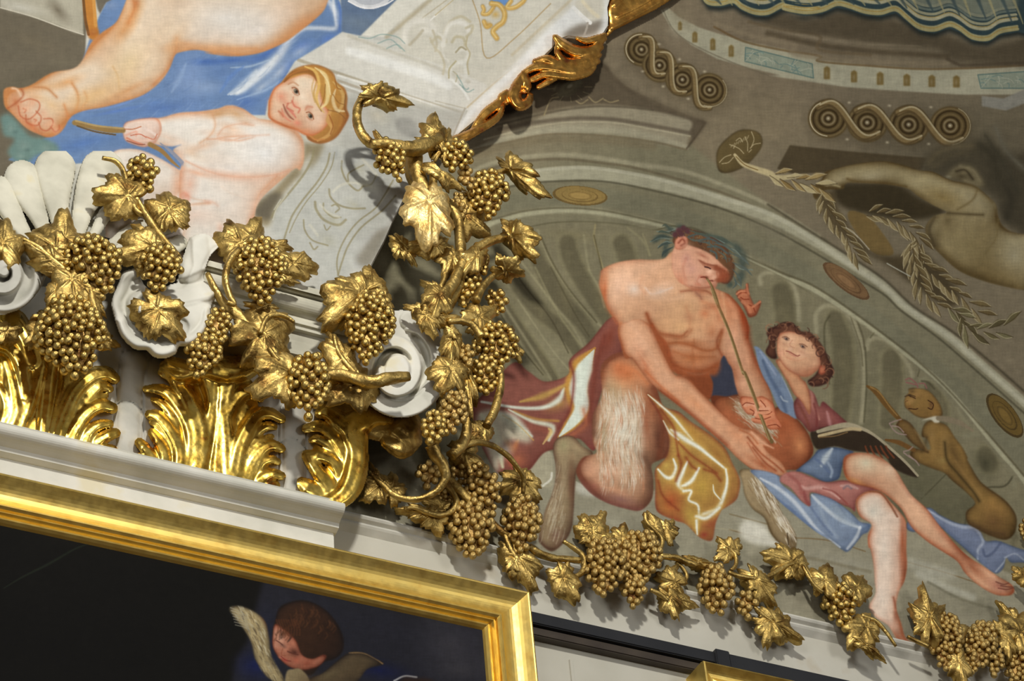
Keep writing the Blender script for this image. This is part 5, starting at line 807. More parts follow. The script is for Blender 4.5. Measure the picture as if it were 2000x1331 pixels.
# ---------------------------------------------------------------- materials
def nodes(name):
    m = bpy.data.materials.new(name); m.use_nodes = True; t = m.node_tree; return m, t, t.nodes['Principled BSDF']
def noise_n(t, scale, detail=4, coord='Object', vec=None):
    c = t.nodes.new('ShaderNodeTexCoord'); n = t.nodes.new('ShaderNodeTexNoise'); n.inputs['Scale'].default_value = scale; n.inputs['Detail'].default_value = detail
    if vec:
        mp = t.nodes.new('ShaderNodeMapping'); mp.inputs['Scale'].default_value = vec; t.links.new(c.outputs[coord], mp.inputs[0]); t.links.new(mp.outputs[0], n.inputs['Vector'])
    else: t.links.new(c.outputs[coord], n.inputs['Vector'])
    return n
def ramp(t, src, stops):
    r = t.nodes.new('ShaderNodeValToRGB'); e = r.color_ramp.elements
    while len(e) < len(stops): e.new(.5)
    for i, (p, c) in enumerate(stops): e[i].position = p; e[i].color = tuple(c) + (1,)
    t.links.new(src, r.inputs[0]); return r
def gold(name, light, dark, rough=(.25, .45), bump=.25, bs=90., red=(.40, .12, .04)):
    m, t, b = nodes(name); n = noise_n(t, 16, 5); r = ramp(t, n.outputs[0], [(.30, red), (.40, dark), (.62, light)]); t.links.new(r.outputs[0], b.inputs['Base Color'])
    b.inputs['Metallic'].default_value = 1.0
    n2 = noise_n(t, 34, 3); rr = t.nodes.new('ShaderNodeMapRange'); rr.inputs[3].default_value = rough[0]; rr.inputs[4].default_value = rough[1]; rr.inputs[1].default_value = .35; rr.inputs[2].default_value = .65
    t.links.new(n2.outputs[0], rr.inputs[0]); t.links.new(rr.outputs[0], b.inputs['Roughness'])
    n3 = noise_n(t, bs, 4); bp = t.nodes.new('ShaderNodeBump'); bp.inputs['Strength'].default_value = bump; bp.inputs['Distance'].default_value = .004; t.links.new(n3.outputs[0], bp.inputs['Height']); t.links.new(bp.outputs[0], b.inputs['Normal'])
    return m
def plaster(name, c1, c2, c3=None, rough=.75, bump=.15, sc=5.):
    m, t, b = nodes(name); n = noise_n(t, sc, 6); r = ramp(t, n.outputs[0], [(.35, c1), (.62, c2)] + ([(.72, c3)] if c3 else [])); t.links.new(r.outputs[0], b.inputs['Base Color']); b.inputs['Roughness'].default_value = rough
    n3 = noise_n(t, 60, 5); bp = t.nodes.new('ShaderNodeBump'); bp.inputs['Strength'].default_value = bump; bp.inputs['Distance'].default_value = .003; t.links.new(n3.outputs[0], bp.inputs['Height']); t.links.new(bp.outputs[0], b.inputs['Normal'])
    return m
G_BRIGHT = gold('burnished gold', (.90, .64, .15), (.74, .48, .08), (.24, .38), .22, 40., (.40, .16, .03))
G_LEAF = gold('leaf gilding', (.62, .44, .145), (.36, .24, .07), (.40, .56), 1.0, 60., (.20, .11, .03))
G_GRAPE = gold('grape gilding', (.68, .50, .175), (.46, .32, .09), (.24, .36), .25, 70., (.30, .16, .05))
G_DULL = gold('matt gilding', (.46, .30, .11), (.32, .19, .06), (.42, .60), .8, 110., (.20, .08, .03))
G_LEAF_LIT = gold('lit leaf gilding', (.95, .74, .34), (.80, .56, .20), (.42, .60), .9, 80., (.6, .36, .12))  # lighter copy of the leaf gilding, caught light put into its colour
G_FRAME = gold('frame gilding', (.84, .63, .19), (.80, .58, .16), (.42, .50), .02, 30., (.74, .50, .13))
G_BORDER = gold('border gilding', (.80, .44, .10), (.62, .30, .06), (.26, .42), .3, 60.)
STUCCO = plaster('white stucco', (.60, .59, .51), (.76, .74, .66), (.74, .68, .50))
STUCCO_Y = plaster('shell stucco', (.50, .48, .38), (.72, .69, .56), (.72, .63, .38), sc=7.)
STUCCO_G = plaster('grey stucco', (.46, .45, .39), (.62, .60, .53), (.58, .52, .38), sc=8.)
WALLM = plaster('wall plaster', (.50, .48, .40), (.58, .56, .48), (.48, .41, .29), sc=2.5)
SIDE = plaster('raw plaster edge', (.30, .29, .25), (.42, .40, .34), sc=9.)
BLACK = plaster('black rail paint', (.010, .011, .014), (.016, .017, .020), rough=.45, bump=.05)
BROWN = plaster('brown rail wood', (.03, .02, .014), (.06, .045, .03), rough=.5, bump=.05)
FLOORM = plaster('floor', (.10, .06, .035), (.16, .10, .06), rough=.4)
INK = plaster('joint shadow paint', (.10, .09, .07), (.16, .14, .11))
# ---------------------------------------------------------------- painted surfaces
def fresco_image(name, cv, surf, gx, gz, gain=1.0, mpp=.0021):
    """resample a brushed canvas into wall metres (x,z)"""
    xs = np.arange(gx[0], gx[1], mpp); zs = np.arange(gz[0], gz[1], mpp); X, Z = np.meshgrid(xs, zs)
    p = np.stack([X, np.zeros_like(X), Z], -1); p[..., 1] = -surf(p); px, py = proj(p)
    u = np.clip(px - cv.x0 - .5, 0, cv.W - 1.01); v = np.clip(py - cv.y0 - .5, 0, cv.H - 1.01); iu, iv = u.astype(int), v.astype(int); fu, fv = (u - iu)[..., None], (v - iv)[..., None]
    a = cv.a; col = (a[iv, iu] * (1 - fu) + a[iv, iu + 1] * fu) * (1 - fv) + (a[iv + 1, iu] * (1 - fu) + a[iv + 1, iu + 1] * fu) * fv
    if gain != 1.0:
        lin = np.where(col < .04, col / 12.92, ((col + .055) / 1.055) ** 2.4); lin = np.clip(lin * gain, 0, .9); col = np.where(lin < .0031, lin * 12.92, 1.055 * lin ** (1 / 2.4) - .055)
    im = bpy.data.images.new(name, len(xs), len(zs), alpha=False); out = np.ones((len(zs), len(xs), 4), np.float32); out[..., :3] = col; im.pixels.foreach_set(out.ravel()); im.update()
    return im
def fresco_mat(name, im, rough=.8, bump=.08, spec=.3):
    m, t, b = nodes(name); tx = t.nodes.new('ShaderNodeTexImage'); tx.image = im; tx.extension = 'EXTEND'; uv = t.nodes.new('ShaderNodeUVMap'); uv.uv_map = 'wall'; t.links.new(uv.outputs[0], tx.inputs[0]); t.links.new(tx.outputs[0], b.inputs['Base Color'])
    b.inputs['Roughness'].default_value = rough; b.inputs['Specular IOR Level'].default_value = spec
    n3 = noise_n(t, 45, 5); bp = t.nodes.new('ShaderNodeBump'); bp.inputs['Strength'].default_value = bump; bp.inputs['Distance'].default_value = .003; t.links.new(n3.outputs[0], bp.inputs['Height']); t.links.new(bp.outputs[0], b.inputs['Normal'])
    return m
def poly_inside(X, Y, pg):
    ins = np.zeros(X.shape, bool); nx = np.roll(pg, -1, 0)
    for a, b in zip(pg, nx):
        k = ((a[1] <= Y) & (b[1] > Y)) | ((b[1] <= Y) & (a[1] > Y))
        with np.errstate(divide='ignore', invalid='ignore'): xi = a[0] + (Y - a[1]) * (b[0] - a[0]) / (b[1] - a[1])
        ins ^= k & (X < xi)
    return ins
def fresco_surface(cv, surf, outline, gx, gz, names, parents, mat, cell=4.):
    """the painted plaster skin, one mesh per painted figure, all on the same real surface"""
    x0, y0 = outline.min(0); x1, y1 = outline.max(0); xs = np.arange(x0, x1 + cell, cell); ys = np.arange(y0, y1 + cell, cell); X, Y = np.meshgrid(xs, ys)
    cx = (X[:-1, :-1] + cell / 2); cy = (Y[:-1, :-1] + cell / 2); keep = poly_inside(cx, cy, outline)
    use = np.zeros(X.shape, bool)
    for a in (0, 1):
        for b in (0, 1): use[a:X.shape[0] - 1 + a, b:X.shape[1] - 1 + b] |= keep
    full = np.ones(X.shape, bool)
    for a in (0, 1):
        for b in (0, 1):
            k2 = np.zeros(X.shape, bool); k2[a:X.shape[0] - 1 + a, b:X.shape[1] - 1 + b] = keep; full &= k2
    rim = use & ~full; rx, ry = X[rim], Y[rim]; best = np.full(rx.shape, 1e9); nx_, ny_ = rx.copy(), ry.copy()
    for a, b in zip(outline, np.roll(outline, -1, 0)):
        d = b - a; L2 = d @ d + 1e-9; t = np.clip(((rx - a[0]) * d[0] + (ry - a[1]) * d[1]) / L2, 0, 1); qx = a[0] + t * d[0]; qy = a[1] + t * d[1]; D = (rx - qx) ** 2 + (ry - qy) ** 2
        k = D < best; best[k] = D[k]; nx_[k] = qx[k]; ny_[k] = qy[k]
    X[rim] = nx_; Y[rim] = ny_
    P3 = PS(X, Y, surf); u = (P3[..., 0] - gx[0]) / (gx[1] - gx[0]); v = (P3[..., 2] - gz[0]) / (gz[1] - gz[0])
    iu = np.clip((cx - cv.x0).astype(int), 0, cv.W - 1); iv = np.clip((cy - cv.y0).astype(int), 0, cv.H - 1); ids = cv.ids[iv, iu]; idn = np.arange(X.size).reshape(X.shape); out = {}
    for k in sorted(set(ids[keep].ravel())):
        j, i = np.nonzero(keep & (ids == k))
        if len(j) < 6: continue
        F = np.stack([idn[j, i], idn[j + 1, i], idn[j + 1, i + 1], idn[j, i + 1]], 1); un, inv = np.unique(F, return_inverse=True); F2 = inv.reshape(F.shape)
        nm = names[k]; me = bpy.data.meshes.new(nm); me.vertices.add(len(un)); me.vertices.foreach_set('co', P3.reshape(-1, 3)[un].astype(np.float32).ravel())
        me.loops.add(F2.size); me.loops.foreach_set('vertex_index', F2.ravel().astype(np.int32)); me.polygons.add(len(F2)); me.polygons.foreach_set('loop_start', np.arange(0, F2.size, 4, dtype=np.int32)); me.polygons.foreach_set('loop_total', np.full(len(F2), 4, np.int32)); me.update(calc_edges=True)
        uvl = me.uv_layers.new(name='wall'); uv = np.stack([u.ravel()[un][F2.ravel()], v.ravel()[un][F2.ravel()]], 1); uvl.data.foreach_set('uv', uv.astype(np.float32).ravel())
        out[int(k)] = put(nm, me, mat, parents)
    return out
# ================================================================ the setting
zq = lambda px, py, d=0.: float(P(px, py, d)[2]); xq = lambda px, py, d=0.: float(P(px, py, d)[0])
def struct(o): o['kind'] = 'structure'; return o
struct(box('floor', (-9, -14, -.1), (9, .3, 0), FLOORM, bev=0))
struct(box('wall_back', (-5.5, .0, 0), (6.5, .25, 12.5), WALLM, bev=0))
struct(box('wall_front', (-9, -14.2, 0), (9, -14, 9), WALLM, bev=0))
# ---------------------------------------------------------------- lunette fresco on the right
cvR = paint_right(); cvR.grain(np.random.default_rng(1), .026, .010)
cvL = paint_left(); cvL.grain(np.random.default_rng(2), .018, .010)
cvD = paint_dark(); cvD.grain(np.random.default_rng(3), .03, .03)
surfR = lambda p: dR(p) + .004
outR = np.array([(640, -230), (2230, -230), (2230, 1378), (2000, 1335), (1600, 1240), (1200, 1143), (900, 1070), (640, 1005)], float)
def gxz(cv, surf, out):
    p = PS(out[:, 0], out[:, 1], surf); return (float(p[:, 0].min()) - .02, float(p[:, 0].max()) + .02), (float(p[:, 2].min()) - .02, float(p[:, 2].max()) + .02)
gx, gz = gxz(cvR, surfR, outR); imR = fresco_image('lunette fresco paint', cvR, surfR, gx, gz, GAIN_R); matR = fresco_mat('lunette fresco', imR, .9, .08, .06)
fr = empty('fresco', P(1400, 700), 'painted lunette fresco of a satyr playing a pipe beside a seated boy under an arch', 'fresco')
surf_parts = fresco_surface(cvR, surfR, outR, gx, gz, {0: 'painted_architecture', 3: 'painted_scroll_band', 11: 'painted_scroll_band', 4: 'painted_valance', 5: 'painted_garland_bearer', 8: 'painted_satyr', 9: 'painted_boy', 10: 'painted_monkey'}, fr, matR)
for k, l in ((3, 'slanting brown guilloche band beside the gilt border'), (11, 'level brown guilloche band above the laurel bearer'), (4, 'blue and ochre fluted valance'), (5, 'olive toned youth holding a laurel swag'), (8, 'nude satyr with goat legs blowing a long pipe'), (9, 'curly haired boy in pink and blue with an open book'), (10, 'small brown monkey holding a stick')):
    if k in surf_parts: surf_parts[k]['label'] = l
# ---------------------------------------------------------------- pendentive mural on the left, a thick slab in front of the lunette
surfL = lambda p: dL(p)
outL = np.array([(-230, -230), (1235, -230), (1205, -60), (1193, -10), (1186, 15), (1188, 35), (1187, 50), (1178, 64), (1160, 73), (1135, 73), (1110, 69), (1090, 76), (1079, 92), (1052, 118), (1025, 142), (970, 200), (925, 237), (882, 272), (842, 320), (800, 362), (786, 392), (770, 424), (750, 470), (725, 517), (708, 552), (699, 594), (560, 558), (430, 521), (-230, 352)], float)
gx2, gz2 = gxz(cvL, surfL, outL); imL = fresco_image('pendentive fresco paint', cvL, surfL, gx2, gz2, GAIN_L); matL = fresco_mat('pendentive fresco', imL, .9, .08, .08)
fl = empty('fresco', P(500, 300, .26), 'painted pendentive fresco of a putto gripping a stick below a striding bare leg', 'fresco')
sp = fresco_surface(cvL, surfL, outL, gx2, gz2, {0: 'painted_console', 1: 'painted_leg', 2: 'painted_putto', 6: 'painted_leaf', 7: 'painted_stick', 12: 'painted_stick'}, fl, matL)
for k, l in ((1, 'large bare leg and foot of a striding figure'), (2, 'blond smiling putto'), (6, 'blue green leaf'), (7, 'brown stick end above the foot'), (12, 'crooked stick gripped by the putto')):
    if k in sp: sp[k]['label'] = l
e = outL[2:26]; ec = np.vstack([cr(e[:10], 4)[:-1], cr(e[9:], 3)]) ; pf = PS(ec[:, 0], ec[:, 1], surfL); n_ = len(ec); v = []; f = []
for i in range(n_):
    a = pf[i]; v += [a, a + (0.004, .012, -.004), (a[0], -float(dR(a)) - .012, a[2])]
v = np.array(v); 
for i in range(n_ - 1): f += [(3 * i, 3 * i + 1, 3 * i + 4, 3 * i + 3), (3 * i + 1, 3 * i + 2, 3 * i + 5, 3 * i + 4)]
mesh('plaster_edge', v, f, SIDE, fl, False)
tube('edge_bead', ec + (-1.5, -1), 2.2, [-0.0] , STUCCO, None) if False else None
# ================================================================ pilaster shaft, capital and mouldings
D1 = .12; xr = xq(652, 1030, D1)
struct(box('trim_1', (-5.4, -D1, 0), (xr, .02, zq(640, 960, D1)), STUCCO, bev=.003))
zt, zb = zq(330, 916, .16), zq(330, 946, .16); h = zt - zb
prof = [(.02, zt + .012), (.185, zt + .012)] + [(.178 + .028 * math.sin(t), zt - h * .36 + h * .38 * math.cos(t)) for t in np.linspace(0, math.pi, 12)] + [(.168, zb + h * .22), (.150, zb + h * .10), (.146, zb - h * .15), (.124, zb - h * .25), (.02, zb - h * .25)]
struct(prism('trim_2', prof, -5.4, xq(664, 996, .16), STUCCO, smooth=False))
# fillets right of the pilaster under the lunette
for nm, yy, dz in (('trim_3', 1001, .030), ('trim_4', 1013, .018)):
    z0 = zq(668, yy, .03); struct(prism(nm, [(.0, z0 + .012), (dz, z0 + .010), (dz + .004, z0), (dz, z0 - .008), (.0, z0 - .03)], xr, 6.4, STUCCO_G))
# capital
cap = empty('capital', P(400, 800, .15), 'white stucco pilaster capital with burnished gilt acanthus leaves and a spiral volute', 'capital')
bell = Relief(-60, 560, 735, 1000, 2.5)
bell.area(q("M -60 520 735 620 728 720 700 850 690 930 668 1000 640 1000 300 925 -60 835"), 8, 14, smooth=False)
for a, w in (("E 970 330 925 480 905 720 885 950",3.2), ("E 1185 380 1140 500 1120 700 1120 1000 1110 1150",3.2), ("E 915 760 960 735 1030 745 1100 800",3), ("F 625 720 585 870 580 1300",3.2), ("F 800 880 790 1000 800 1331",3.2), ("F 600 1060 640 1035 720 1040 790 1110",3), ("E 960 350 1080 330 1180 350",3)):
    bell.bump(q(a), w, 5.5, 'flat', mode='cut')
bell.bump(q("E 1060 420 1030 560 1010 740 1000 1000 1000 1150"), 44, 6, 'round', mode='add'); bell.bump(q("F 710 740 695 860 690 1050 700 1400"), 40, 6, 'round', mode='add')
bell.build('bell', .125, STUCCO_G, cap)
def acanthus(nm, bx, strokes, mat=G_BRIGHT, d=.155, lab=None, core=None):
    R = Relief(*bx, 1.6)
    if core: R.area(q(core), 6, 14)
    for a, w, hh, kd in strokes:
        w_ = np.asarray(w, float) / 4. if a.strip()[0] != 'X' else np.asarray(w, float) / 2.9
        R.bump(q(a), w_ * (2.0 if kd != 'ridge' else 1.2), hh, kd)
    R.H[R.Y > 845 + .232 * R.X] = 0
    o = R.build(nm, d, mat, cap, back=.03, blurs=5, noise=.06)
    if lab: o['label'] = lab
    return o
acanthus('acanthus_leaf', (262, 680, 560, 975), [
 ("E 1540 1300 1620 1000 1660 740 1640 560", [70, 64, 60, 90], [14, 16, 22, 34], 'leaf'), ("E 1700 1310 1720 1000 1740 740 1760 560", [60, 54, 52, 80], [12, 16, 24, 36], 'leaf'), ("F 200 1300 180 1000 160 760 200 560", [80, 66, 60, 90], [14, 18, 24, 36], 'leaf'),
 ("E 1640 1310 1685 1000 1715 740 1730 580", 14, [12, 16, 24, 30], 'ridge'), ("F 120 1310 125 1000 120 760 130 560", 14, [12, 16, 24, 30], 'ridge'),
 ("E 1560 1200 1560 950 1480 740 1360 560 1270 510", [70, 80, 76, 56, 40], [14, 20, 26, 24, 18], 'leaf'), ("E 1480 1260 1500 1020 1440 840 1320 680 1230 640 1135 640", [66, 64, 62, 56, 44, 26], [12, 18, 22, 24, 20, 14], 'leaf'), ("E 1420 1100 1360 880 1270 760 1190 720", [40, 46, 34, 18], [14, 18, 18, 12], 'leaf'),
 ("E 1400 1290 1400 1120 1340 980 1240 860 1170 840", [60, 58, 54, 52, 40], [12, 16, 22, 24, 20], 'leaf'), ("E 1340 1130 1290 1000 1220 920 1180 900", [38, 36, 30, 20], [10, 16, 18, 14], 'leaf'), ("E 1300 1260 1280 1130 1230 1040 1190 980", [56, 50, 44, 38], [10, 16, 22, 18], 'leaf'), ("E 1230 1230 1170 1150 1120 1090 1090 1060", [50, 50, 46, 40], [9, 14, 20, 16], 'leaf'), ("E 1180 1200 1120 1170 1090 1160", [40, 34, 26], [8, 12, 10], 'leaf'),
 ("F 230 1310 290 1050 400 860 500 830 600 875", [80, 76, 62, 50, 38], [14, 22, 26, 26, 20], 'leaf'), ("F 120 1000 200 780 310 660 420 680 440 720", [60, 66, 60, 46, 26], [16, 24, 28, 26, 18], 'leaf'), ("F 330 1080 430 960 500 930 545 940", [46, 44, 36, 26], [12, 18, 20, 14], 'leaf'), ("F 280 1320 350 1150 430 1060 520 1010", [56, 50, 44, 24], [12, 18, 20, 12], 'leaf'),
 ("F 330 1331 400 1180 490 1090 560 1090 600 1110", [60, 60, 54, 44, 34], [12, 20, 24, 24, 18], 'leaf'), ("F 400 1320 450 1220 520 1190 570 1210", [52, 46, 38, 28], [10, 18, 20, 14], 'leaf'), ("F 420 1380 470 1330 540 1305 600 1320", [60, 56, 46, 34], [10, 18, 22, 16], 'leaf'), ("F 440 1440 500 1400 560 1390", [46, 44, 30], [8, 12, 10], 'leaf'),
 ("F 200 640 290 590 360 640", [70, 60, 40], [20, 24, 16], 'leaf'),
 ("E 1300 470 1400 520 1500 500 1640 480 F 60 480 180 500 290 480 390 470", [60, 84, 90, 100, 110, 120, 110, 60], [26, 34, 38, 44, 46, 46, 44, 34], 'round'), ("E 1330 430 1480 470 1640 440", [50, 60, 50], [44, 48, 46], 'leaf')], core='M 290 905 320 830 345 790 350 735 400 715 470 728 505 770 495 850 520 900 540 965 420 980 300 950')
acanthus('acanthus_leaf', (-20, 600, 235, 890), [
 ("E 130 960 230 720 320 400 330 200", [70, 66, 60, 90], [12, 18, 26, 38], 'leaf'), ("E 330 1010 360 760 390 500 420 350", [56, 60, 60, 80], [12, 18, 24, 30], 'leaf'), ("E 180 970 270 760 330 500 345 360", 14, [12, 18, 26, 32], 'ridge'), ("E 345 1000 385 700 400 500", 14, [12, 18, 24], 'ridge'),
 ("E 60 960 120 800 90 600 40 420 -20 380", [60, 66, 60, 44, 30], [12, 18, 24, 24, 18], 'leaf'), ("E 20 930 50 780 10 660 -40 620", [50, 56, 44, 40], [10, 18, 20, 18], 'leaf'), ("E 200 700 170 460 90 320 0 280", [60, 70, 70, 60], [20, 28, 32, 28], 'leaf'), ("E 260 420 200 250 120 120 40 80", [80, 90, 100, 90], [30, 38, 42, 36], 'leaf'), ("E 30 600 -10 480 -60 400", [40, 50, 50], [12, 22, 22], 'leaf'),
 ("E 440 1030 500 850 590 660 720 540 830 520 900 560", [80, 80, 72, 70, 60, 42], [14, 20, 26, 30, 28, 20], 'leaf'), ("E 560 900 660 740 780 620 860 640", [50, 60, 54, 30], [14, 20, 24, 16], 'leaf'), ("E 640 820 740 720 830 690", [40, 44, 24], [10, 18, 14], 'leaf'),
 ("E 540 1060 600 940 680 830 790 770 880 790", [70, 66, 62, 58, 44], [12, 20, 24, 26, 20], 'leaf'), ("E 640 1090 700 980 780 920 860 910", [60, 52, 44, 32], [10, 18, 20, 16], 'leaf'), ("E 700 1110 780 1040 850 1000 905 985", [50, 54, 52, 40], [8, 16, 22, 18], 'leaf'), ("E 740 1120 820 1110 885 1110", [36, 44, 34], [6, 12, 10], 'leaf'), ("E 420 980 480 760 520 560 500 420", [50, 60, 60, 50], [12, 16, 20, 22], 'leaf')], core='M -20 860 -20 700 30 670 110 680 170 735 165 800 190 850 215 890 80 880')
acanthus('acanthus_leaf', (580, 780, 800, 992), [
 ("X 1700 380 1800 360 1880 300 1920 200 1930 80 F 1160 950 1230 880 1330 860", [40, 56, 70, 72, 66, 90, 90, 60], [12, 18, 24, 26, 26, 30, 32, 26], 'leaf'), ("F 1170 1331 1180 1150 1150 1000 1040 880 960 820 900 830", [60, 66, 76, 80, 66, 44], [14, 22, 28, 30, 28, 20], 'leaf'), 
 ("F 1110 1300 1100 1180 1040 1060 960 960 880 930 790 950", [50, 56, 56, 54, 48, 36], [12, 18, 22, 24, 20, 14], 'leaf'), ("F 1080 1180 980 1080 880 1030 830 1040", [44, 46, 36, 24], [12, 18, 20, 12], 'leaf'), ("F 1080 1200 980 1160 870 1100", [40, 40, 24], [10, 16, 12], 'leaf'), ("F 1070 1380 1050 1280 990 1200 880 1160 800 1160", [56, 56, 54, 52, 40], [10, 16, 20, 24, 18], 'leaf'),
 ("X 1790 330 1770 260 1720 200 1680 140 1660 110", [50, 50, 44, 40, 34], [10, 16, 22, 22, 16], 'leaf'), ("X 1740 360 1700 300 1660 280 1630 260", [44, 50, 48, 36], [8, 14, 18, 14], 'leaf'), ("X 1700 370 1650 340 1620 330", [36, 36, 26], [6, 12, 8], 'leaf'), ("F 1200 900 1330 870 1500 900", [70, 60, 40], [30, 30, 20], 'leaf')], core='M 610 985 620 930 650 890 660 850 690 850 700 900 690 960 660 992')
acanthus('acanthus_tip', (610, 700, 850, 940), [
 ("F 1000 620 1100 660 1200 720 1260 800", [150, 180, 180, 120], [16, 22, 24, 20], 'leaf'), ("F 950 700 1020 780 1120 820 1220 860", [90, 110, 120, 90], [14, 18, 20, 18], 'leaf'), ("F 1180 760 1300 880 1420 920 1520 880", [120, 140, 140, 90], [16, 20, 22, 20], 'leaf'),
 ("F 1450 1090 1520 1010 1580 950 1600 900", [40, 110, 130, 90], [20, 34, 40, 34], 'leaf'), ("F 1420 1060 1540 1090 1640 1050", [50, 100, 60], [30, 36, 26], 'round'), ("F 1230 960 1350 980 1440 1000", [60, 70, 50], [10, 14, 14], 'leaf'), ("F 1480 900 1560 960 1640 1000", [36, 50, 36], [38, 44, 38], 'ridge'), ("F 1440 960 1520 1020 1600 1080", [36, 50, 36], [38, 44, 38], 'ridge')], mat=G_LEAF, d=.15)
# abacus mouldings running behind the vines: one long swept profile, top to bottom
def zx(y, d): return zq(600, y, d)
apf = [(.10, 556, .30), (.285, 556, .30), (.30, 560, .30), (.30, 571, .30), (.285, 574, .28), (.285, 579, .28), (.262, 582, .27)]
apf += [(.262 + .022 * math.sin(t), 583 + 24 * (1 - math.cos(t)) / 2, .27) for t in np.linspace(.3, math.pi, 9)] + [(.255, 609, .25), (.240, 612, .25), (.236, 620, .24), (.240, 629, .24), (.262, 632, .26), (.262, 637, .26), (.250, 639, .25), (.250, 643, .25), (.256, 645, .25), (.256, 650, .25), (.236, 653, .24), (.232, 672, .23), (.238, 692, .23), (.246, 695, .24), (.246, 700, .24), (.10, 702, .2)]
prism('abacus', [(d_, zx(y_, k_)) for d_, y_, k_ in apf], xq(392, 520, .26), xq(712, 640, .24), STUCCO_Y, cap)
# volute
vo = Relief(690, 590, 890, 830, 1.6); vc = np.array((783., 712.))
vo.area(np.array([(vc[0] + 86 * math.cos(t) + (8 if math.sin(t) < 0 else 0), vc[1] + 104 * math.sin(t)) for t in np.linspace(0, 2 * math.pi, 40)[:-1]]), 18, 4)
vo.area(q("H 400 860 600 780 760 860 900 1000 1000 1100 1010 1250 900 1300 M 875 700"), 18, 5)
def spiral(a0, a1, r0, r1, n=40, cx=vc[0], cy=vc[1], ky=1.14): t = np.linspace(0, 1, n); a = np.radians(a0 + (a1 - a0) * t); r = r0 + (r1 - r0) * t; return np.column_stack([cx + r * np.cos(a), cy + r * ky * np.sin(a)])
vo.bump(spiral(-80, 200, 78, 77), [34, 34, 34, 34], [8, 9, 10, 10], 'flat', lift=18, n=2)
vo.bump(spiral(-80, 130, 62, 58), 6, 6, 'round', lift=22, n=2)
vo.bump(spiral(-60, 150, 54, 50), 16, -12, 'round', mode='add', n=2)
vo.bump(spiral(200, -60, 60, 38, cx=vc[0] - 3, cy=vc[1] + 8), [30, 34, 34], [16, 24, 30], 'flat', lift=18, n=2) if False else None
vo.bump(spiral(170, 400, 52, 40, cx=768, cy=722), [26, 28, 30], [14, 22, 28], 'flat', lift=20, n=2); vo.bump(spiral(40, 170, 40, 24, cx=768, cy=722), [30, 30, 28], [28, 30, 34], 'flat', lift=20, n=2)
vo.area(np.array([(776 + 27 * math.cos(t), 722 + 31 * math.sin(t)) for t in np.linspace(0, 2 * math.pi, 24)[:-1]]), 58, 4)
vo.bump(spiral(170, 330, 36, 34, cx=770, cy=722), 8, -14, 'round', mode='add', n=2)
o = vo.build('volute', .235, STUCCO, cap, back=.07, blurs=1); o['label'] = 'white spiral volute at the right corner'
# left volute of the cartouche
lv = Relief(-20, 460, 95, 615, 1.6)
lv.area(q("C -80 760 60 700 150 680 200 760 290 860 370 870 360 960 300 1080 200 1180 100 1240 -80 1240"), 16, 6)
lv.bump(spiral(-100, 140, 62, 66, cx=8, cy=540, ky=.98), 14, 10, 'round', lift=16, n=2); lv.bump(spiral(-60, 120, 44, 44, cx=8, cy=540, ky=1.), 22, -7, 'round', mode='add', n=2)
lv.bump(spiral(-180, 120, 12, 30, cx=10, cy=532, ky=1.1), [14, 22, 26], [30, 34, 22], 'flat', lift=14, n=2); lv.area(np.array([(8 + 13 * math.cos(t), 530 + 14 * math.sin(t)) for t in np.linspace(0, 6.28, 16)[:-1]]), 44, 5)
sv = empty('cartouche_scroll', P(20, 540, .3), 'white stucco scroll at the left edge below the scallop shell', 'scroll'); lv.build('scroll', .285, STUCCO_G, sv, back=.10, blurs=1)
# scallop shell: every flute is a lobe of its own
sh = empty('scallop_shell', P(150, 400, .3), 'white stucco scallop shell with deep flutes behind the gilt vine', 'shell')
for a, w in (("C 700 900 900 800 1080 740 1330 730 1400 700", [20, 50, 80, 110, 110]), ("C 640 900 800 840 1000 700 1200 600 1330 560", [20, 60, 90, 110, 110]), ("C 520 900 760 800 960 640 1100 560 1180 520", [10, 60, 80, 90, 90]), ("C 520 900 640 760 740 620 820 480 900 420", [10, 50, 70, 100, 110]), ("C 540 940 590 700 660 420 740 250 800 140", [20, 80, 150, 240, 290]), ("C 480 900 470 600 440 320 430 120", [16, 90, 190, 270]), ("C 420 860 330 560 230 340 170 190", [16, 100, 180, 230]), ("C 330 820 200 640 80 440 10 290", [16, 90, 150, 190]), ("C 260 860 120 740 0 620 -100 500", [16, 80, 120, 140])):
    R = Relief(-60, 295, 365, 545, 1.8); p = q(a); wd = np.array(w) / 4.
    R.bump(p, wd * 1.22, [6, 11, 14, 14], 'flute'); R.build('shell_flute', .278, STUCCO_Y, sh, back=.05, blurs=1)
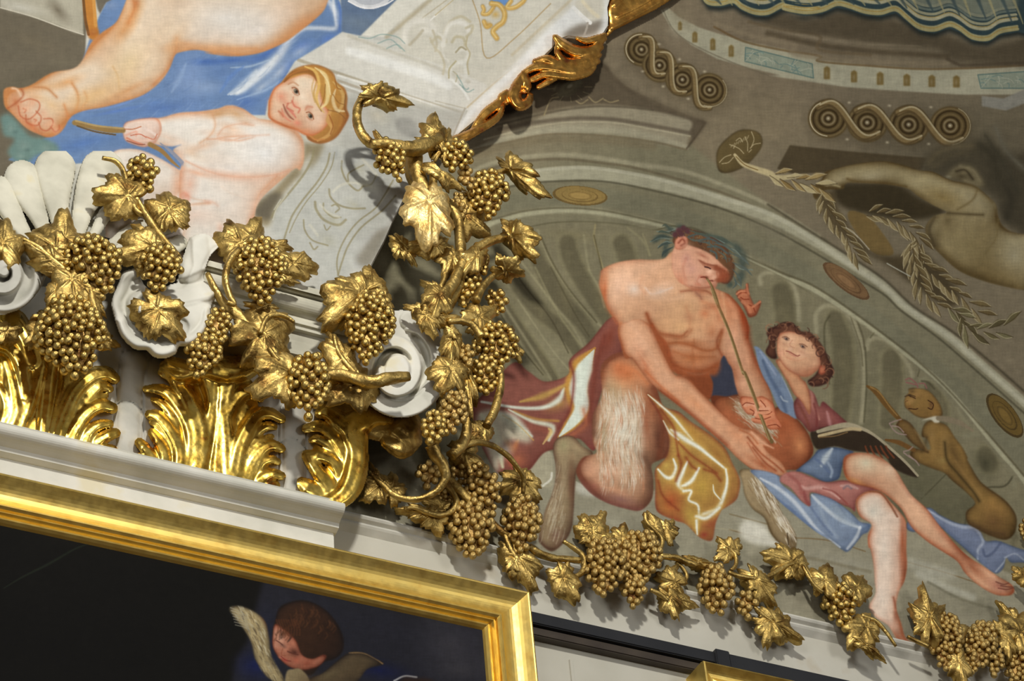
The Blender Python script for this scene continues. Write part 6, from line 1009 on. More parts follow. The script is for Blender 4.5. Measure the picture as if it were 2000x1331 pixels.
# rocaille: the rolled white shell in the middle
rc = Relief(205, 448, 470, 708, 1.8)
rc.area(q("C 1100 960 1060 900 960 930 930 1000 880 1120 870 1200 900 1290 E 880 40 920 170 960 250 1050 330 1140 340 1200 390 1280 405 1370 370 1400 310 1460 310 1560 260 1640 130 1650 0 C 1690 1100 1650 1020 1600 980 1610 900 1650 800 1740 720 1820 740 1700 680 1620 630 1540 630 1470 670 1430 780 1400 860 1380 980 1300 1040 1220 1090 1140 1040"), 16, 12)
for a, w, hh, kd in (("C 1090 920 1000 960 950 1060 900 1160 930 1290 E 940 80 960 180 1020 260 1100 290 1180 300 1240 350 1330 340 1400 270 1500 250 1600 150 1640 30", 22, 9, 'round'), ("C 1060 1000 980 1100 960 1220 E 1010 50 1060 150 1160 200 1300 200 1400 160", 40, -9, 'round'),
                 ("C 1100 1090 1040 1160 1050 1260 E 1080 10 1150 -10 C 1200 1260 1180 1180", [20, 26, 26, 24, 20, 14], 16, 'round'), ("C 1100 1180 1090 1230", 12, 12, 'round'), ("C 1240 1090 1400 1070 1600 1010 1680 980", [14, 40, 50, 20], -8, 'round'), ("C 1240 1130 1420 1120 1600 1080", [20, 40, 40], 8, 'round'), ("C 1460 690 1420 860 1400 1000", [20, 46, 30], -8, 'round'), ("C 1560 660 1520 800 1480 920", [30, 60, 50], 8, 'round'), ("C 1800 745 1700 760 1640 850 1610 960 1690 1100 1680 1300", 14, 9, 'round'), ("E 1100 60 1250 120 1420 100 1560 20", [20, 50, 60, 30], 6, 'round')):
    rc.bump(q(a), w if hasattr(w, '__len__') else w, hh, kd, mode='add')
ro = empty('rocaille_shell', P(330, 590, .3), 'white stucco rolled rocaille shell with a scalloped lip at the centre of the capital', 'shell'); rc.build('shell_body', .29, STUCCO, ro, back=.12, blurs=1)
# ================================================================ gilt border along the mural edge
gb = empty('acanthus_border', P(1050, 160, .25), 'gilt acanthus scroll border running up the edge of the pendentive fresco', 'border')
R = Relief(870, 55, 1200, 300, 1.6)
for a, w, hh, kd in (("V 940 290 1000 350 1100 400 1220 390 1320 300", [44, 80, 90, 70, 40], [20, 26, 26, 22, 14], 'leaf'), ("V 1110 300 1180 320 1260 300 1330 270", [30, 50, 50, 30], [20, 24, 22, 16], 'leaf'), ("V 960 330 960 420 1040 480 1180 460 1300 370", [40, 50, 56, 56, 36], [16, 22, 26, 24, 16], 'leaf'), ("V 780 480 880 460 980 500 1120 500 1280 430", [40, 60, 60, 60, 40], [18, 26, 26, 24, 18], 'leaf'),
                 ("V 690 570 800 520 940 530 1100 550 1270 480", [40, 66, 70, 66, 40], [18, 24, 26, 24, 16], 'leaf'), ("V 760 620 860 580 960 590 1080 600 1200 570 1250 520", [50, 60, 56, 56, 46, 24], [16, 22, 24, 22, 18, 12], 'leaf'), ("V 810 680 880 640 960 610", [40, 50, 24], [14, 18, 12], 'leaf'), ("V 680 600 640 680 620 760 660 820 720 800 740 750", [60, 90, 100, 90, 70, 50], [18, 26, 30, 32, 30, 24], 'leaf'),
                 ("V 700 600 720 680 700 720", [60, 60, 30], [20, 24, 16], 'leaf'), ("V 560 720 520 760 560 800", [40, 56, 40], [16, 20, 16], 'leaf'), ("V 550 760 480 820 400 880 330 960 290 1000", [60, 70, 70, 50, 20], [16, 20, 20, 16, 10], 'leaf'), ("V 540 800 500 900 430 960 340 1010 250 1060 160 1090", [30, 50, 60, 66, 70, 60], [14, 20, 22, 20, 18, 12], 'leaf'), ("V 580 760 620 740 660 720", 50, 16, 'leaf')):
    R.bump(q(a), (np.array(w) / 4. if hasattr(w, '__len__') else w / 4.) * 1.15, hh if hasattr(hh, '__len__') else float(hh), kd)
R.build('acanthus_scroll', .02, G_BORDER, gb, back=.02, surf=lambda p: dL(p), blurs=1, noise=.12)
R = Relief(1160, -60, 1345, 85, 2.)
R.area(q("V 1330 300 1345 240 1358 180 1345 80 1360 20 1400 -60 1500 -200 2100 -200 1860 -10 1700 90 1500 190 1400 240"), 8, 10, smooth=False)
for a in ("V 1420 130 1600 40 1800 -80", "V 1380 220 1550 130 1760 10", "V 1400 40 1520 -60"): R.bump(q(a), 7, 5, 'round', mode='add')
o = R.build('cove_band', -.02, G_BORDER, gb, surf=lambda p: dL(p), blurs=1); o['label'] = 'smooth gilt cove band'
# ================================================================ picture frames and rail
def frame(root, xa, xb, za, zb, t, prof, d0, mat=G_FRAME):
    """mitred mouldings: prof = (inset from the outer edge, depth)"""
    sides = (((xa, zb), (xb, zb), (1, 0)), ((xb, zb), (xb, za), (0, 1)), ((xb, za), (xa, za), (1, 0)), ((xa, za), (xa, zb), (0, 1)))
    cxm, czm = (xa + xb) / 2, (za + zb) / 2
    for a, b, _ in sides:
        v = []
        for p in (a, b):
            sx = 1 if p[0] < cxm else -1; sz = 1 if p[1] < czm else -1
            for i, dd in prof: v.append((p[0] + sx * i, -(d0 + dd), p[1] + sz * i))
        n = len(prof); f = [(i, i + 1, n + i + 1, n + i) for i in range(n - 1)]
        mesh('frame_rail', v, f, mat, root, False)
Pc, Pi = P(1036, 1156, .19), P(943, 1223, .17); xo, zo = Pc[0], Pc[2]; ww = ((Pc[0] - Pi[0]) + (Pc[2] - Pi[2])) / 2
pr = [(0, -.10), (0, .03), (.02, .045), (.055, .05), (.075, .048), (.10, .044)] + [(.10 + .46 * s, .044 - .024 * math.sin(s * math.pi / 2) - .012 * math.sin(s * math.pi)) for s in np.linspace(.08, 1, 9)] + [(.58, .022), (.62, .028), (.66, .030), (.70, .022), (.715, .012), (.73, .012), (.75, .022), (.79, .026), (.82, .016), (.835, .008), (.85, .008), (.87, .018), (.92, .022), (.96, .014), (1.0, .002), (1.0, -.03)]
pic = empty('painting', (xo - 1.2, -.15, zo - .7), 'dark framed oil painting with a winged cherub head, wide gilt frame', 'painting')
zb_ = zo - 1.6; frame(pic, xo - 3.6, xo, zb_, zo, ww, [(a * ww, b) for a, b in pr], .145)
box('backing_board', (xo - 3.58, -.135, zb_ + .02), (xo - .02, -.121, zo - .02), BROWN, pic)
surfD = lambda p: np.full(p.shape[:-1], .150)
Pp = [proj(np.array([x, -.15, z])) for x, z in ((xo - 3.6 + ww * .95, zo - ww * .95), (xo - ww * .95, zo - ww * .95), (xo - ww * .95, zb_ + ww * .95), (xo - 3.6 + ww * .95, zb_ + ww * .95))]
outD = np.array([(float(a), float(b)) for a, b in Pp]); outD2 = outD.copy()
gx3, gz3 = gxz(cvD, surfD, outD); imD = fresco_image('canvas paint', cvD, surfD, gx3, gz3, GAIN_D); matD = fresco_mat('oil canvas', imD, .75, .05, .08)
sd = fresco_surface(cvD, surfD, outD2, gx3, gz3, {0: 'canvas', 1: 'painted_cherub'}, pic, matD, cell=6.)
if 1 in sd: sd[1]['label'] = 'winged cherub with brown hair and lowered eyes'
# black picture rail and brown ledge
a0, a1 = P(1040, 1187, .05), P(1398, 1290, .05); zr = zq(1220, 1234, .05); hr = .052
rail = empty('picture_rail', P(1220, 1250, .03), 'black metal picture rail running from the gilt frame to the right', 'rail')
box('rail_bar', (xo - .1, -.05, zr - hr), (a1[0], -.001, zr), BLACK, rail); box('rail_bar', (a1[0] - .002, -.062, zr - hr * 1.3), (5.5, -.001, zr - .004), BLACK, rail); box('joint_plate', (a1[0] - .005, -.066, zr - hr * 1.5), (a1[0] + .055, -.001, zr + .004), BLACK, rail)
box('rail_ledge', (xo - .1, -.035, zr - hr * 1.75), (a1[0] + .02, -.001, zr - hr * 1.04), BROWN, rail)
p2 = P(1371, 1292, .12); f2 = empty('painting', (p2[0] + .8, -.08, p2[2] - .5), 'second gilt picture frame, only its top left corner showing at the bottom edge', 'painting')
frame(f2, p2[0], p2[0] + 1.8, p2[2] - 1.4, p2[2], .1, [(a * .11, b * .9) for a, b in pr], .085); box('backing_board', (p2[0] + .02, -.07, p2[2] - 1.38), (p2[0] + 1.78, -.001, p2[2] - .02), BROWN, f2)
# panel joint lines on the plaster below the rail
struct(box('trim_5', (xq(1112, 1300), -.006, 5.2), (xq(1118, 1300), -.0, zr - .14), WALLM, bev=.001))
# ================================================================ gilt vines: leaves, stems, bunches
def leaf(parent, b, t, wf=1., d=.06, roll=0., dt=0., seed=0, mat=None, curl=.12, cup=.13):
    """lobed vine leaf: b = vein junction, t = tip (photo pixels); built with lobes, ribs, ruffled rim and thickness"""
    wf = wf * .82; r = random.Random(seed * 7 + 3); A = P(b[0], b[1], d); B = P(t[0], t[1], d + dt); u = B - A; L = np.linalg.norm(u) * 1.04; u /= np.linalg.norm(u)
    n0 = np.array([0., -1., 0.]) * .55 + (CAM - A) / np.linalg.norm(CAM - A) * .45; v = np.cross(n0, u); v /= np.linalg.norm(v); n = np.cross(u, v)
    if n @ n0 < 0: n = -n; v = -v
    ro = math.radians(roll); v, n = v * math.cos(ro) + n * math.sin(ro), n * math.cos(ro) - v * math.sin(ro)
    lob = [(0, 1., .46), (math.radians(62 + r.uniform(-6, 6)), .90, .44), (-math.radians(62 + r.uniform(-6, 6)), .90, .44), (math.radians(122 + r.uniform(-8, 8)), .74, .42), (-math.radians(122 + r.uniform(-8, 8)), .74, .42)]
    NA, NR = 72, 8; ph = [r.uniform(0, 6.28) for _ in range(4)]; vv = [(0, 0, 0)]
    for j in range(1, NR + 1):
        for k in range(NA):
            th = -math.pi + 2 * math.pi * k / NA; R = 0
            for c, l, wd in lob:
                dth = (th - c + math.pi) % (2 * math.pi) - math.pi; e_ = min(1., abs(dth) / wd); R = max(R, l * (.72 + .28 * (1 - e_ ** 2.6)))
            R *= 1 - .55 * math.exp(-((abs(th) - math.pi) / .22) ** 2); R *= 1 + .05 * math.sin(th * 15 + ph[0]) + .035 * math.sin(th * 26 + ph[1]) + .03 * r.uniform(-1, 1) * (j == NR)
            s = j / NR; x = R * s * math.cos(th); y = R * s * math.sin(th) * wf; rr = R * s; h = 0.
            for c, l, wd in lob:
                ax, ay = math.cos(c), math.sin(c); al = x * ax + (y / max(wf, .2)) * ay; pe = abs(-x * ay + (y / max(wf, .2)) * ax)
                if al > 0: h += .045 * math.exp(-(pe / .035) ** 2) * (1 - .5 * rr) + .05 * math.exp(-(pe / .20) ** 2) * rr
            h += .018 * math.sin(pe * 40 + ph[3]) * s
            h += cup * (.35 - rr * rr) + curl * s ** 3 * (math.sin(th * 3 + ph[2]) * .7 + math.sin(th * 5 + ph[3]) * .45) - .12 * s ** 6
            vv.append((x, y, h))
    f = [(0, 1 + k, 1 + (k + 1) % NA) for k in range(NA)]
    for j in range(NR - 1):
        for k in range(NA): a = 1 + j * NA + k; b2 = 1 + j * NA + (k + 1) % NA; f.append((a, a + NA, b2 + NA, b2))
    nv = len(vv); th_ = .035; vv2 = vv + [(x, y, h - th_) for x, y, h in vv]; f2 = f + [tuple(nv + i for i in reversed(g)) for g in f]
    for k in range(NA): a = 1 + (NR - 1) * NA + k; b2 = 1 + (NR - 1) * NA + (k + 1) % NA; f2.append((a, a + nv, b2 + nv, b2))
    W = [A + (u * x + v * y + n * h) * L for x, y, h in vv2]
    return mesh('leaf', W, f2, mat or G_LEAF, parent)
def icosphere():
    bm = bmesh.new(); bmesh.ops.create_uvsphere(bm, u_segments=12, v_segments=8, radius=1.); me = bpy.data.meshes.new('grape'); bm.to_mesh(me); bm.free(); me.polygons.foreach_set('use_smooth', [True] * len(me.polygons)); me.materials.append(G_GRAPE); return me
GR = icosphere(); GR2 = GR.copy(); GR2.materials.clear(); GR2.materials.append(G_DULL if False else gold('soft grape gilding', (.66, .48, .18), (.46, .31, .10), (.28, .42), .35, 90., (.26, .14, .05)))
GRAPES = 0
def bunch(lab, a, b, W, gr=7.4, d=.06, group='gilt grape bunches on the vines', me=None, top=.35, seed=1, el=1.08, thick=.62):
    global GRAPES
    r = random.Random(seed * 13 + 5); A = P(a[0], a[1], d); B = P(b[0], b[1], d); u = B - A; L = np.linalg.norm(u); u /= L
    n0 = (CAM - A) / np.linalg.norm(CAM - A); v = np.cross(n0, u); v /= np.linalg.norm(v); n = np.cross(u, v); n = n if n @ n0 > 0 else -n
    R = W * PX / 2; g = gr * PX; root = empty('grape_bunch', A, lab, 'grapes', group); pts = []
    def width(t): return R * (max(.0, math.sin(math.pi * min(1., .16 + .74 * t / .55 * .5)) if t < .38 else 1.) if t < .38 else (1 - ((t - .38) / .66) ** 1.7)) 
    for _ in range(2600):
        t = r.random(); w = max(width(t) - g * .6, g * .25); ph = r.uniform(-1.75, 1.75); s = 1. if r.random() < .8 else .72
        p = A + u * (t * (L - g)) + (v * math.sin(ph) * w + n * math.cos(ph) * w * thick) * s + u * g * .5
        if all(((p - o) ** 2).sum() > (1.62 * g) ** 2 for o, _ in pts): pts.append((p, g * r.uniform(.86, 1.12)))
        if len(pts) > 120: break
    for p, s in pts:
        o = bpy.data.objects.new('grape', me or GR); C.objects.link(o); o.parent = root; o.matrix_parent_inverse = Matrix.Translation(-root.location)
        o.location = V(p); o.scale = (s, s, s * el); o.rotation_euler = (r.uniform(-.4, .4), r.uniform(-.4, .4), r.uniform(0, 6))
    GRAPES += len(pts)
    # the solid carved heart behind the berries
    vv = []; f = []; NS = 8
    for j in range(NS + 1):
        t = j / NS; w = max(width(t) - g * 1.0, g * .12) * .93
        for k in range(10): th = 2 * math.pi * k / 10; vv.append(A + u * (g + t * (L - 2.2 * g)) + (v * math.sin(th) * w + n * math.cos(th) * w * thick * .9))
    for j in range(NS):
        for k in range(10): f.append((j * 10 + k, j * 10 + (k + 1) % 10, (j + 1) * 10 + (k + 1) % 10, (j + 1) * 10 + k))
    f += [tuple(range(9, -1, -1)), tuple(NS * 10 + k for k in range(10))]
    mesh('bunch_core', vv, f, G_DULL, root)
    return root
def vine(lab, at, d, stems, leaves, mat=None, lmat=None):
    g = empty('grape_vine', P(at[0], at[1], d), lab, 'vine'); k = 0
    for i, (a, rad, dd) in enumerate(stems): tube('stem' if (rad if not hasattr(rad, '__len__') else max(rad)) >= 5.5 else 'tendril', q(a), rad, dd if dd is not None else d, mat or G_LEAF, g, seed=i + 1)
    for i, lf in enumerate(leaves):
        bx, by, tx, ty, wf = lf[:5]; o = dict(lf[5]) if len(lf) > 5 else {}; o.setdefault('d', d); leaf(g, (bx, by), (tx, ty), wf, seed=i + int(bx), mat=o.pop('mat', lmat), **o)
    return g
dv = .37
vine('gilt vine climbing over the scallop shell at upper left', (300, 440), dv,
 [("C 800 35 900 60 960 130 1000 260 1080 380 1140 480 1200 570 1270 660 1340 740 1400 810", [4, 5, 6, 6.5, 6, 5], None), ("C 960 350 1030 370 1060 440 1110 480", [5, 5], None), ("C 1010 230 1040 190 1040 170", 3.6, .38), ("C 1310 460 1270 530 1260 600", 3.8, None), ("C 1190 700 1240 640 1250 600", 3.6, None)],
 [(248, 384, 186, 376, 1.15, dict(d=.38)), (332, 412, 322, 366, 1.05), (335, 425, 368, 440, .9), (298, 486, 230, 500, .9), (290, 470, 262, 434, .8), (240, 375, 232, 345, .8, dict(d=.38))])
vine('gilt leaves and shoots around the two large grape bunches at far left', (130, 520), .38,
 [("C 160 660 300 740 400 830 520 930", [4, 6, 7, 7], None), ("C 600 980 700 1060 720 1160 760 1260", [6, 7, 7, 5], .40), ("E 740 180 790 230 860 250", 4, .3)],
 [(126, 470, 131, 412, 1.0, dict(curl=.2)), (110, 488, 58, 452, .85), (105, 510, 44, 470, .6), (118, 528, 84, 500, .6), (138, 543, 88, 528, .6), (5, 478, 12, 422, .85), (140, 548, 146, 600, .9, dict(d=.40)), (160, 560, 205, 610, .5, dict(d=.40)), (110, 570, 112, 610, .6), (92, 645, 56, 668, .9, dict(d=.30)), (96, 622, 62, 620, .8, dict(d=.30)), (195, 662, 236, 672, .7, dict(d=.26)), (188, 596, 206, 612, .6, dict(d=.39)), (10, 650, 45, 640, .9, dict(d=.27)), (168, 465, 190, 455, .5, dict(d=.39))])
vine('gilt vine branch sweeping across the capital and ending on the volute', (600, 700), .34,
 [("D 20 940 100 1100 200 1240 F 190 0 320 140 460 320 560 420 660 500 800 540", [5, 9, 11, 10, 9, 8], .33), ("D 270 750 200 830 160 960 190 1100 230 1180 170 1160", [6, 6.5, 6.5, 6, 5, 4], .38), ("F 940 535 1060 530 1200 570 1320 590 1420 560 1590 545", [9, 11, 12, 12, 12, 9], [.34, .38, .42, .42]), ("F 1010 220 1030 330 1100 440 1180 530", [4, 5, 5.5], .36), ("F 430 210 480 90 560 60 640 80 700 120", [4, 4.5, 4.5, 4, 3], .36), ("F 500 320 540 380 580 420", 4, .35), ("F 1280 640 1200 620 1130 640", 4.5, .36)],
 [(305, 606, 358, 656, 1.0, dict(d=.38)), (312, 608, 300, 650, .8, dict(d=.38)), (470, 480, 452, 424, .95, dict(d=.35)), (490, 472, 512, 424, .85, dict(d=.35)), (572, 515, 628, 520, .75, dict(d=.36)), (540, 478, 576, 484, .6, dict(d=.35)), (560, 545, 588, 552, .5, dict(d=.35)), (500, 640, 498, 596, .75), (512, 655, 574, 618, .95, dict(curl=.22)), (530, 665, 545, 640, .9),
  (566, 732, 503, 760, 1.0), (560, 748, 570, 775, .7), (700, 578, 640, 625, .8, dict(d=.38)), (715, 568, 660, 545, .9, dict(d=.38)), (725, 560, 722, 516, .9, dict(d=.38, curl=.2)), (738, 572, 768, 600, .7, dict(d=.38)), (672, 700, 652, 640, .75, dict(d=.35, roll=20)), (665, 690, 640, 672, .8, dict(d=.34)), (700, 745, 648, 775, 1.0, dict(d=.33)), (690, 760, 712, 790, .9, dict(d=.31)), (520, 600, 480, 590, .6)])
dc = .36
vine('tall gilt vine trunk winding down the corner between the two frescoes', (880, 480), dc,
 [("G 420 90 330 130 260 190 210 290 215 400 250 500 320 570 400 610", [8, 8, 9, 9, 10, 10, 9], .42), ("G 330 580 480 590 620 625 760 610 880 560 930 520", [8, 13, 16, 16, 14, 10], .44), ("G 700 680 720 800 760 920 820 1010", [16, 17, 15, 13], .38), ("G 640 700 700 880 740 980", [10, 14, 10], .35), ("G 870 860 870 940 840 1040", [8, 8, 6], .42), ("M 835 380 870 392 893 425 898 470 900 515 893 560 872 600 858 625", [12, 10, 10, 10, 12, 13, 11, 9], .34),
  ("H 1540 150 1400 170 1250 250 1150 340 1080 470 1040 560 960 660", [7, 9, 10, 10, 10, 11, 11], .38), ("H 1470 430 1350 520 1290 600 1240 700", [6, 6.5, 7, 8], .36), ("G 1540 800 1460 820 1380 840", [6, 6, 5], .37), ("H 880 220 900 280 950 350 965 440 965 510 930 600", [4, 5, 5.5, 6, 6], .34), ("H 1000 880 1100 875 1200 905 1260 970 1290 1010", [5, 6.5, 7, 7], .38), ("I 1300 80 1315 170 1300 280 1260 420 1200 530", [7, 7, 7.5, 8, 8], .33), ("I 1040 380 1050 500 1040 600 1000 690 930 760", [6, 9, 10, 10, 9], .26), ("I 940 760 1000 700 1080 665 1150 660 1260 690 1360 760 1440 850 1490 940 1485 1060", [6, 6, 6, 6, 5.5, 5.5, 5, 5, 3.5], [.24, .24, .16, .08]),
  ("I 770 680 800 750 850 820 880 900 870 960 820 1030 740 1080 640 1105 540 1095 460 1060 400 1000 330 940 280 880", [12, 12, 10, 9, 7.5, 6.5, 6, 6, 5.5, 5.5, 5, 4, 3], [.26, .20, .12, .07]), ("H 860 700 830 800 M 850 640 858 690 862 760 858 820 846 868", [8, 8, 8, 9, 10], .22), ("I 870 960 940 1060 965 1130 930 1200 840 1230 740 1210 640 1170 560 1175", [6, 6, 6, 6, 6, 5, 4, 3], .09)],
 [(746, 190, 806, 205, .55, dict(d=.46, roll=30)), (735, 188, 770, 172, .6, dict(d=.46, roll=50)), (851, 262, 846, 216, .6, dict(d=.44)), (868, 284, 880, 242, .5, dict(d=.43)), (842, 278, 814, 268, .8, dict(d=.45)), (752, 284, 732, 254, .6, dict(d=.42)), (838, 396, 840, 472, .72, dict(d=.46, mat=G_LEAF_LIT, curl=.06, cup=.05)), (860, 338, 908, 368, .55, dict(d=.44, roll=-30)), (1003, 332, 1052, 382, .42, dict(d=.40, roll=55, dt=.05)), (908, 420, 955, 458, 1.0, dict(d=.33)), (1005, 462, 1040, 502, .62, dict(d=.42, roll=50, dt=.05)), (1000, 455, 990, 425, .7, dict(d=.40, roll=40)), (988, 528, 1024, 540, 1.1, dict(d=.40, roll=50)), (985, 520, 978, 494, .8, dict(d=.40, roll=50)),
  (785, 478, 813, 515, .55, dict(d=.32)), (780, 485, 775, 460, .8, dict(d=.32)), (848, 478, 802, 478, .8), (852, 476, 888, 487, .8), (884, 502, 872, 534, .8), (856, 572, 824, 545, .6, dict(d=.38)), (858, 578, 846, 618, .75, dict(d=.40)), (872, 585, 882, 606, .5, dict(d=.40)), (828, 612, 793, 594, .7, dict(d=.36)), (832, 618, 852, 655, .7, dict(d=.38)), (852, 618, 898, 618, .6, dict(d=.38)), (882, 645, 892, 662, .9, dict(d=.38)), (935, 620, 972, 598, .8, dict(d=.34)), (940, 625, 965, 650, .8, dict(d=.33)), (982, 655, 1005, 640, .9, dict(d=.30)), (1005, 680, 1018, 705, .7, dict(d=.28)), (884, 665, 880, 708, .55, dict(d=.36)), (880, 722, 862, 760, .95, dict(d=.36)), (890, 715, 895, 742, .7, dict(d=.36)), (910, 735, 925, 812, .3, dict(d=.30)), (945, 838, 921, 855, .9, dict(d=.2)), (930, 845, 950, 862, .7, dict(d=.2)), (905, 885, 948, 902, .9, dict(d=.12)), (918, 560, 905, 590, .8, dict(d=.3)), (930, 500, 905, 530, .6, dict(d=.40)),
  (1020, 938, 1055, 975, .9, dict(d=.08)), (1018, 940, 978, 952, .9, dict(d=.08)), (742, 948, 714, 972, 1.0, dict(d=.075)), (735, 930, 722, 902, .5, dict(d=.075)), (763, 956, 772, 920, .9, dict(d=.075)), (768, 950, 792, 945, .6, dict(d=.075)), (830, 1005, 778, 992, .5, dict(d=.075)), (845, 1008, 862, 1042, 1.0, dict(d=.075)), (850, 1000, 828, 1020, .6, dict(d=.075)), (862, 992, 828, 976, .9, dict(d=.07))])
dg = .07
vine('gilt vine garland along the ledge, from the corner to the middle of the lunette', (1150, 1090), dg,
 [("J 80 140 180 230 290 340", [10, 10, 8], .09), ("J 450 490 520 560 600 600", [6, 7, 6], None), ("J 540 570 580 680 640 770 700 840 760 920", [5, 5.5, 5.5, 4, 3], None), ("J 730 670 800 720 900 760 1000 770 1130 780", [7, 7.5, 7.5, 6, 6], None), ("J 1000 630 1090 690 1150 740 1170 820 1130 890 1020 930 930 930", [4, 5, 5.5, 6, 5.5, 4.5, 3], .06), ("K 750 430 880 440 960 475 1040 500", [6, 6.5, 6.5, 6], None), ("K 880 470 940 530 965 590 930 630 850 620 740 600", [3, 4, 4, 4, 3.6, 3], .055), ("K 680 690 760 730 820 780", [4, 5, 4], None), ("K 640 90 650 160 720 230 770 290 770 350 740 370", [4, 4, 4, 4, 3.5], None), ("K 1290 555 1400 590 1560 600 1650 560 1750 500 1850 485 1920 560 1990 680", [4.5, 5, 4, 5, 5, 4.5, 4, 3.5], None), ("K 1270 350 1340 410 1350 490 1310 540", [3.5, 4, 4, 3.5], None), ("K 1490 820 1560 890 1660 960 1780 1050", [4, 5, 4, 3], None)],
 [(1012, 1090, 1046, 1148, .75), (1006, 1098, 992, 1112, 1.0), (1030, 1092, 1045, 1085, .9), (1100, 1130, 1128, 1174, .85), (1092, 1125, 1070, 1112, 1.0), (1108, 1112, 1110, 1094, .9), (1158, 1040, 1138, 1000, .95), (1165, 1030, 1184, 998, .7), (1150, 1048, 1136, 1058, .8), (1215, 1048, 1222, 1021, .9), (1190, 1052, 1165, 1058, .6, dict(d=.08)), (1280, 1030, 1262, 996, .7), (1302, 1032, 1312, 1062, .8), (1310, 1030, 1318, 1014, .9), (1318, 1138, 1282, 1122, 1.0), (1310, 1120, 1325, 1102, .7), (1318, 1148, 1332, 1162, .8), (1308, 1168, 1324, 1208, .75), (1325, 1172, 1368, 1182, .5), (1425, 1072, 1402, 1048, .9), (1420, 1082, 1400, 1090, .8), (1436, 1066, 1444, 1050, .8), (1360, 1098, 1412, 1106, .35), (1352, 1092, 1346, 1084, .8),
  (1545, 1098, 1494, 1080, .95), (1550, 1095, 1560, 1072, .7), (1560, 1106, 1592, 1122, .8), (1545, 1112, 1538, 1128, .8), (1478, 1135, 1515, 1182, .75), (1478, 1140, 1466, 1150, 1.0), (1488, 1130, 1512, 1126, .6), (1512, 1218, 1568, 1252, .65), (1506, 1215, 1500, 1256, .75), (1522, 1212, 1524, 1184, .85), (1500, 1205, 1486, 1218, .7)], lmat=G_LEAF)
vine('gilt vine garland along the ledge at lower right, ending at the picture edge', (1780, 1220), .095,
 [("L 270 430 330 540 380 600 430 640", [4, 4, 3.6], None), ("L 730 820 850 870 930 960 1000 1060", [4.5, 4.5, 4, 3], None), ("L 1090 985 1180 1030 1250 1060", [4, 4.5, 4.5], None), ("L 1800 720 1900 830 1990 940", [3, 4, 5], .06)],
 [(1612, 1136, 1617, 1100, .95), (1626, 1138, 1634, 1122, .8), (1672, 1150, 1692, 1118, .8), (1675, 1155, 1702, 1158, .8), (1660, 1152, 1652, 1128, .6), (1690, 1225, 1664, 1256, .85), (1695, 1228, 1718, 1252, .9), (1690, 1262, 1733, 1290, .35), (1698, 1222, 1720, 1226, .7), (1815, 1208, 1804, 1138, .5), (1812, 1212, 1780, 1178, .6), (1820, 1205, 1846, 1182, .6), (1808, 1218, 1790, 1232, .8), (1868, 1235, 1872, 1200, .7), (1983, 1218, 1952, 1170, .5, dict(d=.07)), (1955, 1228, 1940, 1212, .9), (2000, 1128, 1980, 1104, .9), (1990, 1235, 2012, 1196, .9), (1872, 1292, 1885, 1338, .7), (1968, 1250, 1974, 1286, .6), (1960, 1230, 1985, 1240, .8)], lmat=G_LEAF)
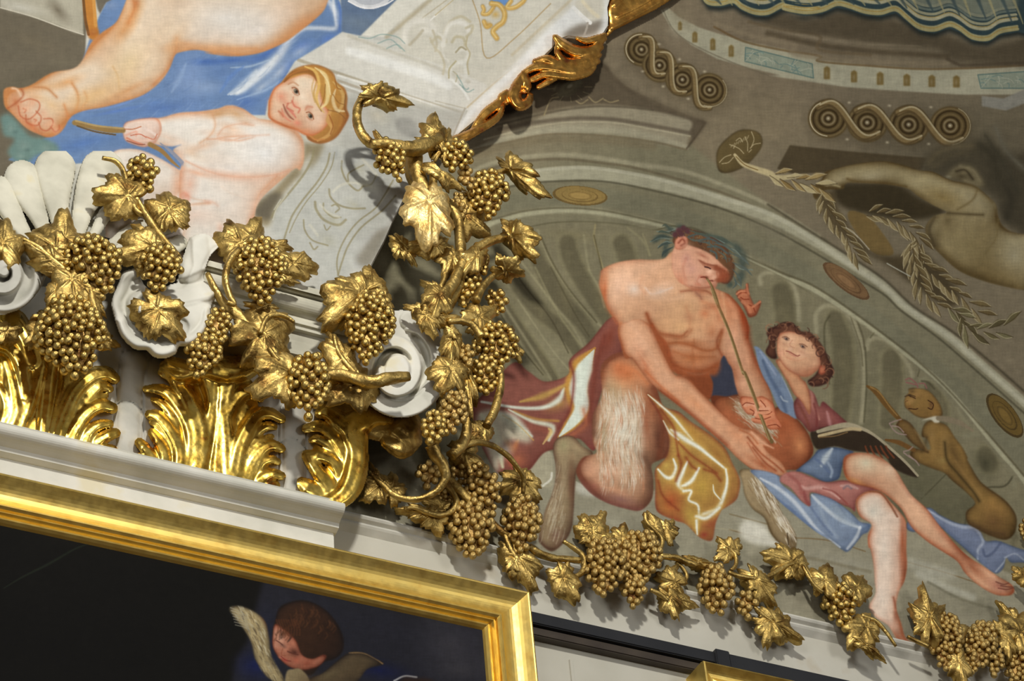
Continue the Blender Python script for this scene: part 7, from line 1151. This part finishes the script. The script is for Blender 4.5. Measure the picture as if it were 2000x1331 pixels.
B = [
 ('small gilt grape bunch at the very top of the vine on the scallop shell', (268, 308), (292, 380), 60, 7.6, .38, 0),
 ('large gilt grape bunch covering the left end of the capital, below the shell flutes', (160, 468), (205, 586), 108, 7.4, .40, 0),
 ('round gilt grape bunch hanging just above the rolled rocaille shell', (318, 482), (306, 572), 80, 7.2, .40, 0),
 ('gilt grape bunch with long berries in front of the painted putto legs', (505, 472), (514, 600), 96, 7.2, .38, 0),
 ('biggest gilt grape bunch, low at the far left in front of the acanthus leaf', (128, 588), (150, 742), 124, 7.4, .36, 0),
 ('slim upper gilt grape bunch to the right of the rocaille shell lip', (432, 602), (418, 688), 48, 6.6, .34, 0),
 ('gilt grape bunch resting on the curled top of the middle acanthus leaf', (408, 655), (384, 738), 66, 6.8, .33, 0),
 ('gilt grape bunch hanging at the centre of the branch, left of the volute', (604, 690), (602, 822), 76, 8., .36, 0),
 ('gilt grape bunch partly hiding the upper left of the spiral volute', (730, 574), (712, 712), 94, 7., .38, 0),
 ('gilt grape bunch under the looped tendril on the painted console', (745, 276), (782, 354), 66, 7.2, .42, 0),
 ('gilt grape bunch at the foot of the gilt border scroll', (892, 278), (884, 336), 76, 7.4, .42, 0),
 ('narrow gilt grape bunch beside the bright leaf, below the border scroll', (905, 326), (918, 368), 34, 7., .40, 1),
 ('gilt grape bunch below the topmost stalked leaf at the right of the vine trunk', (955, 336), (952, 428), 86, 7.6, .38, 0),
 ('thin gilt grape bunch half hidden behind the bright leaf', (900, 376), (888, 442), 38, 6.6, .33, 1),
 ('long gilt grape bunch beneath the thick forked branch of the trunk', (942, 480), (902, 598), 52, 7.4, .34, 0),
 ('short gilt grape bunch right of the trunk, below the long one', (966, 566), (976, 622), 46, 6.8, .32, 0),
 ('broad gilt grape bunch at the right side of the trunk over the painted cloak', (966, 636), (972, 728), 92, 7., .32, 0),
 ('gilt grape bunch tapering to a point above the curved cane', (946, 698), (948, 772), 68, 7.2, .30, 0),
 ('small gilt grape bunch between trunk and broad bunch', (904, 672), (912, 730), 38, 6.6, .33, 1),
 ('gilt grape bunch touching the right rim of the spiral volute', (890, 764), (884, 846), 54, 6.8, .34, 1),
 ('gilt grape bunch directly under the spiral volute', (862, 804), (838, 868), 54, 7.4, .32, 0),
 ('dark gilt grape bunch in the shadow beneath the volute', (840, 902), (832, 960), 48, 7.6, .08, 1),
 ('small gilt grape bunch behind the lower trunk fork', (892, 895), (898, 948), 36, 6.8, .07, 1),
 ('tiny gilt grape cluster behind the curled lower left leaf', (866, 950), (874, 994), 34, 6., .05, 1),
 ('gilt grape bunch right of the lower trunk fork', (926, 912), (962, 1012), 74, 7., .10, 1),
 ('gilt grape bunch hanging lowest at the corner, just above the picture frame', (918, 982), (922, 1096), 88, 7.4, .09, 1),
 ('gilt grape bunch in front of the painted goat hoof', (1018, 972), (1018, 1082), 76, 7.2, .09, 1),
 ('left lobe of the big gilt grape mass on the ledge under the yellow cloth', (1178, 1058), (1180, 1170), 84, 7.2, .08, 1),
 ('right upper lobe of the big gilt grape mass on the ledge', (1252, 1042), (1246, 1146), 88, 7.2, .08, 1),
 ('middle lobe filling the big gilt grape mass on the ledge', (1212, 1064), (1222, 1130), 70, 7.2, .07, 1),
 ('small hanging tip of the big gilt grape mass on the ledge', (1238, 1124), (1234, 1190), 50, 7., .07, 1),
 ('pear shaped gilt grape bunch in the middle of the ledge garland', (1394, 1106), (1404, 1208), 72, 7.6, .07, 1),
 ('smallest gilt grape bunch, just right of the pear shaped one', (1452, 1156), (1464, 1212), 44, 7.4, .06, 1),
 ('gilt grape bunch left of the painted boy standing foot', (1632, 1140), (1652, 1234), 72, 7.4, .07, 0),
 ('gilt grape bunch right of the painted boy standing foot', (1848, 1200), (1844, 1314), 72, 6.2, .07, 1),
 ('gilt grape bunch in the lower right heap, nearest its middle', (1925, 1222), (1895, 1318), 72, 6.2, .07, 1),
 ('little gilt grape bunch at the bottom of the lower right heap', (1946, 1268), (1940, 1322), 40, 6.2, .07, 1),
 ('gilt grape bunch cut off by the lower right corner of the picture', (1992, 1270), (1984, 1345), 60, 6.2, .06, 1),
 ('upper gilt grape bunch of the lower right heap, under the folded leaf', (1905, 1218), (1935, 1262), 60, 6.2, .05, 1),
 ('single gilt grape bunch at the right edge beside the painted blue cloth', (2002, 1016), (2002, 1058), 24, 6., .06, 1)]
for i, (lab, a, b, W, g, d, soft) in enumerate(B): bunch(lab, a, b, W, g, d, me=GR2 if soft else None, seed=i)
print('grapes', GRAPES)
